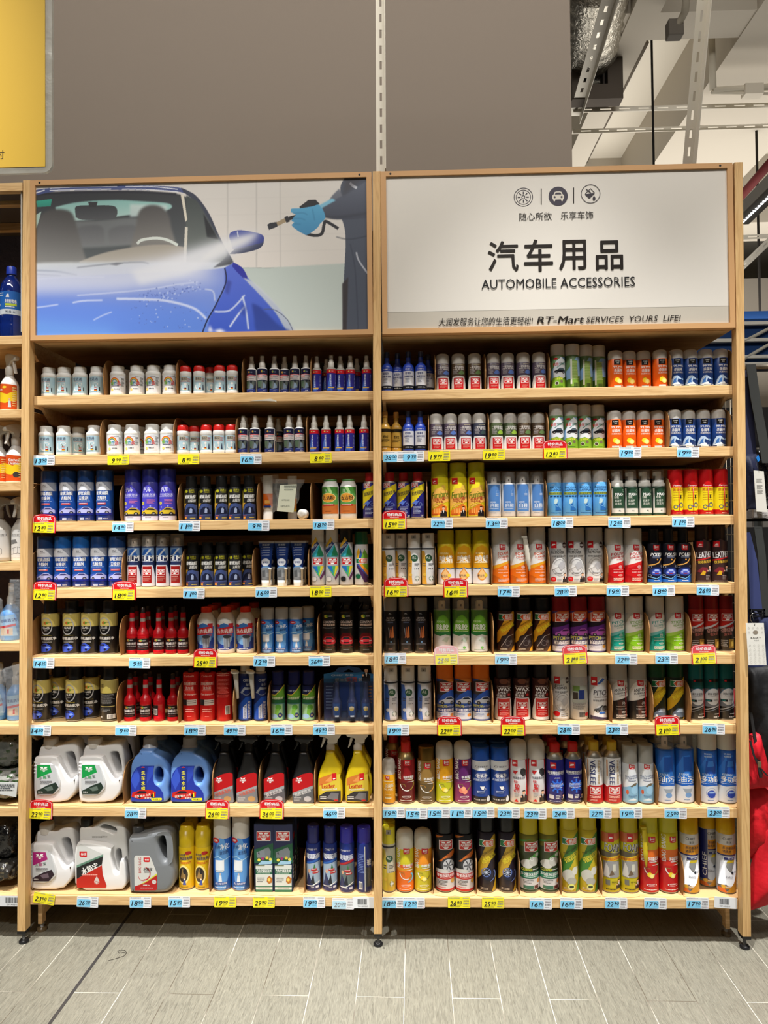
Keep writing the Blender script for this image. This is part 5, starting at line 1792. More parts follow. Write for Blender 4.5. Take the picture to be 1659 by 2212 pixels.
def art_chiefy(side=False):
 def f(a):
  if side:
   a.P([(-.97, .02), (-.97, .75), (-.35, .75), (-.35, .02)], (30, 40, 110))
   a.V('CHIEF', -.62, .15, .45, .35, WH, True, .05)
  a.Rc(-.3 if side else -.97, .97, .63, .745, (196, 194, 190))
  o = .25 if side else 0
  a.T('CHIEF', -.1 + o, .70, .032, (30, 30, 34), w=.95, bold=.05)
  a.T('车仆', .0 + o, .655, .035, (30, 30, 34), w=.5, bold=.04)
  a.Rc(-.3 if side else -.97, .97, .50, .62, (220, 150, 26))
  a.T('多功能泡沫', .1 + o, .585, .035, (40, 34, 60), w=1.4 - o, bold=.06)
  a.T('清洗剂', -.2 + o, .54, .035, (40, 34, 60), w=.8, bold=.06)
  a.Rc(-.3 if side else -.97, .8, .485, .50, (30, 40, 110))
  a.Rc(-.2 if side else -.5, .6, .435, .465, (30, 40, 110))
  a.T('FC 640', .2 + o, .45, .02, WH, w=.6, bold=.04)
  a.P([(-.3 + o, .35), (-.2 + o, .42), (.4 + o, .42), (.5 + o, .40), (.4 + o, .35), (.2 + o, .28), (0 + o, .3)], (150, 154, 156))
  a.P([(-.3 + o, .39), (-.1 + o, .43), (.6, .43), (.5, .40)], (214, 190, 40))
  a.E(.35, .275, .13, None, (30, 40, 60))
  a.ring(.68, .275, .12, None, .3, (30, 40, 60))
  a.T('550ml', .0, .22, .028, (110, 110, 120), w=.7)
  a.P([(-.97, .02), (-.3, .02), (.5, .14), (.97, .32), (.97, .02)], (206, 150, 40))
  a.P([(-.97, .10), (-.97, .05), (-.4, .03), (.1, .08), (-.3, .12)], (110, 110, 114))
  a.P([(-.97, .02), (-.2, .02), (-.5, .07), (-.97, .07)], (220, 110, 40))
  a.E(-.55, .09, .2, None, (226, 180, 60))
  a.Rc(-.4, .2, .07, .10, (196, 150, 70))
  a.micro(-.35, .15, .075, .095, 1, WH)
 return f

spec('chiefy', w=38.6, h=164, body=canbody(.755, [(0, (200, 150, 40)), (.02, (206, 208, 212))]), cap=[(.75, .965), (.93, .955), (.935, .90), (.99, .88), (1, .84)], capc=(216, 176, 22), art=art_chiefy(), cat='spray can', desc='white and amber foam cleaner can with yellow cap')
spec('chiefys', w=38.6, h=164, body=canbody(.755, [(0, (200, 150, 40)), (.02, (206, 208, 212))]), cap=[(.75, .965), (.93, .955), (.935, .90), (.99, .88), (1, .84)], capc=(216, 176, 22), art=art_chiefy(True), cat='spray can', desc='white and amber can with navy side panel')

def art_yel(a):
 a.E(.45, .58, .35, .03, (190, 30, 30))
 a.T('多功能', -.3, .55, .04, (30, 40, 110), w=.9, rot=3, bold=.06)
 a.T('泡沫清洗剂', .1, .495, .05, (30, 40, 110), w=1.45, rot=3, bold=.06)
 a.micro(-.6, .8, .40, .44, 2, (206, 80, 30))
 a.E(-.1, .24, .72, .15, (240, 222, 140))
 a.E(-.15, .24, .6, .12, (60, 50, 40))
 a.P([(-.5, .18), (-.2, .34), (.1, .30), (.2, .18)], (150, 120, 70))
 a.E(.05, .3, .2, .05, (30, 26, 30))
 a.P([(-.2, .08), (-.05, .16), (.12, .16), (.25, .08)], (60, 80, 160))
 a.E(.03, .17, .1, None, (236, 214, 190))
 a.micro(-.4, .5, .03, .05, 1, (120, 90, 20))

YB_ = (222, 186, 26)
spec('yel', w=34.4, h=135, body=canbody(.66, [(0, YB_)]), cap=[(.655, .965), (.90, .955), (.905, .86), (.96, .84), (.99, .80), (1, .70)], capc=(206, 176, 30), art=art_yel, cat='spray can', desc='yellow stepped cap foam can')

def art_boli(pic, c2, back=False):
 def f(a):
  if back:
   a.micro(-.8, .0, .3, .6, 12, (110, 130, 190))
   a.Rc(.1, .2, .03, .72, (206, 206, 196))
   a.T('玻', .65, .47, .1, WH, w=.5, bold=.06)
   a.Rc(-.7, -.2, .06, .18, (206, 206, 206))
   a.bars(-.66, -.24, .08, .16, n=8)
   a.P([(.3, .1), (.3, .4), (.95, .38), (.95, .1)], (60, 66, 70))
   return
  a.T('CHIEF', -.3, .655, .03, (206, 206, 214), w=.85, bold=.05)
  a.T('车仆', .4, .655, .03, (206, 206, 214), w=.4)
  a.T('玻璃防雨', .0, .55, .085, (226, 230, 240), w=1.75, bold=.07)
  a.P([(-.9, .45), (.95, .52), (.95, .48), (-.9, .42)], c2)
  a.P([(-.9, .10), (-.9, .42), (.95, .47), (.95, .12)], pic)
  a.P([(.1, .36), (.25, .44), (.4, .38), (.5, .3), (0, .3)], (50, 110, 60))
  a.P([(-.9, .1), (-.6, .3), (-.3, .22), (.1, .1)], (40, 50, 90))
  a.E(-.45, .32, .16, .03, (206, 160, 130))
  a.P([(-.3, .14), (.1, .28), (.3, .12)], (30, 34, 44))
  a.Rc(-.2, .6, .33, .365, (176, 30, 36))
  a.Rc(.0, .75, .285, .32, (176, 30, 36))
  a.micro(-.15, .55, .338, .358, 1, WH)
  a.micro(.05, .7, .292, .313, 1, WH)
  a.line([(-.9, .09), (0, .10), (.9, .16)], .003, WH)
  a.Rc(.4, .8, .06, .095, (206, 210, 226))
  a.T('净含量', .0, .075, .02, WH, w=.4)
 return f

BLB = (28, 44, 110)
spec('boli', w=31, h=137, body=canbody(.735, [(0, BLB)]), cap=capst(.735, .84), capc=(30, 34, 96), art=art_boli((150, 170, 190), (40, 90, 170)), cat='spray can', desc='navy glass rain repellent can with dark cap')
spec('bolir', w=31.5, h=137, body=canbody(.76, [(0, BLB)]), cap=capst(.76, .92), capc=(44, 40, 150), art=art_boli((96, 110, 110), (170, 36, 40)), cat='spray can', desc='navy anti-fog can with bright indigo cap')
spec('bolib', w=31.5, h=137, body=canbody(.76, [(0, BLB)]), cap=capst(.76, .92), capc=(44, 40, 150), art=art_boli((96, 110, 110), (170, 36, 40), True), cat='spray can', desc='navy can with bright indigo cap turned sideways')

# ---------------------------------------------------------------- outlined (flat sided) containers
def outline_mesh(name, pts, depth, col, m, bev, holes=(), parent=None, y=0.0, smooth=True, res=3):
 """a container whose front outline is pts (metres, x right, z up), rounded all round"""
 cu = bpy.data.curves.new('outline', 'CURVE')
 cu.dimensions, cu.fill_mode = '2D', 'BOTH'
 cu.extrude, cu.bevel_depth, cu.bevel_resolution = max(depth / 2 - bev, .0005), bev, res
 cu.offset = -bev
 for ring in [pts] + list(holes):
  sp = cu.splines.new('POLY')
  sp.points.add(len(ring) - 1)
  for p, q in zip(sp.points, ring):
   p.co = (q[0], q[1], 0, 1)
  sp.use_cyclic_u = True
 t = bpy.data.objects.new('t', cu)
 COL.objects.link(t)
 dg = bpy.context.evaluated_depsgraph_get()
 dg.update()
 me0 = t.evaluated_get(dg).to_mesh()
 mb = MB()
 # curve lies in x/y; stand it up: (x, y, z) -> (x, -z, y)
 mb.add([(v.co.x, -v.co.z + y, v.co.y) for v in me0.vertices], [tuple(p.vertices) for p in me0.polygons], col, smooth)
 bpy.data.objects.remove(t)
 me = mb.mesh(name, m)
 me.validate()
 o = obj(name, me, parent)
 w = o.modifiers.new('weld', 'WELD')
 w.merge_threshold = .00003
 me.set_sharp_from_angle(angle=math.radians(40))
 return o

def smooth_ring(pts, n=3):
 """Chaikin corner cutting"""
 for _ in range(n):
  out = []
  for i in range(len(pts)):
   a, b = pts[i], pts[(i + 1) % len(pts)]
   out += [(a[0] * .78 + b[0] * .22, a[1] * .78 + b[1] * .22), (a[0] * .22 + b[0] * .78, a[1] * .22 + b[1] * .78)]
  pts = out
 return pts

def px(pts, x0, y0, s):
 return [((x - x0) * K / s, (y0 - y) * K / s) for x, y in pts]

def flatart(parent, x0, y0, s, yf):
 """art laid on the flat front of a container, drawn in the pixels of the study crop"""
 a = Art(1.0, 1.0, None, yf)

 class Q:
  pass
 q = Q()
 f = lambda p: ((p[0] - x0) * K / s, (y0 - p[1]) * K / s)
 q.P = lambda pts, c: a.P([f(p) for p in pts], c)
 q.T = lambda t, x, y, h, c, w=None, rot=0, shear=0, bold=.03: a.T(t, *f((x, y)), h * K / s, c, w=w * K / s if w else None, rot=rot, shear=shear, bold=bold)
 q.E = lambda x, y, rx, ry, c: a.E(*f((x, y)), rx * K / s, ry * K / s, c)
 q.ring = lambda x, y, rx, ry, w, c, a0=0, a1=360: a.ring(*f((x, y)), rx * K / s, ry * K / s, w, c, a0, a1)
 q.micro = lambda x0_, x1_, y0_, y1_, n, c: a.micro(f((x0_, 0))[0], f((x1_, 0))[0], f((0, y1_))[1], f((0, y0_))[1], n, c)
 q.done = lambda name='label': part(a.mb, name, 'print', parent)
 return q

def jug_radiator(accent, dark):
 root = empty('coolant_jug')
 x0, y0, s = 861, 1205, 3.95
 out = smooth_ring(px([(680, 1205), (672, 1130), (676, 1000), (672, 850), (678, 800), (690, 755), (708, 728), (828, 728), (860, 735), (945, 702), (990, 697), (1018, 715), (1034, 800), (1048, 955),
      (1050, 975), (1046, 1080), (1024, 1125), (968, 1190), (900, 1205)], x0, y0, s), 1)
 hole = smooth_ring(px([(912, 800), (930, 788), (975, 786), (992, 800), (1020, 935), (1012, 965), (985, 975), (965, 960)], x0, y0, s), 2)
 outline_mesh('body', out, .070, (226, 226, 228), 'print', .010, [hole], root, .012)
 outline_mesh('front_panel', smooth_ring(px([(672, 1130), (675, 835), (690, 806), (868, 800), (896, 850), (966, 1000), (990, 1012), (1048, 960), (1048, 1080), (1020, 1128), (960, 1192), (690, 1200)], x0, y0, s), 1), .052, (228, 228, 230), 'print', .008, (), root, -.029)
 mb = MB()
 cx = (768 - x0) * K / s
 mb.lathe([(.0275, .200, (206, 202, 196)), (.0275, .2290, (206, 202, 196)), (.0262, .2345, (206, 202, 196)), (.023, .236, (206, 202, 196))], 24, cx)
 part(mb, 'cap', 'print', root)
 # raised front panel and finger ribs
 outline_mesh('label_panel', smooth_ring(px([(694, 862), (868, 862), (922, 1060), (850, 1135), (694, 1135)], x0, y0, s), 1), .006, (206, 208, 210), 'print', .002, (), root, -.0555)
 mb = MB()
 for z in (855, 885, 915, 945):
  mb.tube([((672 - x0) * K / s, -.040, (y0 - z) * K / s), ((680 - x0) * K / s, -.052, (y0 - z) * K / s), ((700 - x0) * K / s, -.0545, (y0 - z - 2) * K / s)], .0032, (222, 222, 224))
 part(mb, 'finger_ribs', 'print', root)
 q = flatart(root, x0, y0, s, -.0586)
 q.P([(704, 872), (860, 872), (905, 1050), (845, 1122), (704, 1122)], (196, 200, 204))
 q.P([(708, 874), (820, 874), (838, 935), (708, 988)], accent)
 for t in ((742, 890), (772, 890)):
  pass
 q.P([(735, 890), (758, 890), (766, 904), (745, 904)], WH)
 q.P([(800, 890), (777, 890), (769, 904), (790, 904)], WH)
 q.T('好顺牌', 768, 911, 14, WH, w=62, shear=.3, bold=.05)
 q.P([(755, 920), (782, 920), (776, 930), (762, 930)], WH)
 q.T('水', 742, 985, 26, (60, 90, 80), w=26, rot=8)
 q.T('箱', 775, 977, 30, accent, w=30, rot=8, bold=.05)
 q.T('宝', 810, 970, 26, (60, 90, 80), w=28, rot=8)
 q.micro(735, 840, 1008, 1040, 3, (90, 90, 96))
 q.P([(708, 1092), (800, 1045), (872, 1020), (895, 1062), (848, 1118), (708, 1118)], dark)
 q.P([(770, 1070), (840, 1050), (850, 1085), (800, 1095)], tuple(min(255, x + 60) for x in dark))
 q.T('净重 2L', 738, 1102, 12, WH, w=42)
 q.done()
 return root

def jug_blue():
 root = empty('car_wash_jug')
 x0, y0, s = 1275, 1205, 3.95
 c = (104, 146, 212)
 out = smooth_ring(px([(1112, 1205), (1103, 1180), (1108, 1050), (1104, 960), (1112, 880), (1140, 820), (1180, 785), (1186, 755), (1305, 755), (1312, 785), (1370, 815), (1415, 870), (1442, 950), (1446, 1010),
      (1432, 1090), (1440, 1150), (1425, 1190), (1400, 1205)], x0, y0, s), 2)
 hole = [((1352 - x0 + 37 * math.cos(t)) * K / s, (y0 - 972 + 70 * math.sin(t)) * K / s) for t in [2 * math.pi * i / 24 for i in range(24)]]
 outline_mesh('body', out, .10, c, 'print', .013, [hole], root)
 mb = MB()
 cx = (1245 - x0) * K / s
 mb.lathe([(.0285, .196, (170, 176, 190)), (.0285, .206, (170, 176, 190)), (.0262, .207, (150, 158, 172)), (.0258, .234, (150, 158, 172)), (.022, .237, (150, 158, 172))], 20, cx)
 part(mb, 'cap', 'print', root)
 q = flatart(root, x0, y0, s, -.0502)
 q.P([(1118, 1190), (1114, 1010), (1130, 950), (1165, 905), (1200, 888), (1318, 888), (1306, 930), (1304, 1000), (1320, 1045), (1362, 1075), (1392, 1120), (1398, 1178), (1380, 1190)], (34, 54, 160))
 q.P([(1114, 1010), (1165, 905), (1200, 1000), (1150, 1090)], (54, 84, 196))
 q.P([(1260, 900), (1310, 890), (1306, 960), (1250, 1040)], (44, 70, 180))
 q.P([(1190, 915), (1204, 906), (1236, 906), (1250, 915), (1250, 1092), (1236, 1104), (1204, 1104), (1190, 1092)], (24, 44, 130))
 q.P([(1205, 905), (1220, 893), (1236, 905)], (206, 60, 40))
 for i, t in enumerate('洗车水蜡'):
  q.T(t, 1220, 948 + i * 44, 34, (232, 222, 40), w=32, bold=.06)
 q.P([(1120, 1150), (1128, 1115), (1200, 1090), (1290, 1092), (1330, 1110), (1325, 1150), (1200, 1172)], (190, 34, 30))
 q.P([(1150, 1125), (1190, 1100), (1240, 1102), (1255, 1122)], (30, 24, 40))
 q.E(1190, 1150, 14, 14, (26, 24, 30))
 q.E(1300, 1140, 14, 14, (26, 24, 30))
 q.T('清洗 镀水 上光', 1215, 1140, 20, WH, w=140, rot=8, bold=.06)
 q.T('多效合', 1262, 1160, 18, WH, w=60, bold=.05)
 q.T('1', 1308, 1135, 38, (240, 230, 40), bold=.08)
 q.P([(1295, 1160), (1378, 1158), (1384, 1168), (1378, 1180), (1295, 1182), (1289, 1170)], (220, 222, 40))
 q.T('净含量 1L', 1336, 1170, 14, (30, 40, 60), w=64)
 q.done()
 return root

def jug_red():
 root = empty('coolant_jug')
 x0, y0, s = 858, 698, 3.95
 c = (226, 226, 226)
 out = smooth_ring(px([(640, 698), (634, 660), (632, 380), (640, 330), (650, 300), (640, 185), (745, 185), (760, 190), (830, 135), (900, 118), (980, 130), (1030, 170), (1050, 215), (1065, 380), (1085, 560), (1083, 640), (1040, 690)], x0, y0, s), 2)
 hole = smooth_ring(px([(965, 385), (985, 370), (1008, 378), (1015, 440), (1008, 540), (992, 550), (975, 520), (960, 450)], x0, y0, s), 2)
 hole2 = smooth_ring(px([(820, 195), (845, 165), (900, 170), (975, 200), (960, 250), (900, 220)], x0, y0, s), 2)
 outline_mesh('body', out, .074, c, 'print', .010, [hole, hole2], root, .012)
 outline_mesh('front_panel', smooth_ring(px([(640, 696), (633, 420), (650, 302), (690, 284), (958, 322), (945, 400), (958, 460), (973, 532), (992, 556), (1020, 548), (1026, 432), (1066, 428), (1084, 600), (1080, 650), (1040, 692)], x0, y0, s), 1), .050, c, 'print', .007, (), root, -.0305)
 mb = MB()
 cx = (692 - x0) * K / s
 mb.lathe([(.022, .225, BK), (.022, .252, BK), (.0205, .2575, BK), (.017, .2585, BK)], 22, cx)
 part(mb, 'cap', 'print', root)
 q = flatart(root, x0, y0, s, -.0558)
 q.P([(662, 668), (655, 640), (655, 400), (662, 320), (690, 300), (886, 385), (872, 450), (880, 560), (916, 650), (905, 668)], (206, 208, 206))
 q.P([(680, 362), (745, 362), (745, 410), (735, 412), (690, 408), (680, 400)], RED)
 q.T('标榜', 715, 385, 22, WH, w=44, bold=.05)
 q.P([(656, 480), (886, 385), (880, 415), (656, 520)], (110, 150, 130))
 q.T('LONG-LIFE COOLANT', 760, 452, 13, (50, 80, 70), w=150, rot=22)
 q.P([(656, 500), (884, 402), (874, 470), (656, 595)], (30, 30, 32))
 q.T('水箱宝', 768, 510, 62, WH, w=150, rot=22, bold=.07)
 q.P([(656, 595), (874, 478), (882, 560), (916, 650), (905, 668), (662, 668), (656, 640)], (186, 36, 22))
 q.micro(700, 840, 555, 575, 1, (230, 160, 150))
 q.P([(830, 570), (845, 595), (853, 615), (830, 637), (807, 615), (815, 595)], (206, 200, 196))
 q.ring(830, 617, 22, 22, .15, (230, 190, 180))
 q.T('2kg', 830, 617, 14, (190, 60, 50), w=28)
 q.done()
 q = flatart(root, x0, y0, s, -.0252)
 q.T('20231201', 800, 268, 14, (110, 106, 100), w=80)
 q.T('JZC11', 870, 268, 16, (110, 106, 100), w=60)
 q.done('date_print')
 return root

def jug_grey():
 root = empty('coolant_jug')
 x0, y0, s = 1288, 730, 3.95
 c = (118, 122, 126)
 out = smooth_ring(px([(1105, 730), (1098, 700), (1090, 400), (1086, 300), (1100, 262), (1110, 250), (1190, 245), (1260, 225), (1330, 205), (1400, 195), (1440, 215), (1462, 270), (1470, 450), (1478, 500), (1488, 560), (1480, 660), (1440, 710), (1400, 730)], x0, y0, s), 2)
 hole = smooth_ring(px([(1345, 290), (1370, 255), (1415, 245), (1435, 275), (1440, 400), (1430, 450), (1400, 455), (1370, 400)], x0, y0, s), 2)
 outline_mesh('body', out, .10, c, 'print', .018, [hole], root)
 mb = MB()
 cx = (1145 - x0) * K / s
 cc = (70, 72, 76)
 mb.lathe([(.0205, .212, cc), (.0205, .233, cc), (.0190, .2375, cc), (.016, .2385, cc)], 22, cx)
 part(mb, 'cap', 'print', root)
 q = flatart(root, x0, y0, s, -.0502)
 q.P([(1150, 700), (1146, 430), (1160, 408), (1275, 408), (1290, 430), (1342, 560), (1342, 690), (1325, 698)], (206, 206, 202))
 q.T('BIAO BANG', 1195, 490, 22, (176, 30, 30), w=130, rot=90, bold=.06)
 q.P([(1226, 425), (1278, 425), (1278, 460), (1266, 464), (1234, 462), (1226, 455)], RED)
 q.T('标榜', 1254, 442, 16, WH, w=34, bold=.05)
 q.ring(1235, 560, 50, 56, .16, (190, 36, 36), 260, 440)
 q.ring(1225, 575, 46, 46, .08, (190, 36, 36), 180, 280)
 q.T('水箱宝', 1262, 522, 26, (30, 30, 34), w=76, bold=.05)
 q.micro(1230, 1290, 540, 556, 2, (110, 110, 114))
 q.P([(1152, 700), (1152, 665), (1230, 640), (1300, 600), (1342, 560), (1342, 690), (1325, 698)], (176, 24, 26))
 q.P([(1180, 656), (1240, 634), (1342, 570), (1342, 556), (1250, 620)], (206, 206, 60))
 q.E(1316, 628, 18, 18, (206, 206, 202))
 q.T('2kg', 1316, 628, 11, (176, 24, 26), w=22)
 q.T('净重量 2kg', 1250, 656, 12, WH, w=60)
 q.micro(1200, 1310, 676, 686, 1, WH)
 q.done()
 return root

def sprayer(kind):
 """trigger bottle seen with its nozzle to the left"""
 root = empty('trigger_bottle')
 x0, y0, s = 505, 1155, 3.77
 if kind == 'yellow':
  x0, y0 = 1178, 1163
  c, tc = (214, 188, 26), (214, 212, 206)
  out = smooth_ring(px([(1090, 1163), (1079, 1140), (1078, 1040), (1082, 960), (1100, 890), (1132, 830), (1146, 770), (1148, 745), (1212, 745), (1222, 790), (1250, 840), (1276, 890), (1270, 930), (1258, 960), (1272, 990), (1278, 1040), (1278, 1140), (1268, 1160)], x0, y0, s), 2)
  head = smooth_ring(px([(1085, 622), (1088, 600), (1110, 594), (1265, 590), (1278, 606), (1262, 640), (1240, 662), (1236, 695), (1150, 695), (1160, 655), (1130, 645), (1095, 640)], x0, y0, s), 1)
  trig = smooth_ring(px([(1118, 650), (1142, 652), (1128, 700), (1105, 735), (1098, 728), (1112, 690)], x0, y0, s), 1)
  cz = (715, 750)
  ccx = 1180
 else:
  c, tc = (26, 26, 28), (28, 28, 30)
  out = smooth_ring(px([(424, 1155), (412, 1130), (414, 970), (432, 900), (455, 840), (468, 780), (472, 745), (545, 745), (558, 800), (580, 860), (594, 940), (600, 1020), (600, 1130), (590, 1155)], x0, y0, s), 2)
  head = smooth_ring(px([(424, 650), (430, 628), (470, 622), (540, 616), (575, 635), (588, 660), (560, 668), (548, 690), (475, 695), (476, 672), (440, 668)], x0, y0, s), 1)
  trig = smooth_ring(px([(446, 672), (466, 674), (450, 715), (428, 745), (420, 738), (438, 706)], x0, y0, s), 1)
  cz = (690, 748)
  ccx = 508
 outline_mesh('body', out, .060, c, 'print', .012, (), root)
 outline_mesh('sprayer_head', head, .024, tc, 'print', .004, (), root)
 outline_mesh('trigger', trig, .014, tc, 'print', .002, (), root)
 mb = MB()
 cx = (ccx - x0) * K / s
 z1, z0 = (y0 - cz[0]) * K / s, (y0 - cz[1]) * K / s
 mb.lathe([(.0165, z0 - .002, tc), (.0165, z1, tc), (.012, z1 + .005, tc), (.012, z1 + .02, tc)], 20, cx)
 part(mb, 'collar', 'print', root)
 q = flatart(root, x0, y0, s, -.0302)
 if kind == 'yellow':
  q.P([(1090, 1140), (1090, 960), (1262, 925), (1266, 1140), (1250, 1150), (1100, 1150)], (214, 190, 60))
  q.P([(1092, 1020), (1092, 960), (1195, 925), (1195, 990)], (206, 120, 50))
  q.P([(1140, 985), (1195, 935), (1195, 990)], (226, 150, 80))
  q.P([(1195, 922), (1232, 918), (1232, 975), (1195, 980)], RED)
  q.P([(1203, 962), (1226, 958), (1222, 966), (1206, 970)], WH)
  q.T('Leather', 1165, 1022, 36, (190, 30, 30), w=105, rot=4, bold=.07)
  q.T('Maintenance Fluid', 1175, 1048, 16, (226, 226, 220), w=120, rot=4, bold=.05)
  q.P([(1092, 1140), (1092, 1100), (1150, 1065), (1266, 1060), (1266, 1140), (1250, 1150)], (50, 48, 50))
  q.P([(1150, 1120), (1190, 1075), (1250, 1080), (1240, 1140)], (110, 110, 114))
  q.micro(1100, 1150, 1105, 1130, 2, WH)
  q.E(1228, 1136, 18, 7, (190, 30, 30))
 else:
  q.P([(418, 1010), (418, 960), (500, 920), (560, 906), (584, 918), (584, 1010), (418, 1070)], (176, 14, 22))
  q.P([(448, 948), (462, 948), (470, 960), (456, 960)], WH)
  q.P([(492, 948), (478, 948), (470, 960), (484, 960)], WH)
  q.T('好顺牌', 470, 970, 16, WH, w=52, bold=.06)
  q.P([(460, 980), (482, 980), (476, 990), (464, 990)], WH)
  q.P([(418, 1070), (584, 1010), (584, 1035), (418, 1092)], (150, 152, 156))
  q.P([(418, 1142), (418, 1092), (584, 1035), (592, 1142), (584, 1148), (424, 1148)], (120, 122, 126) if kind == 'a' else (90, 92, 96))
  q.T('污渍清洗剂' if kind == 'a' else '真皮柔亮剂', 500, 1068, 30, (200, 80, 50) if kind == 'a' else (206, 206, 206), w=130, rot=18, bold=.06)
  q.E(540, 1118, 30, 22, (176, 140, 90) if kind == 'a' else (176, 176, 180))
  q.micro(430, 490, 1105, 1135, 3, (200, 200, 200))
 q.done()
 return root

def tube():
 root = empty('sealant_tube')
 mb = MB()
 vs, cs = [], []
 n = 24
 H = 97 * K
 rings = [(.13, .58, .58, 0), (.16, .60, .60, 0), (.5, .66, .50, 0), (.8, .82, .28, 0), (.95, .97, .06, 0), (1.0, 1.0, .05, 0)]
 hw = 17 * K
 for v, a, b, _ in rings:
  for k in range(n):
   t = 2 * math.pi * k / n
   vs.append((a * hw * math.cos(t), b * hw * math.sin(t), v * H))
 fs = [(i * n + k, i * n + (k + 1) % n, (i + 1) * n + (k + 1) % n, (i + 1) * n + k) for i in range(5) for k in range(n)]
 cols = [(26, 54, 120)] * (n * 4) + [(190, 192, 200)] * n
 mb.add(vs, fs + [tuple(5 * n + k for k in range(n))], cols + [(190, 192, 200)], True)
 part(mb, 'body', 'print', root)
 mb = MB()
 mb.lathe([(.60 * hw, 0, WC), (.64 * hw, .01, WC), (.64 * hw, .13 * H, WC), (.56 * hw, .135 * H, WC)], 22)
 part(mb, 'cap', 'print', root)
 mb = MB()
 xa = hw * .55
 mb.tube([(xa, -hw * .75, .06 * H), (xa + .001, -hw * .72, .36 * H), (xa + .001, -hw * .72, .365 * H), (xa + .001, -hw * .72, .41 * H)], [.0022, .0048, .0066, .0066], (206, 204, 196), 10)
 part(mb, 'nozzle', 'print', root)
 # label follows the taper
 a = Art(hw, H, [(0, .6), (.16, .6), (.5, .66), (.8, .82), (1, 1.0)])
 T = a
 T.T('渗透型', -.05, .915, .045, (206, 214, 230), w=1.0, bold=.05)
 for i in range(4):
  T.T('v', -.62, .845 - i * .055, .02, WH, bold=.03)
  T.micro(-.42, .6, .835 - i * .055, .86 - i * .055, 1, (190, 200, 226))
 T.E(-.05, .53, .78, .085, (214, 218, 226))
 T.T('玻璃胶', -.05, .53, .05, (36, 60, 120), w=1.0, bold=.05)
 T.P([(-.97, .14), (-.97, .38), (-.4, .42), (.4, .42), (.97, .38), (.97, .14)], (130, 134, 138))
 T.P([(-.97, .38), (-.4, .42), (.4, .42), (.97, .38), (.97, .40), (.4, .44), (-.4, .44), (-.97, .40)], (110, 160, 214))
 T.P([(-.7, .2), (-.7, .34), (-.1, .36), (-.1, .2)], (90, 94, 98))
 T.P([(.1, .2), (.1, .3), (.6, .3), (.6, .2)], (160, 164, 168))
 # flatten the art onto the narrowing front
 me = a.mb
 out = []
 for (x, y, z) in me.v:
  v = z / H
  for r0, r1 in zip(rings, rings[1:]):
   if v <= r1[0]:
    t = max(0, (v - r0[0]) / (r1[0] - r0[0]))
    A_, B_ = r0[1] + (r1[1] - r0[1]) * t, r0[2] + (r1[2] - r0[2]) * t
    break
  out.append((x, y * B_ / A_ - .0004, z))
 me.v = out
 part(me, 'label', 'print', root)
 return root

def acbox():
 root = empty('cleaner_carton')
 w, d, H = 41 * K, 41 * K, 144 * K
 mb = MB()
 mb.box(-w / 2, w / 2, -d / 2, d / 2, 0, H, (26, 36, 60))
 part(mb, 'carton', 'matte', root, bevel=.001)
 a = Art(w / 2, H, None, -d / 2)
 a.P([(-1, .60), (-1, .99), (1, .99), (1, .70)], (28, 34, 76))
 a.P([(-1, .42), (-1, .62), (1, .72), (1, .42)], (24, 84, 56))
 logo_v(a, .0, .82, 1.35, (196, 40, 40))
 a.P([(-.7, .50), (-.75, .58), (.5, .66), (.75, .60), (.7, .50)], (120, 128, 134))
 a.P([(-.6, .56), (-.5, .60), (-.4, .55)], (40, 44, 48))
 for x, y, c in ((-.5, .47, (220, 206, 80)), (-.1, .49, (150, 50, 110)), (.35, .50, (222, 200, 60)), (.7, .48, (214, 206, 90))):
  a.E(x, y, .16, None, c)
 a.P([(-.6, .40), (-.2, .46), (.5, .45), (.9, .47), (.8, .41)], (150, 190, 214))
 a.Rc(-.85, .9, .02, .40, (206, 210, 204))
 a.P([(-.85, .40), (.1, .40), (.1, .38), (-.85, .38)], (110, 120, 90))
 a.Rc(-.85, .9, .26, .335, (30, 92, 64))
 a.T('汽车空调清洗剂', .0, .31, .045, WH, w=1.55, bold=.06)
 a.micro(-.7, .7, .268, .28, 1, (210, 226, 210))
 a.micro(-.7, .1, .13, .21, 3, (50, 50, 50))
 a.P([(.3, .15), (.35, .21), (.6, .235), (.9, .2), (.85, .14), (.55, .12)], (176, 110, 40))
 a.E(.55, .18, .16, None, (240, 200, 90))
 a.Rc(-.85, .9, .075, .09, (60, 120, 96))
 a.micro(-.6, .7, .05, .065, 1, (60, 60, 60))
 a.Rc(-.85, .9, .0, .035, (40, 110, 80))
 part(a.mb, 'front_print', 'print', root)
 mb = MB()
 q = w / 2 + .0004
 mb.face([(q, -d / 2 + .008, .56 * H), (q, d / 2 - .02, .58 * H), (q, d / 2 - .02, .90 * H), (q, -d / 2 + .008, .88 * H)], (30, 40, 80))
 mb.face([(q + .0003, -d / 2 + .016, .74 * H), (q + .0003, d / 2 - .03, .75 * H), (q + .0003, d / 2 - .03, .84 * H), (q + .0003, -d / 2 + .016, .83 * H)], (170, 40, 40))
 for i in range(6):
  z = (.18 + i * .055) * H
  mb.face([(q + .0003, -d / 2 + .012, z), (q + .0003, -d / 2 + .03, z), (q + .0003, -d / 2 + .03, z + .03 * H), (q + .0003, -d / 2 + .012, z + .03 * H)], (190, 196, 196))
 part(mb, 'side_print', 'matte', root)
 return root

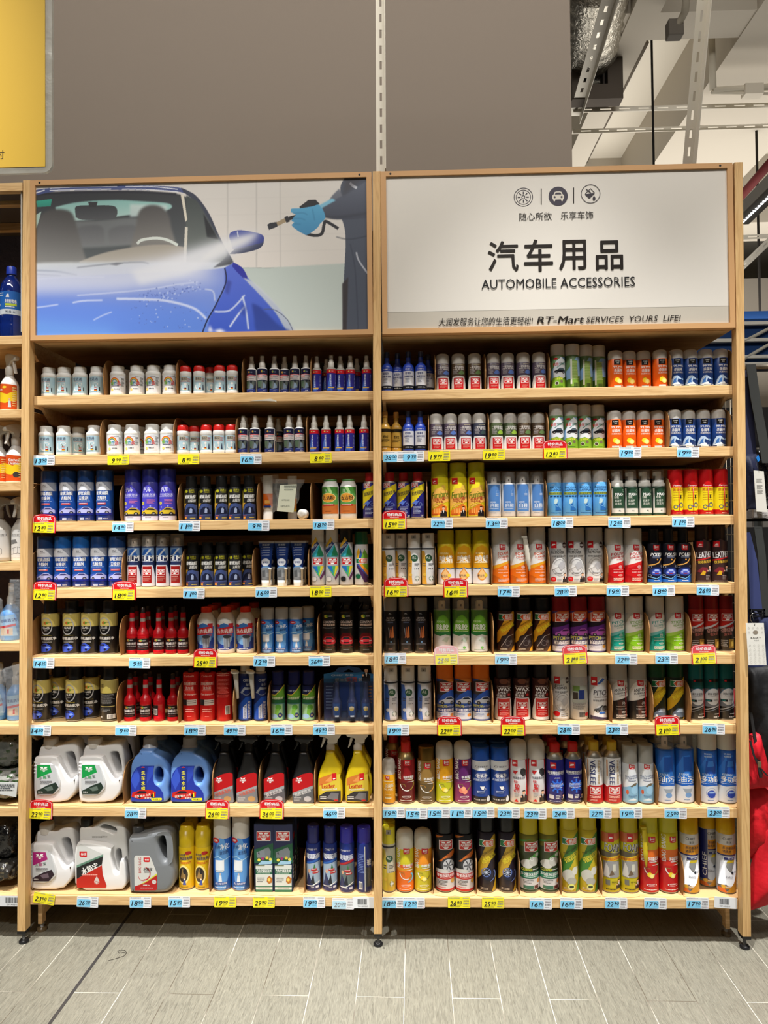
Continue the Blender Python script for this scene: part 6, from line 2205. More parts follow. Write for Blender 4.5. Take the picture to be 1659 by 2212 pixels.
def blister():
 root = empty('blister_pack')
 w, H = 108 * K, 115 * K
 pts = [(-.5, 0), (.5, 0), (.5, .88), (.28, .92), (.22, .99), (0, 1.03), (-.22, .99), (-.28, .92), (-.5, .88)]
 outline_mesh('backing_card', [(x * w, z * H) for x, z in pts], .0016, (40, 70, 120), 'matte', .0003, [[(x * w, z * H) for x, z in ((-.09, .935), (-.03, .955), (0, .975), (.03, .955), (.09, .935), (.09, .915), (-.09, .915))]], root)
 a = Art(w / 2, H, None, -.0009)
 a.P([(-1, .80), (-1, .88), (-.56, .92), (-.3, .905), (.3, .905), (.56, .92), (1, .88), (1, .74), (-1, .72)], (44, 110, 170))
 a.Rc(-.45, .45, .2, .72, (30, 70, 160))
 a.Rc(-.98, -.6, .05, .7, (36, 50, 110))
 a.T('CHIEF 车仆', -.25, .86, .04, (206, 216, 230), w=.9, bold=.04)
 a.T('燃油宝', -.3, .775, .06, (196, 200, 206), w=.5, bold=.05)
 a.T('实惠', .12, .78, .09, (196, 70, 40), w=.42, bold=.07)
 a.T('装', .47, .775, .06, (206, 206, 206), w=.16, bold=.05)
 man(a, .7, .74, .34)
 a.micro(-.92, -.62, .2, .66, 8, (130, 150, 200))
 a.micro(.75, .95, .3, .66, 6, (190, 120, 60))
 part(a.mb, 'card_print', 'print', root)
 bc = (24, 30, 62)
 for i, x in enumerate((-.235, .07, .35)):
  mb = MB()
  cx = x * w
  mb.lathe([(.017, .02, bc), (.0175, .025, bc), (.0175, .075, bc), (.013, .085, bc), (.0085, .095, bc), (.0085, .15, bc), (.007, .152, bc)], 20, cx, -.019)
  b = part(mb, 'additive_bottle', 'print', root)
  a = Art(.0176, .15, [(0, 1), (1, 1)])
  a.Rc(-.7, .7, .2, .5, (30, 60, 110))
  a.E(0, .37, .5, .06, (176, 150, 60))
  a.micro(-.5, .5, .34, .41, 2, (206, 206, 206))
  a.Rc(-.3, .5, .16, .2, (190, 196, 206))
  l = part(a.mb, 'label', 'print', b)
  l.location = (cx, -.019, 0)
 mb = MB()
 for x in (-.235, .07, .35):
  cx = x * w
  mb.lathe([(.0205, .012, (70, 76, 90)), (.021, .08, (70, 76, 90)), (.012, .10, (70, 76, 90)), (.0115, .155, (70, 76, 90)), (.008, .158, (70, 76, 90))], 16, cx, -.0195)
 mb.box(-w / 2, w / 2, -.0030, -.0024, .002, .80 * H, (70, 76, 90))
 part(mb, 'blister_shell', 'clear', root)
 return root

# ================================================================ THE PLACE
BAY = 1.33
ZS = {1: 2.0563, 2: 1.8281, 3: 1.5738, 4: 1.3198, 5: 1.0613, 6: .8042, 7: .4978, 8: .1670}      # shelf tops
FY = .033                                                                                     # front of the shelf edges
TOP = 2.874
ORD = ('first', 'second', 'third', 'fourth', 'fifth', 'sixth', 'seventh', 'eighth', 'ninth', 'tenth', 'eleventh', 'twelfth', 'thirteenth')
ROWN = {1: 'top shelf', 2: 'second shelf', 3: 'third shelf', 4: 'fourth shelf', 5: 'fifth shelf', 6: 'sixth shelf', 7: 'seventh shelf', 8: 'bottom shelf'}

def struct(o):
 o['kind'] = 'structure'
 return o

# ---- floor
def floor_material():
 m = bpy.data.materials.new('wood_look_tiles')
 m.use_nodes = True
 nt = m.node_tree
 N, L = nt.nodes, nt.links
 b = N['Principled BSDF']
 tc = N.new('ShaderNodeTexCoord')
 mp = N.new('ShaderNodeMapping')
 mp.inputs['Rotation'].default_value = (0, 0, math.radians(90) + FANG)
 mp.inputs['Location'].default_value = (FLX, FLY, 0)
 L.new(tc.outputs['Object'], mp.inputs['Vector'])
 br = N.new('ShaderNodeTexBrick')
 br.offset, br.squash = .5, 1
 br.inputs['Scale'].default_value = 1
 br.inputs['Brick Width'].default_value = 1.0
 br.inputs['Row Height'].default_value = PLANK
 br.inputs['Mortar Size'].default_value = .0013
 br.inputs['Mortar Smooth'].default_value = .1
 br.inputs['Color1'].default_value = (.42, .42, .42, 1)
 br.inputs['Color2'].default_value = (.58, .58, .58, 1)
 L.new(mp.outputs[0], br.inputs['Vector'])
 g = N.new('ShaderNodeMapping')
 g.inputs['Scale'].default_value = (12, 130, 1)
 L.new(mp.outputs[0], g.inputs['Vector'])
 sh = N.new('ShaderNodeVectorMath')
 sh.operation = 'MULTIPLY_ADD'
 sh.inputs[1].default_value = (31, 17, 3)
 L.new(br.outputs['Color'], sh.inputs[0])
 L.new(g.outputs[0], sh.inputs[2])
 n = N.new('ShaderNodeTexNoise')
 n.inputs['Scale'].default_value = 1.6
 n.inputs['Detail'].default_value = 5
 n.inputs['Roughness'].default_value = .62
 n.inputs['Distortion'].default_value = 1.5
 L.new(sh.outputs[0], n.inputs['Vector'])
 cr = N.new('ShaderNodeValToRGB')
 e = cr.color_ramp.elements
 e[0].position, e[0].color = .28, (*lin((104, 101, 90)), 1)
 e[1].position, e[1].color = .68, (*lin((154, 151, 136)), 1)
 k = e.new(.47)
 k.color = (*lin((134, 131, 118)), 1)
 L.new(n.outputs[0], cr.inputs[0])
 mv = N.new('ShaderNodeMix')
 mv.data_type, mv.blend_type = 'RGBA', 'MULTIPLY'
 mv.inputs['Factor'].default_value = .30
 L.new(cr.outputs[0], mv.inputs['A'])
 L.new(br.outputs['Color'], mv.inputs['B'])
 # grout: pale in places, dirty in others
 n3 = N.new('ShaderNodeTexNoise')
 n3.inputs['Scale'].default_value = 2.2
 L.new(tc.outputs['Object'], n3.inputs['Vector'])
 gr = N.new('ShaderNodeValToRGB')
 e = gr.color_ramp.elements
 e[0].position, e[0].color = .44, (*lin((92, 84, 72)), 1)
 e[1].position, e[1].color = .54, (*lin((206, 200, 186)), 1)
 L.new(n3.outputs[0], gr.inputs[0])
 mm = N.new('ShaderNodeMix')
 mm.data_type = 'RGBA'
 L.new(br.outputs['Fac'], mm.inputs['Factor'])
 L.new(mv.outputs['Result'], mm.inputs['A'])
 L.new(gr.outputs[0], mm.inputs['B'])
 L.new(mm.outputs['Result'], b.inputs['Base Color'])
 b.inputs['Roughness'].default_value = .36
 b.inputs['Specular IOR Level'].default_value = .4
 bp = N.new('ShaderNodeBump')
 bp.inputs['Strength'].default_value = .35
 bp.inputs['Distance'].default_value = .002
 L.new(n.outputs[0], bp.inputs['Height'])
 L.new(bp.outputs[0], b.inputs['Normal'])
 return m

PLANK, FANG, FLX, FLY = .1575, 0.0, 0.0, 0.0
_p1, _p2 = atz(875.3, 2040, 0), atz(872.1, 2205, 0)          # one joint between planks
_q = atz(926, 2155, 0)                                        # one cross joint
_dir = (_p1 - _p2).normalized()
FANG = math.atan2(_dir.x, _dir.y)                             # planks run this much off square
_a, _b = atz(140.8, 2040, 0), atz(1522, 2040, 0)
PLANK = (_b - _a).dot(Vector((_dir.y, -_dir.x, 0))) / 15
_c, _s = math.cos(math.radians(90) + FANG), math.sin(math.radians(90) + FANG)
_rx, _ry = _p1.x * _c - _p1.y * _s, _p1.x * _s + _p1.y * _c
FLY = -_ry + 200 * PLANK + 0.0
_rx = _q.x * _c - _q.y * _s
FLX = -_rx + 100.0
mb = MB()
mb.box(-9, 9, -7, 12, -.1, 0, (160, 155, 140))
struct(part(mb, 'floor', floor_material()))
j0, j1 = atz(245.5, 2022, 0), atz(107.5, 2211, 0)
d = (j1 - j0)
j0, j1 = j0 - d * 4, j1 + d * 2
w = Vector((d.y, -d.x, 0)).normalized() * .0055
mb = MB()
mb.add([(p.x, p.y, z) for z in (0.0, .0012) for p in (j0 - w, j0 + w, j1 + w, j1 - w)], [(0, 1, 2, 3), (7, 6, 5, 4), (0, 4, 5, 1), (1, 5, 6, 2), (2, 6, 7, 3), (3, 7, 4, 0)], (62, 60, 60))
struct(part(mb, 'trim_1', mat('rubber_joint', .35, col=(58, 56, 56), bump=(60, .6, .003))))
c0 = atz(258, 2062, 0)
mb = MB()
hp = [atz(x, y, .0012) for x, y in ((234, 2075), (242, 2073), (256, 2069), (268, 2065), (274, 2058), (270, 2053), (260, 2052), (254, 2055), (258, 2059), (268, 2057), (274, 2056))]
mb.tube([p - c0 for p in hp], .0007, (40, 34, 30), 6)
o = part(mb, 'thread', 'matte', None, c0)
tag(o, 'thin dark thread curled on the grey floor tiles', 'thread')

# ---- wall behind the racks
wx = xat(1236, .62, 3.2)
mb = MB()
mb.box(-7, wx, .62, .80, 0, 6.4, (136, 126, 114))
struct(part(mb, 'wall_back', mat('grey_plaster', .85, col=(139, 128, 117), spec=.2, bump=(3, .12, .02))))

# ---- ceiling, beams
ZC = 5.2
mb = MB()
mb.box(-8, 9, -7, 13, ZC, ZC + .2, (214, 208, 194))
struct(part(mb, 'ceiling', mat('ceiling_paint', .9, col=(216, 209, 194), spec=.1, bump=(2, .1, .02))))
BM = mat('beam_paint', .9, col=(186, 178, 164), spec=.1)
ZB = 4.67

def beam(n, x0, x1, y0, y1, z0=ZB):
 mb = MB()
 mb.box(x0, x1, y0, y1, z0, ZC, (186, 178, 164))
 struct(part(mb, 'trim_%d' % n, BM))

xr = lambda r: X0 + r * (ZB - Z0)
xo = math.tan(YAW)
beam(2, xr(.449), xr(.505), 1.0, 12)
beam(3, xr(.694), xr(.694) + .9, 1.0, 12)
beam(4, wx + .02, 6, 4.54 - DD, 4.80 - DD, ZB + .01)
beam(5, wx + .02, 6, 7.4 - DD, 7.9 - DD, ZB - .15)
mb = MB()
mb.box(-8, 9, 12.5, 12.8, 0, ZC, (150, 142, 130))
struct(part(mb, 'wall_far', mat('far_wall_paint', .85, col=(150, 143, 132))))
mb = MB()
mb.box(2.6, 8, 6.0, 6.2, 2.5, 4.4, (150, 142, 130))
struct(part(mb, 'wall_soffit', mat('soffit_paint', .85, col=(150, 142, 130))))

# ---- slotted angle struts
def strut(p0, p1, w, label, side=Vector((1, 0, 0)), slot=.032, pitch=.062, col=(228, 222, 208), name='slotted_strut', group=None, thick=.003):
 p0, p1 = Vector(p0), Vector(p1)
 d = p1 - p0
 L = d.length
 d.normalize()
 side = (side - d * side.dot(d)).normalized()
 nrm = side.cross(d)
 mb = MB()

 def q(a0, a1, s0, s1):
  vs = []
  for n_ in (-thick / 2, thick / 2):
   for t, s_ in ((a0, s0), (a0, s1), (a1, s1), (a1, s0)):
    vs.append(tuple(d * t + side * s_ + nrm * n_))
  mb.add(vs, [(0, 1, 2, 3), (7, 6, 5, 4), (0, 4, 5, 1), (1, 5, 6, 2), (2, 6, 7, 3), (3, 7, 4, 0)], col)
 sw = w * .115
 q(0, L, -w / 2, -sw)
 q(0, L, sw, w / 2)
 t = 0
 while t < L:
  t2 = min(t + pitch - slot, L)
  q(t, t2, -sw, sw)
  t += pitch
 # the turned flange of the angle
 vs = []
 for s_ in (w / 2 - thick, w / 2):
  for n_ in (thick / 2, thick / 2 + w * .8):
   vs += [tuple(side * s_ + nrm * n_), tuple(d * L + side * s_ + nrm * n_)]
 mb.add(vs, [(0, 1, 3, 2), (4, 6, 7, 5), (0, 4, 5, 1), (2, 3, 7, 6), (0, 2, 6, 4), (1, 5, 7, 3)], col)
 o = part(mb, name, 'paint', None, p0)
 return tag(o, label, 'strut', group)

zt = 4.0
YS = .10
a, b = at(823.5, 372, YS), at(821.5, -60, YS)
strut(a, b, .038, 'cream slotted strut rising from the middle post in front of wall')
a, b = at(1486, 356, .12), at(1522, -40, -.18)
strut(a, b, .040, 'cream slotted strut leaning over the right sign')
a = atz(1241, 250, 4.4)
b = atz(1332, -60, 4.4)
strut(a, b, .075, 'cream slotted strut running back along the wall end under the duct', pitch=.11, slot=.05, group=None)
a, b = atz(1238, 238, 4.4), atz(1700, 226, 4.4)
strut(a, b, .045, 'upper of two level slotted struts under the ceiling', Vector((0, 1, 0)).lerp(Vector((0, 0, 1)), .7), pitch=.13, slot=.075)
a, b = atz(1238, 284, 4.4), atz(1700, 271, 4.4)
strut(a, b, .045, 'lower of two level slotted struts under the ceiling', Vector((0, 1, 0)).lerp(Vector((0, 0, 1)), .7), pitch=.13, slot=.075)
for px_, top in ((1410, 'black hanging rod beneath the ceiling left of the leaning strut'),):
 p = atz(px_, 232, 4.4)
 mb = MB()
 mb.tube([(0, 0, -1.0), (0, 0, ZC - 4.4)], .008, (30, 28, 26))
 tag(part(mb, 'hanging_rod', 'paint', None, p), top, 'rod')

# ---- foil duct and dark air grille at the wall end
p0, p1 = atz(1266, 150, 4.75), atz(1292, -60, 4.75)
mb = MB()
n = 26
mb.tube([Vector((0, 0, 0)) + (p1 - p0) * (i / n) for i in range(n + 1)], [.20 + .006 * math.sin(i * 2.2) for i in range(n + 1)], (206, 200, 186), 24)
o = part(mb, 'flexible_duct', 'duct', None, p0)
tag(o, 'silver foil flexible duct running above the wall end', 'duct')
g = atz(1290, 226, 4.35)
gx0, gx1 = xat(1236, g.y, 4.5), xat(1346, g.y, 4.5)
root = empty('air_grille', (gx0, g.y, 4.39))
tag(root, 'dark steel frame of the air box under the foil duct', 'grille')
mb = MB()
w_, h_ = gx1 - gx0, .62
for bx in ((0, w_, 0, .10), (0, w_, h_ - .1, h_), (w_ - .10, w_, .10, h_ - .1), (0, .08, .10, h_ - .1)):
 mb.box(bx[0], bx[1], 0, .10, bx[2], bx[3], (86, 78, 70))
part(mb, 'frame', 'paint', root)
mb = MB()
mb.box(.05, w_ - .05, .14, .2, .05, h_ - .05, (22, 20, 18))
mb.box(w_ * .62, w_ * .66, .02, .09, .1, h_, (60, 54, 50))
part(mb, 'box', 'paint', root)
# conduit and junction box on the cross beam
jb = at(1455, 68, 4.50 - DD)
mb = MB()
mb.box(-.045, .045, -.05, .02, -.05, .05, (96, 90, 82))
o = part(mb, 'junction_box', 'paint', None, jb, bevel=.006)
tag(o, 'small grey junction box fixed on the ceiling beam', 'junction box')
mb = MB()
cp = [at(1455, 62, 4.48 - DD), at(1468, 48, 4.46 - DD), at(1480, 25, 4.4 - DD), at(1485, -30, 4.3 - DD)]
mb.tube([p - cp[0] for p in cp], .022, (156, 148, 132), 10)
tag(part(mb, 'flexible_conduit', 'paint', None, cp[0]), 'grey flexible conduit rising from the junction box', 'conduit')
mb = MB()
a, b = atz(1397, 92, ZC - .03), atz(1262, 356, ZC - .03)
mb.tube([(0, 0, 0), b - a], .018, (96, 88, 78), 8)
tag(part(mb, 'ceiling_pipe', 'paint', None, a), 'thin dark conduit along the ceiling beside the narrow beam', 'pipe')
root = empty('pipe_bracket', at(1539, 120, 2.2))
tag(root, 'pale pipe bracket under the right ceiling beam', 'bracket')
o_ = root.location
mb = MB()
for a, b, r_ in (((1536, 42), (1540, 195), .022), ((1540, 196), (1700, 186), .022), ((1536, 200), (1700, 204), .010)):
 A, B = at(*a, 2.2) - o_, at(*b, 2.2) - o_
 mb.tube([A, B], r_, (200, 192, 174), 10)
part(mb, 'pipes', 'paint', root)
mb = MB()
A = at(1539, 40, 2.2) - o_
mb.box(A.x - .03, A.x + .08, -.03, .03, A.z - .04, A.z + .03, (120, 112, 100))
part(mb, 'clamp', 'paint', root)
mb = MB()
A = at(1625, 192, 2.2) - o_
mb.box(A.x - .06, A.x + .06, -.035, .035, A.z - .05, A.z + .02, (206, 198, 182))
part(mb, 'clamp', 'paint', root)
for i, (x, y) in enumerate(((1242, 318), (1369, 318))):
 p = at(x, y, 5.0)
 mb = MB()
 mb.box(-.04, .04, -.03, .03, -.08, .06, (196, 188, 172))
 mb.tube([(0, 0, -.3), (0, 0, 0)], .012, (70, 64, 58))
 tag(part(mb, 'junction_box', 'paint', None, p), ('pale junction box by the wall end low under the ceiling', 'pale junction box low under the ceiling beside the broad beam')[i], 'junction box')

# ---- right edge: pipe, light track, far struts
a, b = at(1600, 425, 3.0), at(1700, 310, 2.2)
mb = MB()
mb.tube([(0, 0, 0), b - a], .032, (84, 20, 20), 14)
tag(part(mb, 'fire_pipe', 'paint', None, a), 'dark red sprinkler pipe at upper right', 'pipe')
for i, (x, y, Y) in enumerate(((1635, 340, 3.2),)):
 a = at(x, y, Y)
 mb = MB()
 mb.tube([(0, 0, 0), (0, 0, -1.9)], .010, (40, 36, 32))
 tag(part(mb, 'hanging_rod', 'paint', None, a + Vector((0, 0, .3))), 'dark hanging rod beside the right post', 'rod')
root = empty('track_light', at(1600, 480, 1.6))
tag(root, 'grey ceiling light track with a row of white diodes', 'lamp')
o_ = root.location
A, B = at(1598, 478, 1.6) - o_, at(1720, 358, .9) - o_
dr = (B - A).normalized()
sd = Vector((1, 0, 0)).cross(dr).normalized()
mb = MB()
pr = [(-.05, -.02), (.05, -.02), (.05, .05), (-.05, .05)]
up_ = Vector((0, 0, 1))
lt = dr.cross(up_).normalized()
vs = [tuple(A + lt * x + up_ * z) for x, z in pr] + [tuple(B + lt * x + up_ * z) for x, z in pr]
mb.add(vs, [(0, 1, 2, 3), (7, 6, 5, 4), (0, 4, 5, 1), (1, 5, 6, 2), (2, 6, 7, 3), (3, 7, 4, 0)], (150, 146, 138))
part(mb, 'housing', 'paint', root)
mb = MB()
N_ = 22
for i in range(N_):
 c = A + (B - A) * ((i + .5) / N_) - up_ * .021
 mb.lathe([(.004, -.006, WH), (.010, 0, WH)], 10, c.x, c.y, c.z)
em = bpy.data.materials.new('diode_glow')
em.use_nodes = True
em.node_tree.nodes['Principled BSDF'].inputs['Emission Color'].default_value = (.9, .93, 1, 1)
em.node_tree.nodes['Principled BSDF'].inputs['Emission Strength'].default_value = 2.5
part(mb, 'diodes', em, root)
a, b = at(1600, 580, 2.4), at(1720, 465, 1.7)
strut(a, b, .055, 'slotted strut rising to the right beside the right post', Vector((0, 0, 1)), pitch=.09, slot=.05)
a, b = at(1596, 513, 2.2), at(1700, 508, 2.2)
strut(a, b, .03, 'level slotted strut just above the blue display at far right', Vector((0, 0, 1)), pitch=.13, slot=.07)

# ---------------------------------------------------------------- the rack
def post(root, X, z0=.05, z1=TOP, y0=0.0, y1=.040, w=.030):
 h = z1 - z0
 mb = MB()
 vs = []
 for z in (z0, z1):
  for x, y in ((X - w / 2, y0), (X + w / 2, y0), (X + w / 2, y1), (X - w / 2, y1)):
   vs.append((x + lean(z), y, z))
 mb.add(vs, [(0, 3, 2, 1), (4, 5, 6, 7), (0, 1, 5, 4), (1, 2, 6, 5), (2, 3, 7, 6), (3, 0, 4, 7)], (200, 160, 110))
 p = part(mb, 'post', 'wood_z', root, bevel=.0012)
 mb = MB()
 xc = X + lean(z0)
 mb.box(xc - w / 2, xc + w / 2, y0, y1, z0 - .010, z0, (24, 24, 26))
 mb.lathe([(.017, 0, (30, 30, 32)), (.018, .006, (30, 30, 32)), (.013, .012, (60, 60, 62)), (.006, .014, (120, 120, 120)), (.006, z0 - .009, (120, 120, 120))], 20, xc, (y0 + y1) / 2)
 part(mb, 'foot', 'print', p)
 return p

def shelf_part(root, x0, x1, z, y0=FY, y1=.46, th=.035, board=True, inner=True, ext=(0, 0)):
 """a wooden shelf with a deep front edge, brackets below its ends"""
 mb = MB()
 mb.box(x0 + lean(z), x1 + lean(z), y0, y1, z - th, z, (210, 170, 120))
 if ext[0]:
  mb.box(x0 + lean(z) + ext[0], x0 + lean(z), .048, y1, z - th, z, (210, 170, 120))
 if ext[1]:
  mb.box(x1 + lean(z), x1 + lean(z) + ext[1], .048, y1, z - th, z, (210, 170, 120))
 s_ = part(mb, 'shelf', 'wood_x', root, bevel=.0015)
 if inner:
  for xx, sgn in ((x0, 1), (x1, -1)):
   mb = MB()
   a_ = xx + lean(z) + sgn * .001
   b_ = a_ + sgn * .012
   xa, xb = min(a_, b_), max(a_, b_)
   mb.add([(xa, y0 + .04, z - th), (xb, y0 + .04, z - th), (xb, y1, z - th), (xa, y1, z - th), (xa, y0 + .12, z - th - .055), (xb, y0 + .12, z - th - .055), (xb, y1, z - th - .075), (xa, y1, z - th - .075)],
    [(0, 1, 2, 3), (7, 6, 5, 4), (0, 4, 5, 1), (1, 5, 6, 2), (2, 6, 7, 3), (3, 7, 4, 0)], (176, 136, 92))
   part(mb, 'bracket', 'wood_y', s_)
 return s_

MG = .0165
racks = {}
for bay, xl, nm, lab in (('left', -BAY, 'shelving_unit', 'oak shelving unit under the car wash picture, middle of view'), ('right', 0.0, 'shelving_unit', 'oak shelving unit under the white lettered sign')):
 root = empty(nm, (0, 0, 0))
 tag(root, lab, 'shelf')
 racks[bay] = root
 if bay == 'left':
  post(root, -BAY)
 post(root, xl + BAY + (.004 if bay == 'right' else 0))
 x0, x1 = xl + MG, xl + BAY - MG + (.004 if bay == 'right' else 0)
 for r_ in range(1, 9):
  e_ = .034
  shelf_part(root, x0, x1, ZS[r_], ext=(-e_ if bay == 'left' else 0, e_ if bay == 'right' else 0))
 mb = MB()
 mb.box(x0, x1, .475, .49, .10, 2.84, (84, 66, 46))
 part(mb, 'back_panel', mat('dark_back_panel', .75, col=(70, 54, 38), spec=.2), root)
 # the ceiling board of the shelves, under the sign
 mb = MB()
 mb.box(x0 + lean(2.27), x1 + lean(2.27), .045, .46, 2.262, 2.28, (190, 150, 104))
 part(mb, 'canopy_board', 'wood_x', root)
 for z in (ZS[1] - .075, ZS[2] - .08, ZS[3] - .08):
  mb = MB()
  mb.box(x0, x1, .30, .325, z - .02, z + .02, (150, 116, 78))
  part(mb, 'cross_rail', 'wood_x', root)
# rear legs of the plinth
for bay, X, sgn in (('left', -BAY + MG + .002, 1), ('right', BAY - MG - .002, -1)):
 mb = MB()
 lx = X + lean(.1)
 xa, xb = min(lx, lx + sgn * .016), max(lx, lx + sgn * .016)
 mb.box(xa, xb, .09, .12, .03, .13, (150, 120, 84))
 mb.box(xa, xb, .12, .44, .06, .13, (170, 130, 88))
 part(mb, 'plinth_side', 'wood_y', racks[bay])
 mb = MB()
 mb.lathe([(.018, 0, (110, 92, 66)), (.018, .012, (110, 92, 66)), (.007, .014, (150, 150, 150)), (.007, .03, (150, 150, 150))], 16, (xa + xb) / 2, .105)
 part(mb, 'foot', 'print', racks[bay])

# wire grid on the right end
mb = MB()
xg = BAY + .024
WG = (170, 158, 136)
for i in range(9):
 y = .10 + i * .04
 mb.tube([(xg + lean(.2), y, .17), (xg + lean(2.2), y, 2.2)], .0016, WG, 6)
z = .2
while z < 2.2:
 mb.tube([(xg + lean(z) - .003, .10, z), (xg + lean(z) - .003, .43, z)], .0014, WG, 6)
 z += .065
part(mb, 'wire_grid', 'metal', racks['right'])

# ---- sign boards
def sign(px_l, px_r, py_tl, py_bl, label):
 pass

def frame_part(root, x0, x1, z0, z1, t=.019, y0=-.004, y1=.032, col='wood_x'):
 mb = MB()
 mb.box(x0, x1, y0, y1, z0, z0 + t, (206, 160, 110))
 mb.box(x0, x1, y0, y1, z1 - t, z1, (206, 160, 110))
 mb.box(x0, x0 + t, y0, y1, z0 + t, z1 - t, (206, 160, 110))
 mb.box(x1 - t, x1, y0, y1, z0 + t, z1 - t, (206, 160, 110))
 p = part(mb, 'frame', mat('frame_veneer', .5, col=(204, 158, 108), spec=.35), root)
 mb = MB()
 for x in (x0 + .036, x1 - .045):
  mb.lathe([(.0042, 0, (40, 34, 30)), (.0035, .001, (20, 18, 16))], 10, 0, 0)
  n_ = len(mb.v) - 20
  for k in range(n_, len(mb.v)):
   v = mb.v[k]
   mb.v[k] = (x + v[0], y0 - v[2] - .0002, z1 - .010 + v[1])
 part(mb, 'screw', 'print', root)
 return p

SZ0, SZ1 = 2.2605, 2.8705
LX = lean(2.57)
# picture sign
root = empty('picture_sign', (LX, 0, 0))
tag(root, 'framed printed picture of a blue car being washed by hose', 'sign')
sx0, sx1 = -BAY + MG + .001, -MG - .001
frame_part(root, sx0, sx1, SZ0, SZ1)
# the printed picture
GW, GH = 1440, 640
U, V_ = np.meshgrid(np.linspace(0, 1, GW), np.linspace(0, 1, GH))      # V_ measured downward
PXX = 152 + U * 1420
PYY = (82 - 34 * U) + V_ * ((716 - 21 * U) - (82 - 34 * U))
img = np.zeros((GH, GW, 3))

def blur(m, k):
 for _ in range(2):
  if k < 1:
   break
  p = np.pad(m, ((k, k), (0, 0)), mode='edge').cumsum(0)
  p = np.vstack([np.zeros((1, p.shape[1])), p])
  m = (p[2 * k + 1:] - p[:-2 * k - 1]) / (2 * k + 1)
  p = np.pad(m, ((0, 0), (k, k)), mode='edge').cumsum(1)
  p = np.hstack([np.zeros((p.shape[0], 1)), p])
  m = (p[:, 2 * k + 1:] - p[:, :-2 * k - 1]) / (2 * k + 1)
 return m

def shape(pts, c0, c1=None, soft=0, alpha=1.0, horiz=False):
 soft = int(soft * 2.5)
 n = len(pts)
 pad = soft * 3 + 3
 ux = [(p[0] - 152) / 1420 * (GW - 1) for p in pts]
 i0, i1 = max(0, int(min(ux)) - pad), min(GW, int(max(ux)) + pad + 2)
 j0, j1 = max(0, int((min(p[1] for p in pts) - 84) / 664 * (GH - 1)) - pad), min(GH, int((max(p[1] for p in pts) - 44) / 650 * (GH - 1)) + pad + 2)
 if i1 <= i0 or j1 <= j0:
  return
 PX, PY = PXX[j0:j1, i0:i1], PYY[j0:j1, i0:i1]
 inside = np.zeros(PX.shape, bool)
 for i in range(n):
  xa, ya = pts[i]
  xb, yb = pts[(i + 1) % n]
  if ya == yb:
   continue
  c = ((ya > PY) != (yb > PY)) & (PX < (xb - xa) * (PY - ya) / (yb - ya) + xa)
  inside ^= c
 m = blur(inside.astype(float), soft)[..., None] * alpha
 ys = [p[1 if not horiz else 0] for p in pts]
 t = np.clip(((PY if not horiz else PX) - min(ys)) / (max(ys) - min(ys) + 1e-6), 0, 1)[..., None]
 c = np.array(c0, float) * (1 - t) + np.array(c1 or c0, float) * t
 img[j0:j1, i0:i1] = img[j0:j1, i0:i1] * (1 - m) + c * m

def curve(pts, n=10):
 out = []
 P = [np.array(p, float) for p in pts]
 for i in range(len(P) - 1):
  p0, p1, p2, p3 = P[max(i - 1, 0)], P[i], P[i + 1], P[min(i + 2, len(P) - 1)]
  for k in range(n):
   t = k / n
   out.append(tuple(.5 * ((2 * p1) + (p2 - p0) * t + (2 * p0 - 5 * p1 + 4 * p2 - p3) * t * t + (3 * p1 - p0 - 3 * p2 + p3) * t ** 3)))
 out.append(tuple(P[-1]))
 return out

def stroke(pts, w, c, soft=0, alpha=1.0, n=10):
 q = curve(pts, n)
 L_, R_ = [], []
 for i, p in enumerate(q):
  a, b = q[max(i - 1, 0)], q[min(i + 1, len(q) - 1)]
  dx, dy = b[0] - a[0], b[1] - a[1]
  l = math.hypot(dx, dy) or 1
  ww = w / 2
  L_.append((p[0] - dy / l * ww, p[1] + dx / l * ww))
  R_.append((p[0] + dy / l * ww, p[1] - dx / l * ww))
 shape(L_ + R_[::-1], c, None, soft, alpha)

shape([(100, 0), (1700, 0), (1700, 430), (100, 430)], (206, 202, 196), (216, 208, 200))
shape([(100, 428), (1000, 428), (1150, 430), (1470, 412), (1700, 408), (1700, 800), (100, 800)], (176, 188, 182), (196, 206, 200), 1)
for x in (980, 1103, 1205):
 stroke([(x, 60), (x - 2, 428)], 4, (150, 146, 142), 1, .6, 2)
shape([(1205, 60), (1480, 50), (1480, 410), (1203, 425)], (206, 200, 192), (216, 210, 202), 2, .6)
for y in (130, 200, 290, 360):
 stroke([(830, y + 10), (1480, y - 6)], 2, (190, 184, 178), 1, .5, 2)
# windscreen
shape(curve([(100, 120), (300, 108), (500, 106), (700, 112), (800, 130), (880, 220), (1000, 400)]) + [(1000, 470), (100, 470)], (34, 36, 40), (90, 96, 98), 1)
shape(curve([(236, 172), (330, 152), (480, 142), (620, 148), (728, 158), (720, 185), (560, 205), (400, 225), (250, 235)]) + [(236, 172)], (120, 176, 170), (176, 206, 200), 1)
shape([(560, 160), (722, 165), (712, 200), (560, 215)], (184, 206, 202), (170, 190, 190), 2)
shape(curve([(240, 232), (400, 230), (600, 222), (600, 300), (560, 330), (350, 345), (240, 340)]), (96, 100, 102), (112, 116, 118), 2)
for x in (350, 500):
 shape(curve([(x - 30, 330), (x - 30, 270), (x + 30, 250), (x + 90, 258), (x + 100, 330)]), (84, 86, 90), (110, 112, 114), 2)
shape(curve([(120, 420), (150, 300), (170, 215), (210, 185), (270, 182), (310, 200), (330, 260), (352, 340), (370, 400), (370, 430)]), (60, 58, 58), (128, 128, 126), 2)
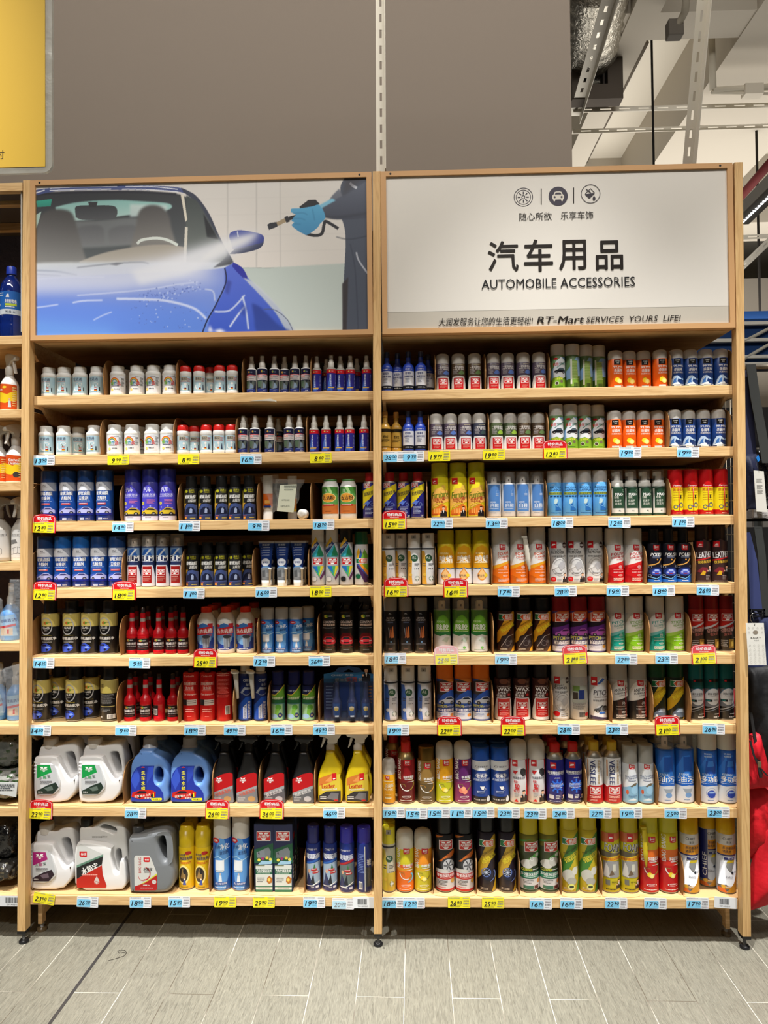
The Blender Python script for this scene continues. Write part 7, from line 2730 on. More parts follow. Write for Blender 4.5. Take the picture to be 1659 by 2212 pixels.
shape(curve([(560, 345), (585, 250), (600, 190), (640, 165), (690, 170), (725, 205), (740, 270), (765, 350)]), (62, 60, 60), (120, 118, 114), 2)
shape(curve([(322, 190), (330, 168), (400, 165), (480, 166), (503, 180), (500, 212), (470, 222), (360, 226), (325, 215)]) + [(322, 190)], (44, 46, 50), (70, 72, 76))
shape([(378, 150), (420, 150), (414, 172), (384, 172)], (40, 40, 44))
stroke([(160, 118), (240, 112), (400, 108), (600, 108), (760, 118)], 10, (24, 26, 34), 1)
# dashboard, steering wheel
shape(curve([(340, 402), (450, 365), (600, 338), (720, 332), (820, 350), (860, 380), (860, 410), (500, 410), (340, 408)]), (150, 142, 130), (176, 170, 160), 1)
stroke([(590, 328), (610, 312), (670, 304), (720, 312), (765, 334)], 12, (206, 214, 206), 0)
stroke([(604, 326), (650, 316), (700, 318), (745, 334)], 5, (120, 118, 112), 1, .7)
# roof
shape(curve([(100, 112), (200, 92), (400, 82), (600, 80), (760, 88), (810, 108), (845, 130), (830, 128), (760, 106), (600, 100), (400, 100), (250, 104), (152, 122)]) + [(100, 130)], (64, 76, 128), (40, 50, 100))
for p in (([(215, 92), (350, 86), (505, 84)], 3), ([(212, 102), (350, 97), (478, 96)], 4), ([(540, 85), (660, 86), (765, 97)], 4), ([(525, 96), (640, 98), (768, 108)], 4), ([(152, 112), (190, 100)], 5)):
 stroke(p[0], p[1], (222, 226, 236), 0, .95)
shape(curve([(780, 90), (812, 104), (850, 130), (900, 200), (945, 300), (1000, 402), (985, 408), (930, 310), (880, 220), (840, 150), (790, 110)]), (40, 44, 60), (50, 54, 66))
shape(curve([(802, 122), (850, 150), (890, 215), (940, 308), (985, 402), (960, 425), (805, 428), (800, 260)]), (46, 52, 52), (110, 116, 112), 1)
shape([(875, 200), (905, 250), (940, 310), (890, 300)], (24, 26, 30), (30, 32, 34), 1)
shape([(778, 118), (792, 122), (806, 226), (798, 236)], (214, 206, 186))
shape([(796, 256), (808, 258), (800, 420), (787, 420)], (206, 200, 184))
shape([(152, 146), (222, 138), (216, 168), (158, 172)], (40, 150, 126), (36, 120, 104))
shape([(152, 205), (176, 190), (166, 225), (154, 262)], (150, 180, 170))
# white wall at the foot of the screen, wipers, bonnet
shape(curve([(100, 440), (152, 410), (400, 405), (700, 405), (1000, 405)]) + [(1000, 470), (100, 470)], (206, 212, 216), (176, 188, 206), 2)
stroke([(152, 440), (250, 445), (330, 460)], 7, (110, 124, 146), 1)
stroke([(152, 456), (260, 462)], 5, (90, 100, 130), 1)
stroke([(330, 428), (480, 412), (600, 405), (640, 412)], 6, (110, 116, 126), 1)
shape([(470, 415), (500, 408), (530, 410), (500, 420)], (60, 62, 66), None, 1)
shape(curve([(100, 470), (300, 466), (600, 452), (850, 440), (960, 430), (1010, 412), (1060, 470), (1130, 540), (1190, 600), (1240, 670), (1270, 720)]) + [(1270, 760), (100, 760)], (120, 136, 206), (66, 108, 208), 1)
shape([(100, 466), (900, 440), (940, 500), (100, 560)], (196, 202, 226), (130, 148, 214), 14, .95)
shape([(100, 560), (880, 600), (880, 760), (100, 760)], (84, 120, 218), (70, 112, 206), 10, .9)
shape([(100, 650), (500, 690), (500, 760), (100, 760)], (96, 150, 226), (80, 130, 216), 12, .7)
# wing
shape(curve([(965, 430), (1010, 415), (1060, 470), (1130, 540), (1190, 600), (1240, 670), (1268, 720)]) + [(875, 760), (900, 640), (965, 520)], (70, 90, 196), (36, 66, 180), 1)
stroke([(965, 430), (970, 490), (930, 580), (890, 650), (868, 705)], 6, (24, 28, 60), 0)
shape(curve([(1000, 405), (1040, 430), (1062, 470), (1050, 478), (1020, 450), (998, 425)]), (30, 34, 140))
shape(curve([(1042, 470), (1100, 500), (1180, 580), (1240, 660), (1270, 710), (1230, 700), (1180, 620), (1110, 540)]), (190, 196, 206), (176, 186, 196), 1, .9)
shape(curve([(1080, 580), (1120, 600), (1190, 670), (1240, 700), (1110, 705), (1090, 650)]), (24, 40, 120), (30, 50, 130), 2, .8)
stroke([(920, 615), (980, 612), (1020, 580), (1050, 545)], 6, (206, 214, 236), 1)
stroke([(985, 680), (1020, 630), (1048, 595)], 7, (206, 214, 236), 1)
stroke([(1040, 550), (1055, 610), (1065, 690)], 7, (196, 206, 230), 1)
stroke([(880, 520), (915, 530), (922, 570)], 5, (186, 196, 226), 1)
stroke([(1130, 605), (1180, 610), (1230, 650), (1255, 700)], 3, (60, 70, 100), 0)
shape([(1040, 580), (1060, 600), (1050, 640), (1030, 620)], (30, 50, 140), None, 2, .6)
shape([(975, 480), (995, 490), (980, 545), (965, 530)], (40, 50, 130), None, 2, .7)
shape([(890, 700), (900, 672), (915, 700)], (206, 214, 240), None, 2)
shape([(915, 695), (945, 688), (970, 700), (940, 705)], (216, 222, 240), None, 2)
# bonnet highlights and drops
for p, w in (([(310, 576), (360, 568), (440, 566)], 6), ([(500, 560), (620, 562), (720, 570), (830, 600), (885, 645)], 10), ([(152, 596), (200, 590), (248, 583)], 5), ([(400, 650), (440, 630), (480, 615)], 4), ([(330, 545), (470, 535), (640, 520), (760, 500), (850, 490)], 4), ([(152, 476), (300, 468), (450, 468)], 4)):
 stroke(p, w, (206, 214, 240), 1, .85)
rd = np.random.RandomState(4)
for i in range(150):
 t = rd.rand()
 x = 600 + 250 * t + rd.randn() * 20
 y = 560 - 50 * t + rd.randn() * 14
 if i > 110:
  x, y = 560 + rd.rand() * 330, 590 + rd.rand() * 100
 r_ = 2 + rd.rand() * 3
 shape([(x - r_, y), (x, y - r_), (x + r_, y), (x, y + r_)], (70, 90, 170) if rd.rand() < .6 else (176, 190, 230), None, 0, .7)
# wing mirror
shape(curve([(985, 372), (1040, 368), (1105, 352), (1130, 330), (1128, 300), (1090, 285), (1030, 330)]), (52, 60, 90), (30, 34, 60), 0)
shape(curve([(985, 300), (990, 282), (1015, 272), (1050, 272), (1125, 290), (1130, 320), (1100, 330), (1040, 345), (1000, 350)]) + [(985, 300)], (40, 52, 140), (36, 44, 110), 0)
stroke([(1020, 276), (1024, 300)], 5, (190, 196, 214), 0)
shape([(980, 372), (1002, 404), (992, 416), (915, 430), (960, 395)], (56, 58, 64), None, 1)
# the water jet and its mist
shape([(1120, 276), (1080, 330), (1000, 372), (900, 430), (850, 470), (500, 520), (152, 520), (152, 440), (450, 425), (700, 385), (900, 320), (1060, 285)], (216, 218, 224), (196, 202, 226), 9, .72)
shape([(1118, 280), (1075, 318), (950, 385), (800, 460), (600, 500), (560, 440), (760, 385), (950, 320)], (222, 222, 226), (224, 226, 232), 5, .72)
shape([(1115, 280), (1050, 320), (900, 390), (850, 400), (940, 330)], (226, 226, 226), None, 3, .5)
# worker
shape(curve([(1480, 48), (1462, 80), (1455, 130), (1420, 140), (1440, 180), (1470, 240), (1480, 320), (1470, 500), (1464, 700)]) + [(1464, 760), (1700, 760), (1700, 40)], (58, 64, 78), (62, 68, 82), 0)
shape([(1464, 500), (1490, 470), (1480, 720), (1464, 720)], (44, 40, 42), None, 1)
shape(curve([(1455, 95), (1425, 125), (1415, 150), (1470, 130)]), (96, 100, 112), (80, 84, 96), 1)
shape(curve([(1380, 172), (1420, 150), (1500, 110), (1600, 60), (1620, 200), (1540, 222), (1440, 226), (1390, 215)]), (76, 82, 98), (50, 54, 68), 1)
stroke([(1380, 215), (1460, 216), (1570, 200)], 8, (34, 36, 46), 2, .7)
stroke([(1500, 70), (1515, 84), (1530, 92)], 11, (190, 194, 206), 0)
stroke([(1525, 365), (1535, 400), (1572, 455)], 7, (160, 164, 176), 0)
stroke([(1440, 300), (1500, 310), (1600, 290)], 3, (34, 38, 50), 1)
stroke([(1500, 330), (1520, 450), (1530, 700)], 3, (40, 44, 58), 1)
shape([(1480, 50), (1560, 50), (1500, 100), (1470, 130)], (48, 44, 48), None, 3, .6)
# lance and gloves
shape([(1285, 172), (1325, 142), (1355, 142), (1372, 160), (1350, 168), (1300, 200)], (28, 28, 32))
shape([(1148, 248), (1155, 270), (1192, 256), (1190, 236), (1160, 240)], (34, 36, 42))
stroke([(1190, 246), (1225, 228)], 17, (150, 130, 100), 0)
stroke([(1225, 228), (1240, 222)], 26, (30, 30, 34), 0)
stroke([(1240, 222), (1300, 205)], 16, (24, 24, 28), 0)
stroke([(1310, 285), (1350, 294), (1380, 285), (1390, 245), (1400, 235), (1450, 265)], 13, (30, 30, 34), 0)
shape(curve([(1250, 195), (1252, 180), (1290, 178), (1340, 170), (1372, 165), (1395, 215), (1372, 245), (1360, 262), (1320, 290), (1300, 286), (1270, 268), (1252, 250), (1262, 238), (1252, 230), (1270, 205)]) + [(1250, 195)], (70, 150, 196), (50, 120, 170), 0)
shape([(1370, 165), (1425, 136), (1440, 145), (1380, 178)], (110, 176, 206), None, 1)
for p in ([(1258, 200), (1300, 198), (1320, 206)], [(1256, 222), (1290, 222), (1310, 228)], [(1262, 244), (1290, 246)], [(1340, 180), (1350, 230)]):
 stroke(p, 3, (36, 96, 140), 1, .7)
img = (img[::2, ::2] + img[1::2, ::2] + img[::2, 1::2] + img[1::2, 1::2]) / 4
GW, GH = GW // 2, GH // 2
px0, px1, pz0, pz1 = sx0 + .0185, sx1 - .0185, SZ0 + .0185, SZ1 - .0185
xs = np.linspace(px0, px1, GW)
zs = np.linspace(pz1, pz0, GH)
XX, ZZ = np.meshgrid(xs, zs)
vv = np.stack([XX, np.full_like(XX, .004), ZZ], -1).reshape(-1, 3)
idx = np.arange(GW * GH).reshape(GH, GW)
ff = np.stack([idx[1:, :-1], idx[1:, 1:], idx[:-1, 1:], idx[:-1, :-1]], -1).reshape(-1, 4)
me = bpy.data.meshes.new('printed_picture')
me.from_pydata(vv.tolist(), [], ff.tolist())
me.materials.append(M['poster'])
ca = me.color_attributes.new('Col', 'FLOAT_COLOR', 'POINT')
c8 = (np.clip(img, 0, 255) / 255.) ** .82
c8 = np.where(c8 <= .04045, c8 / 12.92, ((c8 + .055) / 1.055) ** 2.4)
ca.data.foreach_set('color', np.concatenate([c8.reshape(-1, 3), np.ones((GW * GH, 1))], 1).astype(np.float32).ravel())
obj('printed_picture', me, root)
mb = MB()
mb.box(px0, px1, .0045, .010, pz0, pz1, (150, 120, 90))
part(mb, 'backing_board', 'board', root)

# lettered sign
root = empty('lettered_sign', (LX, 0, 0))
tag(root, 'framed white sign lettered AUTOMOBILE ACCESSORIES above the right shelves', 'sign')
sx0, sx1 = MG + .001, BAY - MG - .001
frame_part(root, sx0, sx1, SZ0, SZ1)
mb = MB()
x0, x1, z0, z1 = sx0 + .0185, sx1 - .0185, SZ0 + .0185, SZ1 - .0185
mb.box(x0, x1, .004, .010, z0, z1, (222, 217, 208))
part(mb, 'panel', 'poster', root)
cxp, hwp, Hp = (x0 + x1) / 2, (x1 - x0) / 2, z1 - z0
a = Art(1, 1, None, .004)
a.off = .0004

def sg(px_, py_):
 """point of the sign seen at a pixel of the photograph"""
 p = at(px_, py_, .004)
 return (p.x - LX, p.z)

b0, b1 = z0, sg(1200, 668)[1]
a.P([(x0, b0), (x1, b0), (x1, b1), (x0, b1)], (196, 189, 176))
a.P([(x0, b1 - .0008), (x1, b1 - .0008), (x1, b1 + .0008), (x0, b1 + .0008)], (150, 144, 134))
INK = (34, 28, 24)
dk = (58, 54, 62)
c = sg(1130.5, 426)
R_ = .0355
a.ring(*c, R_, R_, .07, dk, n=40)
a.ring(*c, R_ * .78, R_ * .78, .08, dk, n=36)
a.ring(*c, R_ * .20, R_ * .20, .35, dk)
for k in range(8):
 t = math.radians(45 * k)
 a.line([(c[0] + R_ * .30 * math.cos(t), c[1] + R_ * .30 * math.sin(t)), (c[0] + R_ * .58 * math.cos(t), c[1] + R_ * .58 * math.sin(t))], .0036, dk)
for xx in (1169, 1239):
 p, q2 = sg(xx, 407.5 - (xx - 1169) * .03), sg(xx, 442 - (xx - 1169) * .03)
 a.line([p, q2], .0036, INK)
c = sg(1205.5, 424)
a.E(*c, R_, R_, (66, 62, 74), n=40)
W2 = (216, 209, 196)
s_ = R_
a.P([(c[0] + x * s_, c[1] + y * s_) for x, y in ((-.62, -.02), (-.58, .10), (-.46, .20), (-.36, .44), (-.18, .50), (.18, .50), (.36, .44), (.46, .20), (.58, .10), (.62, -.02), (.60, -.20), (.56, -.34), (.50, -.34), (.50, -.44), (.44, -.54), (.36, -.54), (.30, -.44), (.30, -.36), (-.30, -.36), (-.30, -.44), (-.36, -.54), (-.44, -.54), (-.50, -.44), (-.50, -.34), (-.56, -.34), (-.60, -.20))], W2)
a.P([(c[0] + x * s_, c[1] + y * s_) for x, y in ((-.34, .17), (-.27, .34), (-.16, .38), (.16, .38), (.27, .34), (.34, .17))], (66, 62, 74))
for sx in (-1, 1):
 a.E(c[0] + sx * .36 * s_, c[1] - .10 * s_, .11 * s_, .11 * s_, (66, 62, 74))
a.P([(c[0] + x * s_, c[1] + y * s_) for x, y in ((-.26, -.46), (.26, -.46), (.26, -.36), (-.26, -.36))], (66, 62, 74))
c = sg(1275.5, 419)
a.ring(*c, R_, R_, .06, dk, n=40)
a.line([(c[0] + x * s_, c[1] + y * s_) for x, y in ((-.56, .02), (.0, .55), (.42, .10))], .0022, dk)
a.P([(c[0] + x * s_, c[1] + y * s_) for x, y in ((-.58, .0), (-.50, -.02), (.42, .08), (.42, .02), (-.10, -.46), (-.18, -.46), (-.58, -.06))], dk)
a.line([(c[0] + x * s_, c[1] + y * s_) for x, y in ((-.45, .50), (.06, .08))], .003, dk)
drop(a, c[0] + .35 * s_, c[1] - .52 * s_, .30 * s_, .52 * s_, dk)
for t, xx, yy, ww in (('随心所欲', 1156.3, 468, 70), ('乐享车饰', 1246, 465.5, 70)):
 p = sg(xx, yy)
 a.T(t, p[0], p[1], .030, INK, w=ww * .00171, bold=.004)
for t, xx, yy in zip('汽车用品', (1086.5, 1163, 1236.5, 1316), (554, 552, 551, 551.5)):
 p = sg(xx, yy)
 ww = {'汽': 67, '车': 63, '用': 59, '品': 59}[t]
 hh = {'汽': 67, '车': 70, '用': 66, '品': 64}[t]
 for dx_, dy_ in ((0, 0), (.0013, 0), (-.0013, 0), (0, .0013), (0, -.0013)):
  a.T(t, p[0] + dx_, p[1] + dy_, hh * .00171 - .003, INK, w=ww * .00171 - .003, bold=0)
p = sg(1205, 611.5)
a.T('AUTOMOBILE ACCESSORIES', p[0], p[1], 21 * .00171, (30, 30, 32), w=330 * .00171, bold=.0)
p = sg(1049, 694.5)
a.T('大润发服务让您的生活更轻松!', p[0], p[1], 17.5 * .00171, INK, w=203 * .00171, shear=.12, bold=.004)
p = sg(1211, 691)
a.T('RT-Mart', p[0], p[1], 15 * .00171, INK, w=99 * .00171, shear=.28, bold=.06)
p = sg(1368, 689)
a.T('SERVICES  YOURS  LIFE!', p[0], p[1], 12.5 * .00171, INK, w=200 * .00171, shear=.22, bold=-.008)
part(a.mb, 'lettering', 'print', root)

# ---------------------------------------------------------------- products on the shelves
REC = {1: .028, 2: .028, 3: .030, 4: .032, 5: .050, 6: .048, 7: .036, 8: .034}
PROTO = {}
ITEMS = []
PLACED = {}
BASE_T = .0022

def instance(key, maker=None):
 if key not in PROTO:
  if maker:
   PROTO[key] = [maker(), 0]
  else:
   PROTO[key] = [build(key)[0], 0]
 p = PROTO[key]
 p[1] += 1
 return p[0] if p[1] == 1 else copy_tree(p[0])

def hits_(lst, x, y, r):
 for (a, b, c) in lst:
  if (a - x) ** 2 + (b - y) ** 2 < (c + r + .0006) ** 2:
   return True
 return False

def put(bay, row, key, pxs, back=0, dy=0.0, rz=0.0, rnd=6, keys_back=None):
 s = SPEC[key] if key in SPEC else None
 r = s['w'] * K / 2
 lst = PLACED.setdefault((bay, row), [])
 for e in pxs:
  pxc, extra = (e, 0) if not isinstance(e, tuple) else e
  y = FY + REC[row] + dy + r + extra
  z = ZS[row] + BASE_T
  for _ in range(60):
   x = xat(pxc, y, z + s['h'] * K / 2)
   if not hits_(lst, x, y, r):
    break
   y += .002
  lim0, lim1 = (-BAY - .016 + r, -.002 - r) if bay == 'left' else (.002 + r, BAY + .016 - r)
  x = min(max(x, lim0 + lean(z)), lim1 + lean(z))
  lst.append((x, y, r))
  o = instance(key)
  o.location = (x, y, z)
  o.rotation_euler = (0, 0, math.radians(random.uniform(-rnd, rnd)))
  ITEMS.append([o, s['desc'], s['cat'], row, bay, False])
  yb = y
  for b in range(back):
   yb += 2 * r + .004
   xb = x + random.uniform(-.004, .004)
   if hits_(lst, xb, yb, r) or yb + r > .455:
    xb = x
    if hits_(lst, xb, yb, r) or yb + r > .455:
     continue
   lst.append((xb, yb, r))
   o = instance(keys_back or key)
   o.location = (xb, yb, z)
   o.rotation_euler = (0, 0, math.radians(random.uniform(-30, 30)))
   ITEMS.append([o, s['desc'], s['cat'], row, bay, True])

def put_flat(bay, row, key, maker, pxs, w, depth, desc, cat, back=0, dy=0.0):
 lst = PLACED.setdefault((bay, row), [])
 for pxc in pxs:
  y = FY + REC[row] + dy + depth / 2
  z = ZS[row] + BASE_T
  x = xat(pxc, y - depth / 2, z + .05)
  for b in range(back + 1):
   yy = y + b * (depth + .012)
   o = instance(key, maker)
   o.location = (x + (.004 * b), yy, z)
   ITEMS.append([o, desc, cat, row, bay, b > 0])
   n_ = max(1, round(w / depth))
   for i in range(n_):
    lst.append((x + (i - (n_ - 1) / 2) * w / n_, yy, depth / 2))

L, R = 'left', 'right'
# top shelf
put(L, 1, 'pipe', [106, 139, 173.5, 209.5])
put(L, 1, 'rainbow', [255, 296, 332, 368], back=1, rnd=12)
put(L, 1, 'redcap', [401, 430.5, 475, 502, (455, .035)], rnd=10)
put(L, 1, 'glass', [544, (566.6, -.010), 593, 615, 637.5, 661], rnd=16)
put(L, 1, 'bluered', [(715.5, -.012), 684.6, 735.5, 757, 792, (705, .05), (771, .05)], rnd=14)
put(R, 1, 'chiefs', [836, 859, 882, 909, (925, .05)])
put(R, 1, 'disp', [956, 1065, 1096, 1130, 1164])
put(R, 1, 'disb', [990, 1025])
put(R, 1, 'green', [1204.5])
put(R, 1, 'greenb', [1236, (1264, .01), 1292.6], rnd=14)
put(R, 1, 'orange99', [1329, 1358.5, 1390, 1425.5])
put(R, 1, 'blue99', [1460, 1491, 1523.6, 1556])
# second shelf
put(L, 2, 'pipe', [100, 138, (170, .03), 203], rnd=24)
put(L, 2, 'rainbow', [248, 286, 329, 363], rnd=18, back=1)
put(L, 2, 'redcap', [395, 420.5, 446, 473, 499.5], rnd=14)
put(L, 2, 'glass', [525.5, 551, 583, 601, 624, 647], back=1, rnd=12)
put(L, 2, 'bluered', [678.5, 704.5, 733.7, 755.5, 786.5], back=1, rnd=10)
put(R, 2, 'chiefg', [832, 856])
put(R, 2, 'chiefs', [882, 908])
put(R, 2, 'disp', [942, 973, 1004])
put(R, 2, 'disn', [1035])
put(R, 2, 'disg', [1071.6, 1101.5])
put(R, 2, 'disb', [1132, 1162])
put(R, 2, 'green', [1201, 1231.4, 1261, 1290.6])
put(R, 2, 'orange99', [1327, 1357.6, 1389, 1419])
put(R, 2, 'blue99', [1455.8, 1486, 1518, 1551])
# third shelf
put(L, 3, 'bluefilm', [107.6, 148, 186.5, 227])
put(L, 3, 'indigo', [288, 325.5, 363])
put(L, 3, 'turbo', [413.8, 443.8, 478.8, 508.5, 539])
put(L, 3, 'wujie', [714, 753], rnd=14)
put(L, 3, 'rust', [799])
put(R, 3, 'rust', [842, 872, 902.5])
put(R, 3, 'furn', [950, 989.5, 1028.5])
put(R, 3, 'shoe', [1067, 1098, 1129, 1160])
put(R, 3, 'deo', [1197, 1229.5, 1262, 1295.5])
put(R, 3, 'maxp', [1333, 1362.5, 1392, 1422])
put(R, 3, 'grease', [1458.7, 1491, 1523.6, 1556])
# fourth shelf
put(L, 4, 'bluefilm', [99, 215, 254])
put(L, 4, 'bluefilm2', [137, 176.5])
put(L, 4, 'filmv', [291, 321.5, 352.5, 383])
put(L, 4, 'turbo', [417, 448.5, 478, 508, 536])
put(L, 4, 'paintw', [687, 717.5])
put(L, 4, 'paintb', [748])
put(L, 4, 'paintg', [780.6])
put(R, 4, 'fragy', [840, 866, 894.5, 925])
put(R, 4, 'waxy', [963, 1000.5, 1038.5])
put(R, 4, 'foam', [1080.5, 1120, 1159.5])
put(R, 4, 'silver', [1203.7, 1243, 1282.5])
put(R, 4, 'polr', [1326, 1366.5])
put(R, 4, 'polb', [1412.5, 1444, 1475.4])
put(R, 4, 'leather', [1516, 1553])
# fifth shelf
put(L, 5, 'bgold', [110, 155.5, 195, 235.4])
put(L, 5, 'reds', [(309, -.010), 286, 343, 370, 395.8], back=1, rnd=12)
put(L, 5, 'wash', [446.4, 489, 531], back=2)
put(L, 5, 'acs', [578.5, 609, 639.8, (665, -.004)], rnd=12)
put(L, 5, 'coat', [711.7, 748.8, 790])
put(R, 5, 'lcare', [843.8, 876, 909])
put(R, 5, 'chuj', [955, 995.5, 1035.4])
put(R, 5, 'kdash', [1091.6, 1131.4, 1170.5])
put(R, 5, 'pitchp', [1210.5, 1249.3, 1288])
put(R, 5, 'teal', [1328, 1414.5])
put(R, 5, 'lime', [1369, 1456.6])
put(R, 5, 'engine', [1503, 1535, 1567])
# sixth shelf
put(L, 6, 'bgold', [91.5, 128, 162, 198], rnd=10)
put(L, 6, 'bgoldb', [237])
put(L, 6, 'reds', [281, 314.7, 374], rnd=10, back=1)
put(L, 6, 'redsb', [344])
put(L, 6, 'sham', [413, 449])
put(L, 6, 'shamb', [484.8])
put(L, 6, 'fuel', [530, 563])
put(L, 6, 'navyg', [601, 635.5, 667])
put(R, 6, 'fragb', [844.5, 881.5, 917], back=1)
put(R, 6, 'bugan', [961, 1000, 1039])
put(R, 6, 'waxk', [1085.6, 1126.6, 1167])
put(R, 6, 'silverc', [1209.7])
put(R, 6, 'silverb', [1249.2])
put(R, 6, 'pitchw', [1291])
put(R, 6, 'rustk', [1334.5, 1376.5])
put(R, 6, 'kpitch', [1418, 1457.5])
put(R, 6, 'brake', [1502.6, 1535, 1567.5])
# seventh shelf
put(R, 7, 'small', [840], dy=-.004)
put(R, 7, 'bbred', [877, (850, .05)], back=1)
put(R, 7, 'bbbronze', [920.8])
put(R, 7, 'bbyel', [959.7])
put(R, 7, 'bbpur', [999])
put(R, 7, 'chiefb', [1038.6, 1078.8], back=1)
put(R, 7, 'carb', [1119.3, 1158], back=1)
put(R, 7, 'bolt', [1198.5, 1237], back=2)
put(R, 7, 'veslee', [1282.8, 1321.8], back=2)
put(R, 7, 'multi', [1360, 1394.5], back=2)
put(R, 7, 'oil', [1435.6, 1476.5], back=1)
put(R, 7, 'mfun', [1527, 1569])
# bottom shelf
put(L, 8, 'yel', [404, 439], back=1, dy=.01)
put(L, 8, 'acl', [480.5, 521])
put(L, 8, 'boli', [677, 713])
put(L, 8, 'bolir', [749.6], dy=-.010)
put(L, 8, 'bolib', [786.5], dy=-.010, rnd=2)
spec('fragyl', w=28.5, h=136, body=canbody(.74, [(0, (206, 180, 60)), (.3, (196, 192, 170))]), cap=capst(.74, .96), capc=(214, 204, 40), extra=[notch], art=art_frag((214, 190, 60), (230, 190, 70)), cat='spray can', desc='yellow capped air freshener can')
put(R, 8, 'fragyl', [840], back=1)
put(R, 8, 'bbgrease', [875])
put(R, 8, 'bbdash', [913.5])
put(R, 8, 'tire', [960.8, 1002.5])
put(R, 8, 'ktire', [1050.6, 1094])
put(R, 8, 'cleang', [1141.8, 1184])
put(R, 8, 'kgreen', [1228.5, 1269])
put(R, 8, 'foamy', [1317.7, 1358])
put(R, 8, 'bbfoam', [1400, 1442])
put(R, 8, 'chiefy', [1488, 1567.5])
put(R, 8, 'chiefys', [1528], rnd=1)

put_flat(L, 7, 'jugg', lambda: jug_radiator((20, 150, 70), (34, 50, 42)), [121, 218], 96 * K, .095, 'white coolant jug with green label', 'jug', 1)
put_flat(L, 7, 'jugb', jug_blue, [323, 410], 86 * K, .10, 'blue car wash jug', 'jug', 1)
put_flat(L, 7, 'spra', lambda: sprayer('a'), [482, 534], 50 * K, .06, 'black trigger bottle with orange lettering', 'spray bottle', 1)
put_flat(L, 7, 'sprb', lambda: sprayer('b'), [593, 655], 50 * K, .06, 'black trigger bottle with grey lettering', 'spray bottle', 1)
put_flat(L, 7, 'spry', lambda: sprayer('yellow'), [712.5, 772], 53 * K, .06, 'yellow leather cleaner trigger bottle', 'spray bottle', 1)
put_flat(L, 8, 'jugm', lambda: jug_radiator((160, 30, 110), (40, 24, 36)), [112], 97 * K, .095, 'white coolant jug with magenta label', 'jug', 1, dy=.004)
put_flat(L, 8, 'jugr', jug_red, [217], 114 * K, .105, 'white coolant jug with red label', 'jug', 1)
put_flat(L, 8, 'jugy', jug_grey, [326], 102 * K, .10, 'silver grey coolant jug', 'jug', 1, dy=-.022)
put_flat(L, 8, 'box', acbox, [570, 611.5], 42 * K, 41 * K, 'green and navy cleaner carton', 'carton', 1)
put_flat(L, 4, 'tube', tube, [573.5, 608, 643], 34 * K, 22 * K, 'blue tube with white cap', 'tube', 1)

for bay in (L, R):
 for row in range(1, 9):
  groups = {}
  for it in ITEMS:
   if it[3] == row and it[4] == bay:
    groups.setdefault((it[1], it[5]), []).append(it)
  for (desc, rear), its in groups.items():
   its.sort(key=lambda t: t[0].location.x + t[0].location.y * 1e-3)
   multi = len(its) > 1
   for i, it in enumerate(its):
    lab = desc + (', rear row' if rear else '')
    if multi:
     lab += (' ' if rear else ', ') + ORD[i] + ' from left'
    lab += ', ' + ROWN[row] + ', ' + bay + ' bay'
    tag(it[0], lab, it[2], (desc + ', ' + ROWN[row] + ', ' + bay + ' bay') if len(its) > 1 else None)

# ---- blister pack, foam brushes, bagged tubes on the third shelf
o = blister()
o.location = at(754, 1553, FY + .055)
o.location.z = ZS[6] + .001
tag(o, 'blue blister pack of three small dark bottles, sixth shelf, left bay', 'blister pack')

def brush(x0, y0, x1, y1, Y, col, label):
 """serrated foam brush held flat against a can"""
 a, b = at(x0, y0, Y), at(x1, y1, Y)
 root = empty('foam_brush', b)
 tag(root, label, 'brush')
 d = a - b
 w = .0075
 mb = MB()
 n = 14
 L_ = d.length
 side = Vector((1, 0, 0))
 up = d.normalized()
 prev = None
 vs = []
 for i in range(n + 1):
  t = i / n
  ww = w * (1 + (.22 if i % 2 and .25 < t < .8 else 0)) * (.25 + 3 * t if t < .25 else 1.0)
  c = up * (L_ * t)
  for sx, sy in ((-1, -.003), (1, -.003), (1, .003), (-1, .003)):
   vs.append(tuple(c + side * (ww * sx) + Vector((0, sy, 0))))
 fs = []
 for i in range(n):
  for k in range(4):
   k2 = (k + 1) % 4
   fs.append((i * 4 + k, i * 4 + k2, i * 4 + 4 + k2, i * 4 + 4 + k))
 fs += [(3, 2, 1, 0), tuple(n * 4 + k for k in range(4))]
 mb.add(vs, fs, col, True)
 part(mb, 'handle', 'print', root)
 mb = MB()
 t_ = up * L_
 mb.box(t_.x - .013, t_.x + w, -.004, .012, t_.z - .004, t_.z + .004, col)
 part(mb, 'hook', 'print', root)
 return root

brush(1134, 1160, 1144, 1234, FY + REC[4] - .006, (206, 200, 186), 'white foam brush hooked beside the middle orange foam cleaner can')
brush(1391, 1788, 1396, 1872, FY + REC[8] - .006, (206, 184, 30), 'yellow foam brush hooked beside the left red and yellow can')

# tubes and plastic bag
root = empty('repair_paste_tube', at(579, 1121, FY + .07))
root.location.z = ZS[3] + BASE_T
tag(root, 'white and orange tube standing behind the plastic bag, third shelf', 'tube')
mb = MB()
mb.lathe([(.019, 0, WC), (.019, .028, WC), (.0175, .030, WC), (.017, .034, (226, 226, 222)), (.019, .05, (222, 110, 40)), (.019, .088, (222, 110, 40)), (.019, .10, (214, 214, 206)), (.019, .150, (206, 204, 196)), (.018, .170, (206, 204, 196))], 24, squash=.6)
part(mb, 'body', 'print', root)
mb = MB()
mb.box(-.014, .014, -.0125, -.0118, .046, .054, (40, 60, 130))
mb.box(-.010, .010, -.0125, -.0118, .062, .074, (240, 180, 90))
part(mb, 'label', 'print', root)
root = empty('repair_paste_tube', at(632, 1121, FY + .085))
root.location.z = ZS[3] + BASE_T
tag(root, 'white tube standing at the right inside the plastic bags, third shelf', 'tube')
mb = MB()
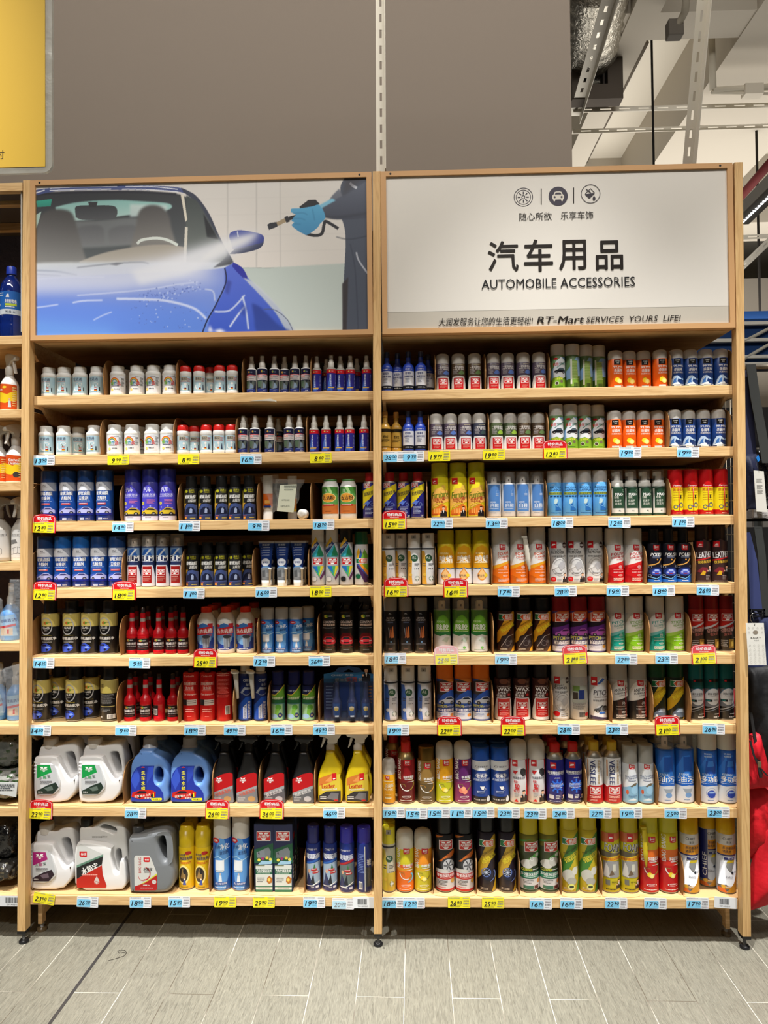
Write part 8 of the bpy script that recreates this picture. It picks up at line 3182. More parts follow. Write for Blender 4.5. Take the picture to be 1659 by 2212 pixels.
mb.lathe([(.018, 0, (196, 194, 188)), (.018, .022, (196, 194, 188)), (.016, .03, (226, 200, 60)), (.016, .04, (222, 140, 50)), (.017, .08, (206, 204, 198)), (.018, .168, (206, 204, 198))], 24, squash=.6)
part(mb, 'body', 'print', root)

def bagsheet(name, pts, Y, bulge, m, col, label, cat, seed=1, nx=16, nz=20, zmin=None):
 """a crumpled bag: two puffed sheets joined at the rim; pts are the photograph's outline corners"""
 P = [at(x, y, Y) for x, y in pts]                # tl, tr, br, bl
 rd = random.Random(seed)
 ph = [rd.uniform(0, 6) for _ in range(6)]
 o0 = P[3]
 mb = MB()
 vs = []
 for sgn in (-1, 1):
  for j in range(nz + 1):
   t = j / nz
   for i in range(nx + 1):
    s = i / nx
    A = P[3].lerp(P[0], t)
    B = P[2].lerp(P[1], t)
    p = A.lerp(B, s)
    e = max(0.0, min(s, 1 - s, t * 1.2, (1 - t) * 1.2)) * 2
    e = min(1, e) ** .5
    wv = .28 * math.sin(5 * s + ph[0] + 4 * t) + .12 * math.sin(9 * t + ph[1] - 7 * s) + .06 * math.sin(19 * s + 9 * t + ph[2])
    dy = bulge * e * (1 + wv)
    wob = .004 * math.sin(11 * t + ph[3]) * (1 if s in (0, 1) else 0)
    vs.append((p.x - o0.x + wob, sgn * dy, p.z - o0.z))
 n1 = (nx + 1) * (nz + 1)
 fs = []
 for k in (0, 1):
  for j in range(nz):
   for i in range(nx):
    q = [k * n1 + j * (nx + 1) + i, k * n1 + j * (nx + 1) + i + 1, k * n1 + (j + 1) * (nx + 1) + i + 1, k * n1 + (j + 1) * (nx + 1) + i]
    fs.append(tuple(q if k == 0 else q[::-1]))
 mb.add(vs, fs, col, True)
 o = part(mb, name, m, None, o0)
 w_ = o.modifiers.new('weld', 'WELD')
 w_.merge_threshold = .0004
 if label:
  tag(o, label, cat)
 return o

bagsheet('plastic_bag', ((592, 1034), (657, 1036), (636, 1106), (598, 1104)), FY + .040, .010, 'film', (214, 214, 206), 'clear zip bag with pale leaflet leaning against white tubes', 'plastic bag', 3)
root = empty('leaflet', at(598, 1104, FY + .030))
tag(root, 'pale printed leaflet folded in the clear zip bag', 'leaflet')
mb = MB()
o0 = root.location
q = [at(x, y, FY + .030) - o0 for x, y in ((598, 1104), (634, 1107), (641, 1046), (605, 1048))]
mb.add([tuple(p) for p in q] + [(p.x, .004, p.z) for p in q], [(0, 1, 2, 3), (7, 6, 5, 4), (0, 4, 5, 1), (1, 5, 6, 2), (2, 6, 7, 3), (3, 7, 4, 0)], (196, 198, 176))
part(mb, 'paper', 'matte', root)
a = Art(1, 1, None, -.0004)

def rl(x, y):
 p = at(x, y, FY + .030) - o0
 return (p.x, p.z)

a.T('OTC-03', *rl(617, 1080), .005, (90, 96, 90), w=.030, rot=0)
a.T('CEYKATE', *rl(616, 1093), .006, (90, 96, 90), w=.034)
a.micro(rl(606, 0)[0], rl(632, 0)[0], rl(0, 1068)[1], rl(0, 1056)[1], 3, (120, 126, 116))
part(a.mb, 'print', 'matte', root)
bagsheet('plastic_bag', ((560, 1031), (600, 1024), (600, 1100), (590, 1108)), FY + .050, .008, 'film', (206, 206, 200), 'clear bag with grey printed slip behind the leaflet bag', 'plastic bag', 8)
mb = MB()
mb.lathe([(.0185, 0, WC), (.0185, .024, WC), (.016, .027, WC), (.016, .0275, (206, 204, 196)), (.006, .028, (196, 194, 186))], 26)
cp_ = at(657, 1109, FY + .045)
o = part(mb, 'bottle_cap', 'print', None, (cp_.x, FY + .052, ZS[3] + BASE_T + .0190))
o.rotation_euler = (math.radians(90), 0, math.radians(-18))
tag(o, 'white ribbed cap lying on its side right of plastic bag', 'cap')

# ---- dividers with their thin base sheets
DIV = {('left', 1): [78, 231, 391, 527, 673, 801], ('left', 2): [76, 224, 381, 513, 664, 801], ('left', 3): [76, 268, 390, 559, 673], ('left', 4): [76, 270, 398, 549, 668],
 ('left', 5): [76, 270, 414, 559, 688], ('left', 6): [68, 259, 392, 508, 584, 690], ('left', 7): [70, 273, 456, 563, 683], ('left', 8): [68, 383, 456, 544, 660],
 ('right', 1): [933, 1047, 1184, 1311, 1443, 1577], ('right', 2): [926, 1054, 1181, 1309, 1437, 1572], ('right', 3): [922, 1048, 1178, 1315, 1439], ('right', 4): [941, 1061, 1183, 1305, 1390, 1495],
 ('right', 5): [933, 1064, 1191, 1309, 1391, 1483], ('right', 6): [938, 1063, 1189, 1314, 1398, 1483], ('right', 7): [1179, 1260, 1343, 1414, 1506], ('right', 8): [936, 1028, 1120, 1207, 1296, 1379, 1466]}
fin_proto = []
for (bay, row), pxl in DIV.items():
 root = None
 xs_ = []
 for p in pxl:
  xs_.append(xat(p, FY + .05, ZS[row] + .08))
 end = (-MG if bay == 'left' else BAY - MG) + lean(ZS[row]) - .004
 st = (-BAY - .014 if bay == 'left' else MG) + lean(ZS[row])
 if bay == 'right':
  end = BAY + .020
 lst = PLACED.get((bay, row), [])
 for i, x in enumerate(xs_):
  x = max(x, st + .001)
  x = min(x, end - .004)
  # keep clear of the bottles
  for _ in range(25):
   near = [(a - x, c) for a, b, c in lst if abs(a - x) < c + .0022 and b < .44]
   if not near:
    break
   x += -.001 if min(near, key=lambda t: abs(t[0]) - t[1])[0] > 0 else .001
  x = min(max(x, st + .001), end - .004)
  if any(abs(a - x) < c + .0008 and b < .44 for a, b, c in lst):
   continue
  root = empty('shelf_divider', (x, 0, ZS[row]))
  mb = MB()
  h_ = .148
  y0 = FY + .014
  prof = [(.42, 0), (.42, h_ * .8), (.20, h_ * .96), (.075 + y0, h_), (.050 + y0, h_ * .985), (.030 + y0, h_ * .93), (.014 + y0, h_ * .82), (.004 + y0, h_ * .66), (y0, h_ * .48), (.003 + y0, h_ * .30), (.010 + y0, h_ * .14), (.018 + y0, 0)]
  prof = prof[::-1]
  vs = [(-.0015, a_, b_) for a_, b_ in prof] + [(.0015, a_, b_) for a_, b_ in prof]
  n_ = len(prof)
  mb.add(vs, [tuple(range(n_))[::-1], tuple(range(n_, 2 * n_))] + [(k, (k + 1) % n_, (k + 1) % n_ + n_, k + n_) for k in range(n_)], (150, 112, 70))
  part(mb, 'fin', 'board', root)
  nxt = xs_[i + 1] if i + 1 < len(xs_) else end
  wd = max(.02, nxt - x - .006)
  mb = MB()
  nn = 16
  fr = []
  for k in range(nn + 1):
   t = k / nn
   fr.append((t * wd, FY + .006 + .012 * (1 - math.sin(math.pi * t)) ** 1.5 + (.006 * math.exp(-((t - .5) / .08) ** 2))))
  vs = [(a_, b_, z_) for z_ in (0.0002, .002) for a_, b_ in fr + [(wd, .42), (0, .42)]]
  n_ = nn + 3
  mb.add(vs, [tuple(range(n_))[::-1], tuple(range(n_, 2 * n_))] + [(k, (k + 1) % n_, (k + 1) % n_ + n_, k + n_) for k in range(n_)], (206, 168, 118))
  part(mb, 'base_sheet', 'board', root)
  w2 = ('leftmost', ) + ORD[1:]
  nm = (w2[i] if i == 0 else ORD[i] + ' from left') if len(xs_) > 1 else 'only'
  tag(root, 'thin brown rounded divider board, %s, %s, %s bay' % (nm, ROWN[row], bay), 'divider', 'divider boards, %s, %s bay' % (ROWN[row], bay))

# ---- price tags
LBLU, TYEL = (128, 202, 238), (238, 226, 40)

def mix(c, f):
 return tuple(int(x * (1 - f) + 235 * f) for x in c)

def tag_art(a, price, kind, glare_fade=0.0):  # last argument pales ink and card; on the fifth shelf it imitates glare
 ink = mix((24, 22, 34), glare_fade)
 if kind == 'blue':
  a.P([(-.97, .08), (-.90, .03), (.20, .03), (.28, .08), (.28, .66), (.20, .74), (-.90, .74), (-.97, .66)], mix(LBLU, glare_fade))
 a.micro(-.92, .1, .86, .95, 1, mix((150, 150, 156), glare_fade))
 a.micro(.35, .9, .84, .94, 1, mix((170, 170, 176), glare_fade))
 a.micro(.42, .92, .56, .72, 2, mix((120, 100, 110), glare_fade))
 a.bars(.38, .92, .34, .52, mix((130, 130, 134), glare_fade), 14)
 a.micro(.36, .8, .10, .20, 1, mix((130, 130, 140), glare_fade))
 a.ring(.88, .14, .05, None, .3, mix((220, 110, 120), glare_fade), n=10)
 big, small = price.split('.')
 wB = .26 * len(big) + .04 * (len(big) == 1)
 cu = -.52 if len(big) > 1 else -.45
 a.T(big, cu, .41, .43, ink, w=.25 * len(big) * 1.08, shear=.22, bold=.045)
 a.T(small, .04, .50, .27, ink, w=.42, shear=.22, bold=.03)
 a.Rc(-.22, .22, .25, .265, ink)
 if kind == 'yellow':
  a.micro(-.8, .1, .08, .15, 1, mix((110, 100, 40), glare_fade))

TW, TH = 47 * 1.735e-3, 22.5 * 1.735e-3

def card(mb, w, h, y0, y1, col, r=.003):
 pts = []
 for cx_, cz_, a0 in ((w / 2 - r, h - r, 0), (-w / 2 + r, h - r, 90), (-w / 2 + r, r, 180), (w / 2 - r, r, 270)):
  for k in range(4):
   t = math.radians(a0 + 30 * k)
   pts.append((cx_ + r * math.cos(t), cz_ + r * math.sin(t)))
 n_ = len(pts)
 vs = [(x, y0, z) for x, z in pts] + [(x, y1, z) for x, z in pts]
 mb.add(vs, [tuple(range(n_))[::-1], tuple(range(n_, 2 * n_))] + [(k, (k + 1) % n_, (k + 1) % n_ + n_, k + n_) for k in range(n_)][::-1], col)

TAGS = []

def price(bay, row, x, y, txt, kind='blue', rot=0.0, glare_fade=0.0):
 YT = FY - .0042
 p = at(x, y + 11, YT)
 name = 'promotion_card' if kind == 'promo' else 'price_tag'
 root = empty(name, (p.x, YT, p.z))
 if kind == 'promo':
  w, h = 52 * 1.735e-3, 41 * 1.735e-3
  p = at(x, y, YT)
  root.location = (p.x, YT, p.z)
  rc = mix((200, 20, 30), glare_fade)
  mb = MB()
  pts = [(-.5, 0), (.5, 0), (.5, .80), (.42, .93), (.2, .99), (0, 1.0), (-.2, .99), (-.42, .93), (-.5, .80)]
  n_ = len(pts)
  vs = [(a * w, 0, b * h) for a, b in pts] + [(a * w, .002, b * h) for a, b in pts]
  mb.add(vs, [tuple(range(n_)), tuple(range(n_, 2 * n_))[::-1]] + [(k, k + n_, (k + 1) % n_ + n_, (k + 1) % n_) for k in range(n_)], rc)
  part(mb, 'backing_card', 'print', root)
  a = Art(w / 2, h, None, 0)
  a.line([(-.91, .02), (-.91, .78), (-.78, .89), (-.4, .945), (0, .955), (.4, .945), (.78, .89), (.91, .78), (.91, .02)], .0011, WH)
  a.T('特价商品', 0, .77, .17, WH, w=1.2, bold=.07)
  a.T('PROMOTION', 0, .62, .055, WH, w=.72, bold=.04)
  part(a.mb, 'lettering', 'print', root)
  t = empty('t')
  mb = MB()
  card(mb, TW, TH, -.0022, -.0010, mix(TYEL, glare_fade * .4))
  c_ = part(mb, 'price_card', 'print', root, (-.001, 0, .0005))
  a = Art(TW / 2, TH, None, -.0024)
  tag_art(a, txt, 'yellow', glare_fade)
  part(a.mb, 'price_print', 'print', c_)
  bpy.data.objects.remove(t)
 else:
  mb = MB()
  card(mb, TW, TH, 0, .0012, mix(TYEL if kind == 'yellow' else (226, 230, 234), glare_fade * .5))
  part(mb, 'card', 'print', root)
  a = Art(TW / 2, TH, None, 0)
  if kind == 'barcode':
   a.bars(-.55, .35, .34, .85, (40, 40, 44), 26)
   a.T(txt, -.05, .18, .13, (50, 50, 54), w=.95)
  else:
   tag_art(a, txt, kind, glare_fade)
  part(a.mb, 'print', 'print', root)
 root.rotation_euler = (math.radians(-2), math.radians(rot), 0)
 TAGS.append([root, txt, kind, row, bay, glare_fade])

for b_, r_, lst in (
  (L, 2, ((95, 994, '13.90', 'blue', 0), (255, 993, '9.90', 'yellow', 0), (407, 992, '8.80', 'yellow', 0), (541.5, 991.5, '16.80', 'blue', 1), (693, 989, '8.60', 'yellow', 0))),
  (R, 2, ((851, 987, '38.00', 'blue', 0), (893, 986, '9.90', 'blue', 0), (949, 985, '19.90', 'yellow', 0), (1067, 982, '19.90', 'yellow', 0), (1199.5, 991, '12.80', 'promo', 0), (1361.5, 977.5, '19.90', 'blue', 1), (1486.7, 977, '19.90', 'blue', 1))),
  (L, 3, ((94, 1151, '12.80', 'promo', 2), (265, 1138, '14.90', 'blue', 1), (409, 1136, '11.00', 'blue', 1), (558.5, 1135.5, '9.90', 'blue', 1), (699, 1133, '18.90', 'blue', 0))),
  (R, 3, ((852, 1143, '15.80', 'promo', 0), (954.5, 1130, '22.90', 'blue', 1), (1073, 1130, '13.60', 'blue', 1), (1214.6, 1129, '18.00', 'blue', 1), (1338, 1129, '12.60', 'blue', 1), (1476, 1127.5, '11.90', 'blue', 1))),
  (L, 4, ((95.5, 1296, '12.80', 'promo', 2), (267.5, 1296, '18.00', 'promo', 1), (418.5, 1282, '11.00', 'blue', 1), (575, 1279.5, '16.00', 'blue', 0), (692.6, 1278.5, '18.00', 'yellow', 0))),
  (R, 4, ((855.7, 1289, '16.90', 'promo', 0), (984.5, 1290, '16.00', 'promo', 0), (1098.7, 1278, '17.80', 'blue', 1), (1222, 1277, '28.00', 'blue', 0), (1334.5, 1276.5, '19.60', 'blue', 1), (1434, 1276, '18.60', 'blue', 0), (1529, 1275, '26.00', 'blue', 2))),
  (L, 5, ((94, 1432.5, '14.50', 'blue', 1), (301, 1432.5, '9.60', 'blue', 1), (443.5, 1442, '25.80', 'promo', 1), (570.5, 1429, '12.90', 'blue', 1), (690, 1428, '26.80', 'blue', 0))),
  (R, 5, ((853.7, 1422.5, '18.80', 'blue', 0, .25), (965, 1436, '25.00', 'promo', -1, .72), (1093, 1424.5, '19.90', 'blue', 1, .25), (1243.5, 1434, '21.80', 'promo', -3, .22), (1353, 1424, '22.80', 'blue', 1, .12), (1440, 1423, '23.00', 'blue', 1, .12), (1522, 1434, '21.00', 'promo', -2, .25))),  # trailing values paint glare into these cards as paler colour
  (L, 6, ((86.5, 1578, '14.50', 'blue', 2), (271.5, 1578, '9.60', 'blue', 1), (420.7, 1577.5, '18.90', 'blue', 1), (506.6, 1577.5, '49.90', 'blue', 1), (608, 1577, '16.90', 'blue', 0), (699.7, 1576.5, '49.90', 'blue', 0))),
  (R, 6, ((860, 1577.5, '19.00', 'blue', 0), (971, 1589, '22.80', 'promo', 0), (1108.5, 1589, '22.00', 'promo', 0), (1228.5, 1576, '28.00', 'blue', 1), (1333, 1576, '23.00', 'blue', 1), (1443, 1588, '21.00', 'promo', -2), (1541.5, 1575, '26.80', 'blue', 2))),
  (L, 7, ((87, 1769, '23.90', 'promo', 2), (292.4, 1757, '28.00', 'blue', 1), (469, 1769, '26.00', 'promo', 1), (586.5, 1769, '36.00', 'promo', 1), (721.7, 1757, '46.00', 'blue', 0))),
  (R, 7, ((850.6, 1756, '19.90', 'blue', 0), (899.5, 1758, '15.40', 'blue', 0), (947.5, 1756, '15.00', 'blue', 0), (995.5, 1756, '11.90', 'blue', 0), (1044.5, 1756, '15.00', 'blue', 0), (1098.7, 1756.5, '23.90', 'blue', 1), (1156.5, 1758, '23.90', 'blue', 1), (1217.5, 1757.5, '24.80', 'blue', 0), (1297, 1757, '22.90', 'blue', 1), (1363, 1757, '19.00', 'blue', 0), (1459.5, 1757.5, '25.00', 'blue', 1), (1552, 1755.5, '23.00', 'blue', 2))),
  (L, 8, ((93, 1941.5, '23.90', 'yellow', 9), (188.5, 1949, '26.00', 'blue', 2), (303, 1950, '18.90', 'blue', 0), (387, 1949, '15.80', 'blue', 0), (486, 1949, '19.90', 'yellow', 0), (569.8, 1949.5, '29.90', 'yellow', 0), (678.5, 1950, '19.90', 'blue', 0), (741, 1953, '20.00', 'blue', 1, .5), (785, 1951, '-', 'barcode', 0))),
  (R, 8, ((849, 1951, '18.00', 'blue', 0), (894, 1951.5, '12.90', 'blue', 0), (991.6, 1950.5, '26.90', 'yellow', 0), (1065.3, 1951.5, '25.90', 'yellow', 0), (1167.8, 1953, '16.90', 'blue', 1), (1234, 1952.5, '16.90', 'blue', 1), (1331, 1952, '22.90', 'blue', 1), (1416, 1952.5, '17.90', 'blue', 1), (1507, 1952, '17.90', 'blue', 1), (1567, 1951, '-', 'barcode', 4)))):
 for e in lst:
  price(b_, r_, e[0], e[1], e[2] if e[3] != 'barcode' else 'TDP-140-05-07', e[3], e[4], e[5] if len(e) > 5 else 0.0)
KN = {'blue': 'blue and white price tag reading %s', 'yellow': 'yellow price tag reading %s', 'promo': 'red promotion card with yellow price %s', 'barcode': 'white barcode tag'}
seen = {}
for t in TAGS:
 seen.setdefault((t[3], t[4]), []).append(t)
for k, ts in seen.items():
 ts.sort(key=lambda t: t[0].location.x)
 for i, t in enumerate(ts):
  lab = (KN[t[2]] % t[1]) if t[2] != 'barcode' else KN['barcode']
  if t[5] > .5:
   lab = 'glare-paled ' + lab
  if len(ts) > 1:
   lab += ', ' + ORD[i] + ' from left'
  tag(t[0], lab + ', ' + ROWN[t[3]] + ', ' + t[4] + ' bay', 'price tag', 'price tags on the ' + ROWN[t[3]] + ', ' + t[4] + ' bay')
# the strip of torn film stuck below the top shelf
mb = MB()
q = [at(x, y, FY - .001) for x, y in ((540, 866), (576, 862), (584, 861), (597, 865), (597, 870), (594, 867), (576, 866))]
o0 = q[0]
mb.add([tuple(p - o0) for p in q] + [tuple(p - o0 + Vector((0, .0008, 0))) for p in q], [tuple(range(7))[::-1], tuple(range(7, 14))] + [(k, (k + 1) % 7, (k + 1) % 7 + 7, k + 7) for k in range(7)], (206, 198, 180))
tag(part(mb, 'torn_tape', 'matte', None, o0), 'torn strip of pale tape on the top shelf edge, left bay', 'tape')

# ---------------------------------------------------------------- neighbouring unit at far left
LZ = [at(25, y, FY).z for y in (742 - 17, 884.5, 1042, 1214, 1388, 1568, 1745, 1934)]
root = empty('shelving_unit', (0, 0, 0))
tag(root, 'oak shelving unit cut off by the left edge of the photo', 'shelf')
lx0, lx1 = -2 * BAY, -BAY - MG
for z in LZ:
 shelf_part(root, lx0, lx1, z, th=.033)
for i, (ya, yb, Y) in enumerate(((395, 412, 0.0), (428, 442, .125), (482, 497, .33))):
 p, q = at(20, yb, Y), at(20, ya, Y)
 mb = MB()
 mb.box(lx0, lx1 + lean(2.8), Y, Y + .03, p.z, q.z, (196, 154, 106))
 part(mb, 'top_rail', 'wood_x', root)
mb = MB()
zt_ = at(20, 395, 0).z
mb.box(lx0, lx1, .03, .47, zt_ - .012, zt_, (80, 74, 74))
part(mb, 'top_board', mat('grey_board', .8, col=(92, 84, 80)), root)
mb = MB()
mb.box(lx0, lx1, .475, .49, .1, zt_, (76, 76, 100))
part(mb, 'back_panel', mat('blue_grey_back', .8, col=(84, 84, 108), bump=(14, .8, .02)), root)
post(root, -2 * BAY)
mb = MB()
z0_, z1_ = at(45, 718, .02).z, at(43, 402, .02).z
mb.box(-.001, .001, .01, .20, 0, z1_ - z0_, (222, 222, 214))
p = at(45.5, 560, .01)
o = part(mb, 'card_sheet', 'matte', None, (p.x, 0, z0_))
tag(o, 'thin white card sheet on edge against the left post', 'card')

BW = (18, 44, 128)
spec('bigblue', name='washer_fluid_bottle', w=49, h=168, body=[(0, .90, BW), (.02, .98, BW), (.20, 1, BW), (.23, .965, BW), (.26, 1, BW), (.30, 1, BW), (.57, 1, BW), (.66, .98, BW), (.76, .86, BW), (.84, .56, BW), (.87, .38, BW), (.89, .36, BW), (.90, .42, BW), (.905, .36, BW)],
 cap=[(.895, .44), (.985, .43), (1, .38)], capc=(40, 70, 190), art=lambda a: (a.Rc(-.97, .97, .33, .64, (36, 100, 180)), a.Rc(-.97, .97, .33, .40, (206, 214, 222)), a.P([(.0, .555), (.1, .60), (.25, .60), (.3, .555)], WH),
                   a.T('多效玻璃水', .35, .505, .05, WH, w=.9, bold=.05), a.Rc(-.05, .8, .445, .475, (190, 206, 60)), a.micro(-.05, .7, .41, .435, 1, WH), a.T('净含量1.8L', .35, .365, .03, (50, 60, 90), w=.8),
                   a.T('-NOW', -.7, .46, .03, WH, w=.4, bold=.04), a.micro(-.95, -.2, .56, .62, 2, (206, 220, 236))), cat='bottle', desc='')
SPEC['bigblue']['bm'] = 'glossblue'
M['glossblue'] = mat('tinted_bottle', .08, coat=.6, trans=.25)

def left_item(key, x, row, dy, label, rot=0):
 s = SPEC[key]
 z = LZ[row] + .0005
 y = FY + .02 + dy + s['w'] * K / 2
 o = instance(key)
 o.location = (xat(x, y, z + .05), y, z)
 o.rotation_euler = (0, 0, math.radians(rot))
 tag(o, label, 'bottle')
 return o

left_item('bigblue', 25, 0, .03, 'large blue washer fluid bottle beside the left post')
left_item('bigblue', -27, 0, .0, 'large blue bottle cut off by the left edge, top')

def trig_head(root, H, r, col, ang, z0):
 """white sprayer head above a round bottle, turned by ang"""
 hd = smooth_ring([(-.052, .030), (-.050, .040), (-.020, .052), (.006, .056), (.018, .050), (.020, .034), (.012, .020), (.012, .002), (-.012, .002), (-.012, .016), (-.030, .024), (-.046, .022)], 1)
 o1 = outline_mesh('sprayer_head', hd, .020, col, 'print', .004, (), root)
 tr = smooth_ring([(-.034, .022), (-.026, .022), (-.030, -.006), (-.040, -.028), (-.045, -.026), (-.038, -.004)], 1)
 o2 = outline_mesh('trigger', tr, .012, col, 'print', .002, (), root)
 for o in (o1, o2):
  o.location.z = z0
  o.rotation_euler.z = math.radians(ang)
 mb = MB()
 mb.lathe([(.0155, z0 - .030, col), (.0165, z0 - .004, col), (.0140, z0, col), (.012, z0 + .006, col)], 20)
 part(mb, 'collar', 'print', root)

def kitchen(key, h, w, art, bodyc, ang, x, row, dy, label, rot=0, sr=.55):
 SPEC[key] = dict(name='trigger_bottle', w=w, h=h, body=[(0, .93, bodyc), (.015, .99, bodyc), (.03, 1, bodyc), (.66, 1, bodyc), (.72, .94, bodyc), (.80, .76, bodyc), (.88, .52, bodyc), (.93, .40, bodyc)], cat='bottle', desc='', art=art)
 root, r, H = build(key)
 trig_head(root, H, r, (222, 220, 212) if bodyc[0] > 190 else (176, 172, 164), ang, H * 1.12)
 z = LZ[row] + .0005
 y = FY + .02 + dy + r
 root.location = (xat(x, y, z + .05), y, z)
 root.rotation_euler = (0, 0, math.radians(rot))
 tag(root, label, 'spray bottle')

def art_kit(t):
 def f(a):
  a.P([(-.97, .05), (-.97, .70), (.97, .66), (.97, .05)], (214, 84, 30))
  a.P([(-.97, .24), (-.97, .50), (.2, .42), (.97, .52), (.97, .28), (0, .2)], (240, 206, 40))
  if t:
   a.T('Kitchen', .25, .56, .07, WH, w=1.1, bold=.06)
   a.T('Cleaner', .25, .48, .07, WH, w=1.1, bold=.06)
   a.E(.5, .2, .3, None, (60, 60, 60))
  else:
   a.E(-.1, .60, .25, .03, (240, 206, 60))
   a.T('SEAR', -.6, .54, .04, WH, w=.5, bold=.05)
   a.P([(.3, .1), (.35, .26), (.55, .26), (.6, .1)], (206, 220, 226))
   a.E(.45, .3, .1, None, SK)
  a.micro(.7, .95, .1, .6, 9, (240, 220, 150))
 return f

def art_plain(a):
 a.Rc(-.95, .95, .08, .70, (206, 206, 204))
 a.T('好顺', .3, .66, .03, (90, 90, 90), w=.4)
 a.T('油污清洗剂', .1, .58, .05, (70, 70, 74), w=1.5, bold=.02)
 a.micro(-.6, .8, .52, .54, 1, (110, 110, 114))
 a.P([(-.9, .36), (.1, .40), (-.1, .48), (-.9, .46)], (110, 110, 110))
 for p_ in (((-.9, .14), (-.9, .26), (.1, .32), (.1, .18), (-.9, .14)), ((.1, .32), (.6, .28), (.6, .16), (.1, .18)), ((-.4, .16), (-.4, .29))):
  a.line(list(p_), .0012, (110, 110, 114))

kitchen('kitA', 88, 38, art_kit(False), (226, 226, 222), 60 + 90, 21, 1, .015, 'white trigger bottle with orange and yellow label, sprayer turned right')
kitchen('kitB', 88, 40, art_kit(False), (226, 226, 222), 180, -3, 2, .012, 'orange labelled trigger bottle cut by the left edge')
kitchen('kitC', 90, 40, art_kit(True), (226, 226, 222), 60, 34, 2, .015, 'white Kitchen Cleaner trigger bottle beside left post')
kitchen('plA', 100, 54, art_plain, (176, 172, 164), 180, -1, 3, .015, 'broad grey trigger bottle cut by the left edge')
kitchen('plB', 100, 40, art_plain, (214, 212, 206), 80, 46, 3, .03, 'white degreaser trigger bottle half hidden by the left post')

def art_glassb(a):
 a.P([(-.9, .12), (-.95, .62), (.7, .68), (.9, .12)], (150, 190, 226))
 a.T('玻璃清洁', .1, .52, .09, (40, 60, 130), w=1.5, rot=6, bold=.05)
 a.P([(-.8, .36), (.8, .44), (.8, .38), (-.8, .30)], (190, 50, 60))
 a.P([(-.6, .14), (-.6, .32), (.6, .34), (.6, .14)], (206, 190, 170))
 a.Rc(.1, .3, .18, .3, (190, 60, 50))

kitchen('glb', 84, 44, art_glassb, (90, 150, 214), 120, 24, 4, .02, 'blue glass cleaner bottle wrapped in clear film')
kitchen('glc', 84, 40, art_glassb, (90, 150, 214), 150, 36, 5, .05, 'blue bottle in clear bag on sixth shelf, far left')
kitchen('gld', 84, 40, art_glassb, (90, 150, 214), 20, -4, 5, .05, 'blue bottle in clear bag cut by the left edge')
bagsheet('plastic_bag', ((22, 1250), (44, 1250), (44, 1388), (4, 1384)), FY + .012, .006, 'film', (214, 220, 226), 'clear film around the blue glass cleaner bottle, far left', 'plastic bag', 5)
bagsheet('plastic_bag', ((-8, 1284), (6, 1296), (8, 1384), (-20, 1384)), FY + .03, .01, 'film', (206, 206, 206), 'corner of clear bag at left edge, fifth shelf', 'plastic bag', 6)
bagsheet('plastic_bag', ((6, 1444), (46, 1432), (44, 1560), (18, 1556)), FY + .014, .008, 'film', (206, 210, 214), 'clear bag with grey clip mark around blue bottle', 'plastic bag', 7)
bagsheet('plastic_bag', ((-30, 1450), (12, 1446), (12, 1540), (-20, 1540)), FY + .02, .008, 'film', (206, 210, 214), 'clear bag at the left edge, sixth shelf', 'plastic bag', 9)

def sack(name, x0, x1, y0, y1, Y, dep, m, col, label, cat, seed, prints=None):
 """a pillow shaped pack lying on a shelf"""
 a, b = at(x0, y1, Y), at(x1, y0, Y)
 w, h = b.x - a.x, b.z - a.z
 rd = random.Random(seed)
 ph = [rd.uniform(0, 6.28) for _ in range(8)]
 mb = MB()
 nu, nv = 40, 20
 vs = []
 for j in range(nv + 1):
  v = math.pi * j / nv - math.pi / 2
  for i in range(nu):
   u = 2 * math.pi * i / nu

   def sp(c, e):
    return math.copysign(abs(c) ** e, c)
   x = sp(math.cos(v), .5) * sp(math.cos(u), .6)
   y = sp(math.cos(v), .5) * sp(math.sin(u), .6)
   z = sp(math.sin(v), .8)
   n_ = 1 + .05 * math.sin(6 * u + ph[0] + 3 * v) + .04 * math.sin(11 * u - 7 * v + ph[1]) + .03 * math.sin(17 * v + ph[2] + 4 * u)
   vs.append((x * w / 2 * n_, y * dep / 2 * n_, h / 2 + z * h / 2))
 fs = [(j * nu + i, j * nu + (i + 1) % nu, (j + 1) * nu + (i + 1) % nu, (j + 1) * nu + i) for j in range(nv) for i in range(nu)]
 cols = []
 for j in range(nv):
  for i in range(nu):
   c = col
   if prints:
    s_ = math.sin(i * 1.7 + j * 2.3 + ph[3]) + math.sin(j * 3.1 + ph[4])
    if s_ > .9:
     c = prints
   cols.append(c)
 mb.add(vs, fs, cols, True)
 o = part(mb, name, m, None, ((a.x + b.x) / 2, Y + dep / 2, a.z))
 tag(o, label, cat)
 return o

sack('soil_pack', -45, 42, 1592, 1665, FY + .03, .30, 'foil', (96, 98, 94), 'upper grey plastic pack with green leaf print, far left', 'pack', 1, (50, 66, 44))
sack('soil_pack', -50, 40, 1667, 1737, FY + .02, .32, 'foil', (150, 150, 146), 'lower grey plastic pack with white band, far left', 'pack', 2, (60, 84, 54))
mb = MB()
q = [at(x, y, FY + .006) for x, y in ((-20, 1690), (38, 1690), (35, 1722), (-20, 1712))]
o0 = q[0]
mb.add([tuple(p - o0) for p in q] + [tuple(p - o0 + Vector((0, .001, 0))) for p in q], [(3, 2, 1, 0), (4, 5, 6, 7), (0, 1, 5, 4), (1, 2, 6, 5), (2, 3, 7, 6), (3, 0, 4, 7)], (206, 210, 210))
o = part(mb, 'paper_sheet', 'matte', None, o0)
tag(o, 'white printed sheet on the lower grey pack', 'paper')
a = Art(1, 1, None, -.0004)
a.micro(.02, .095, -.035, -.008, 4, (70, 74, 80))
part(a.mb, 'print', 'matte', o)
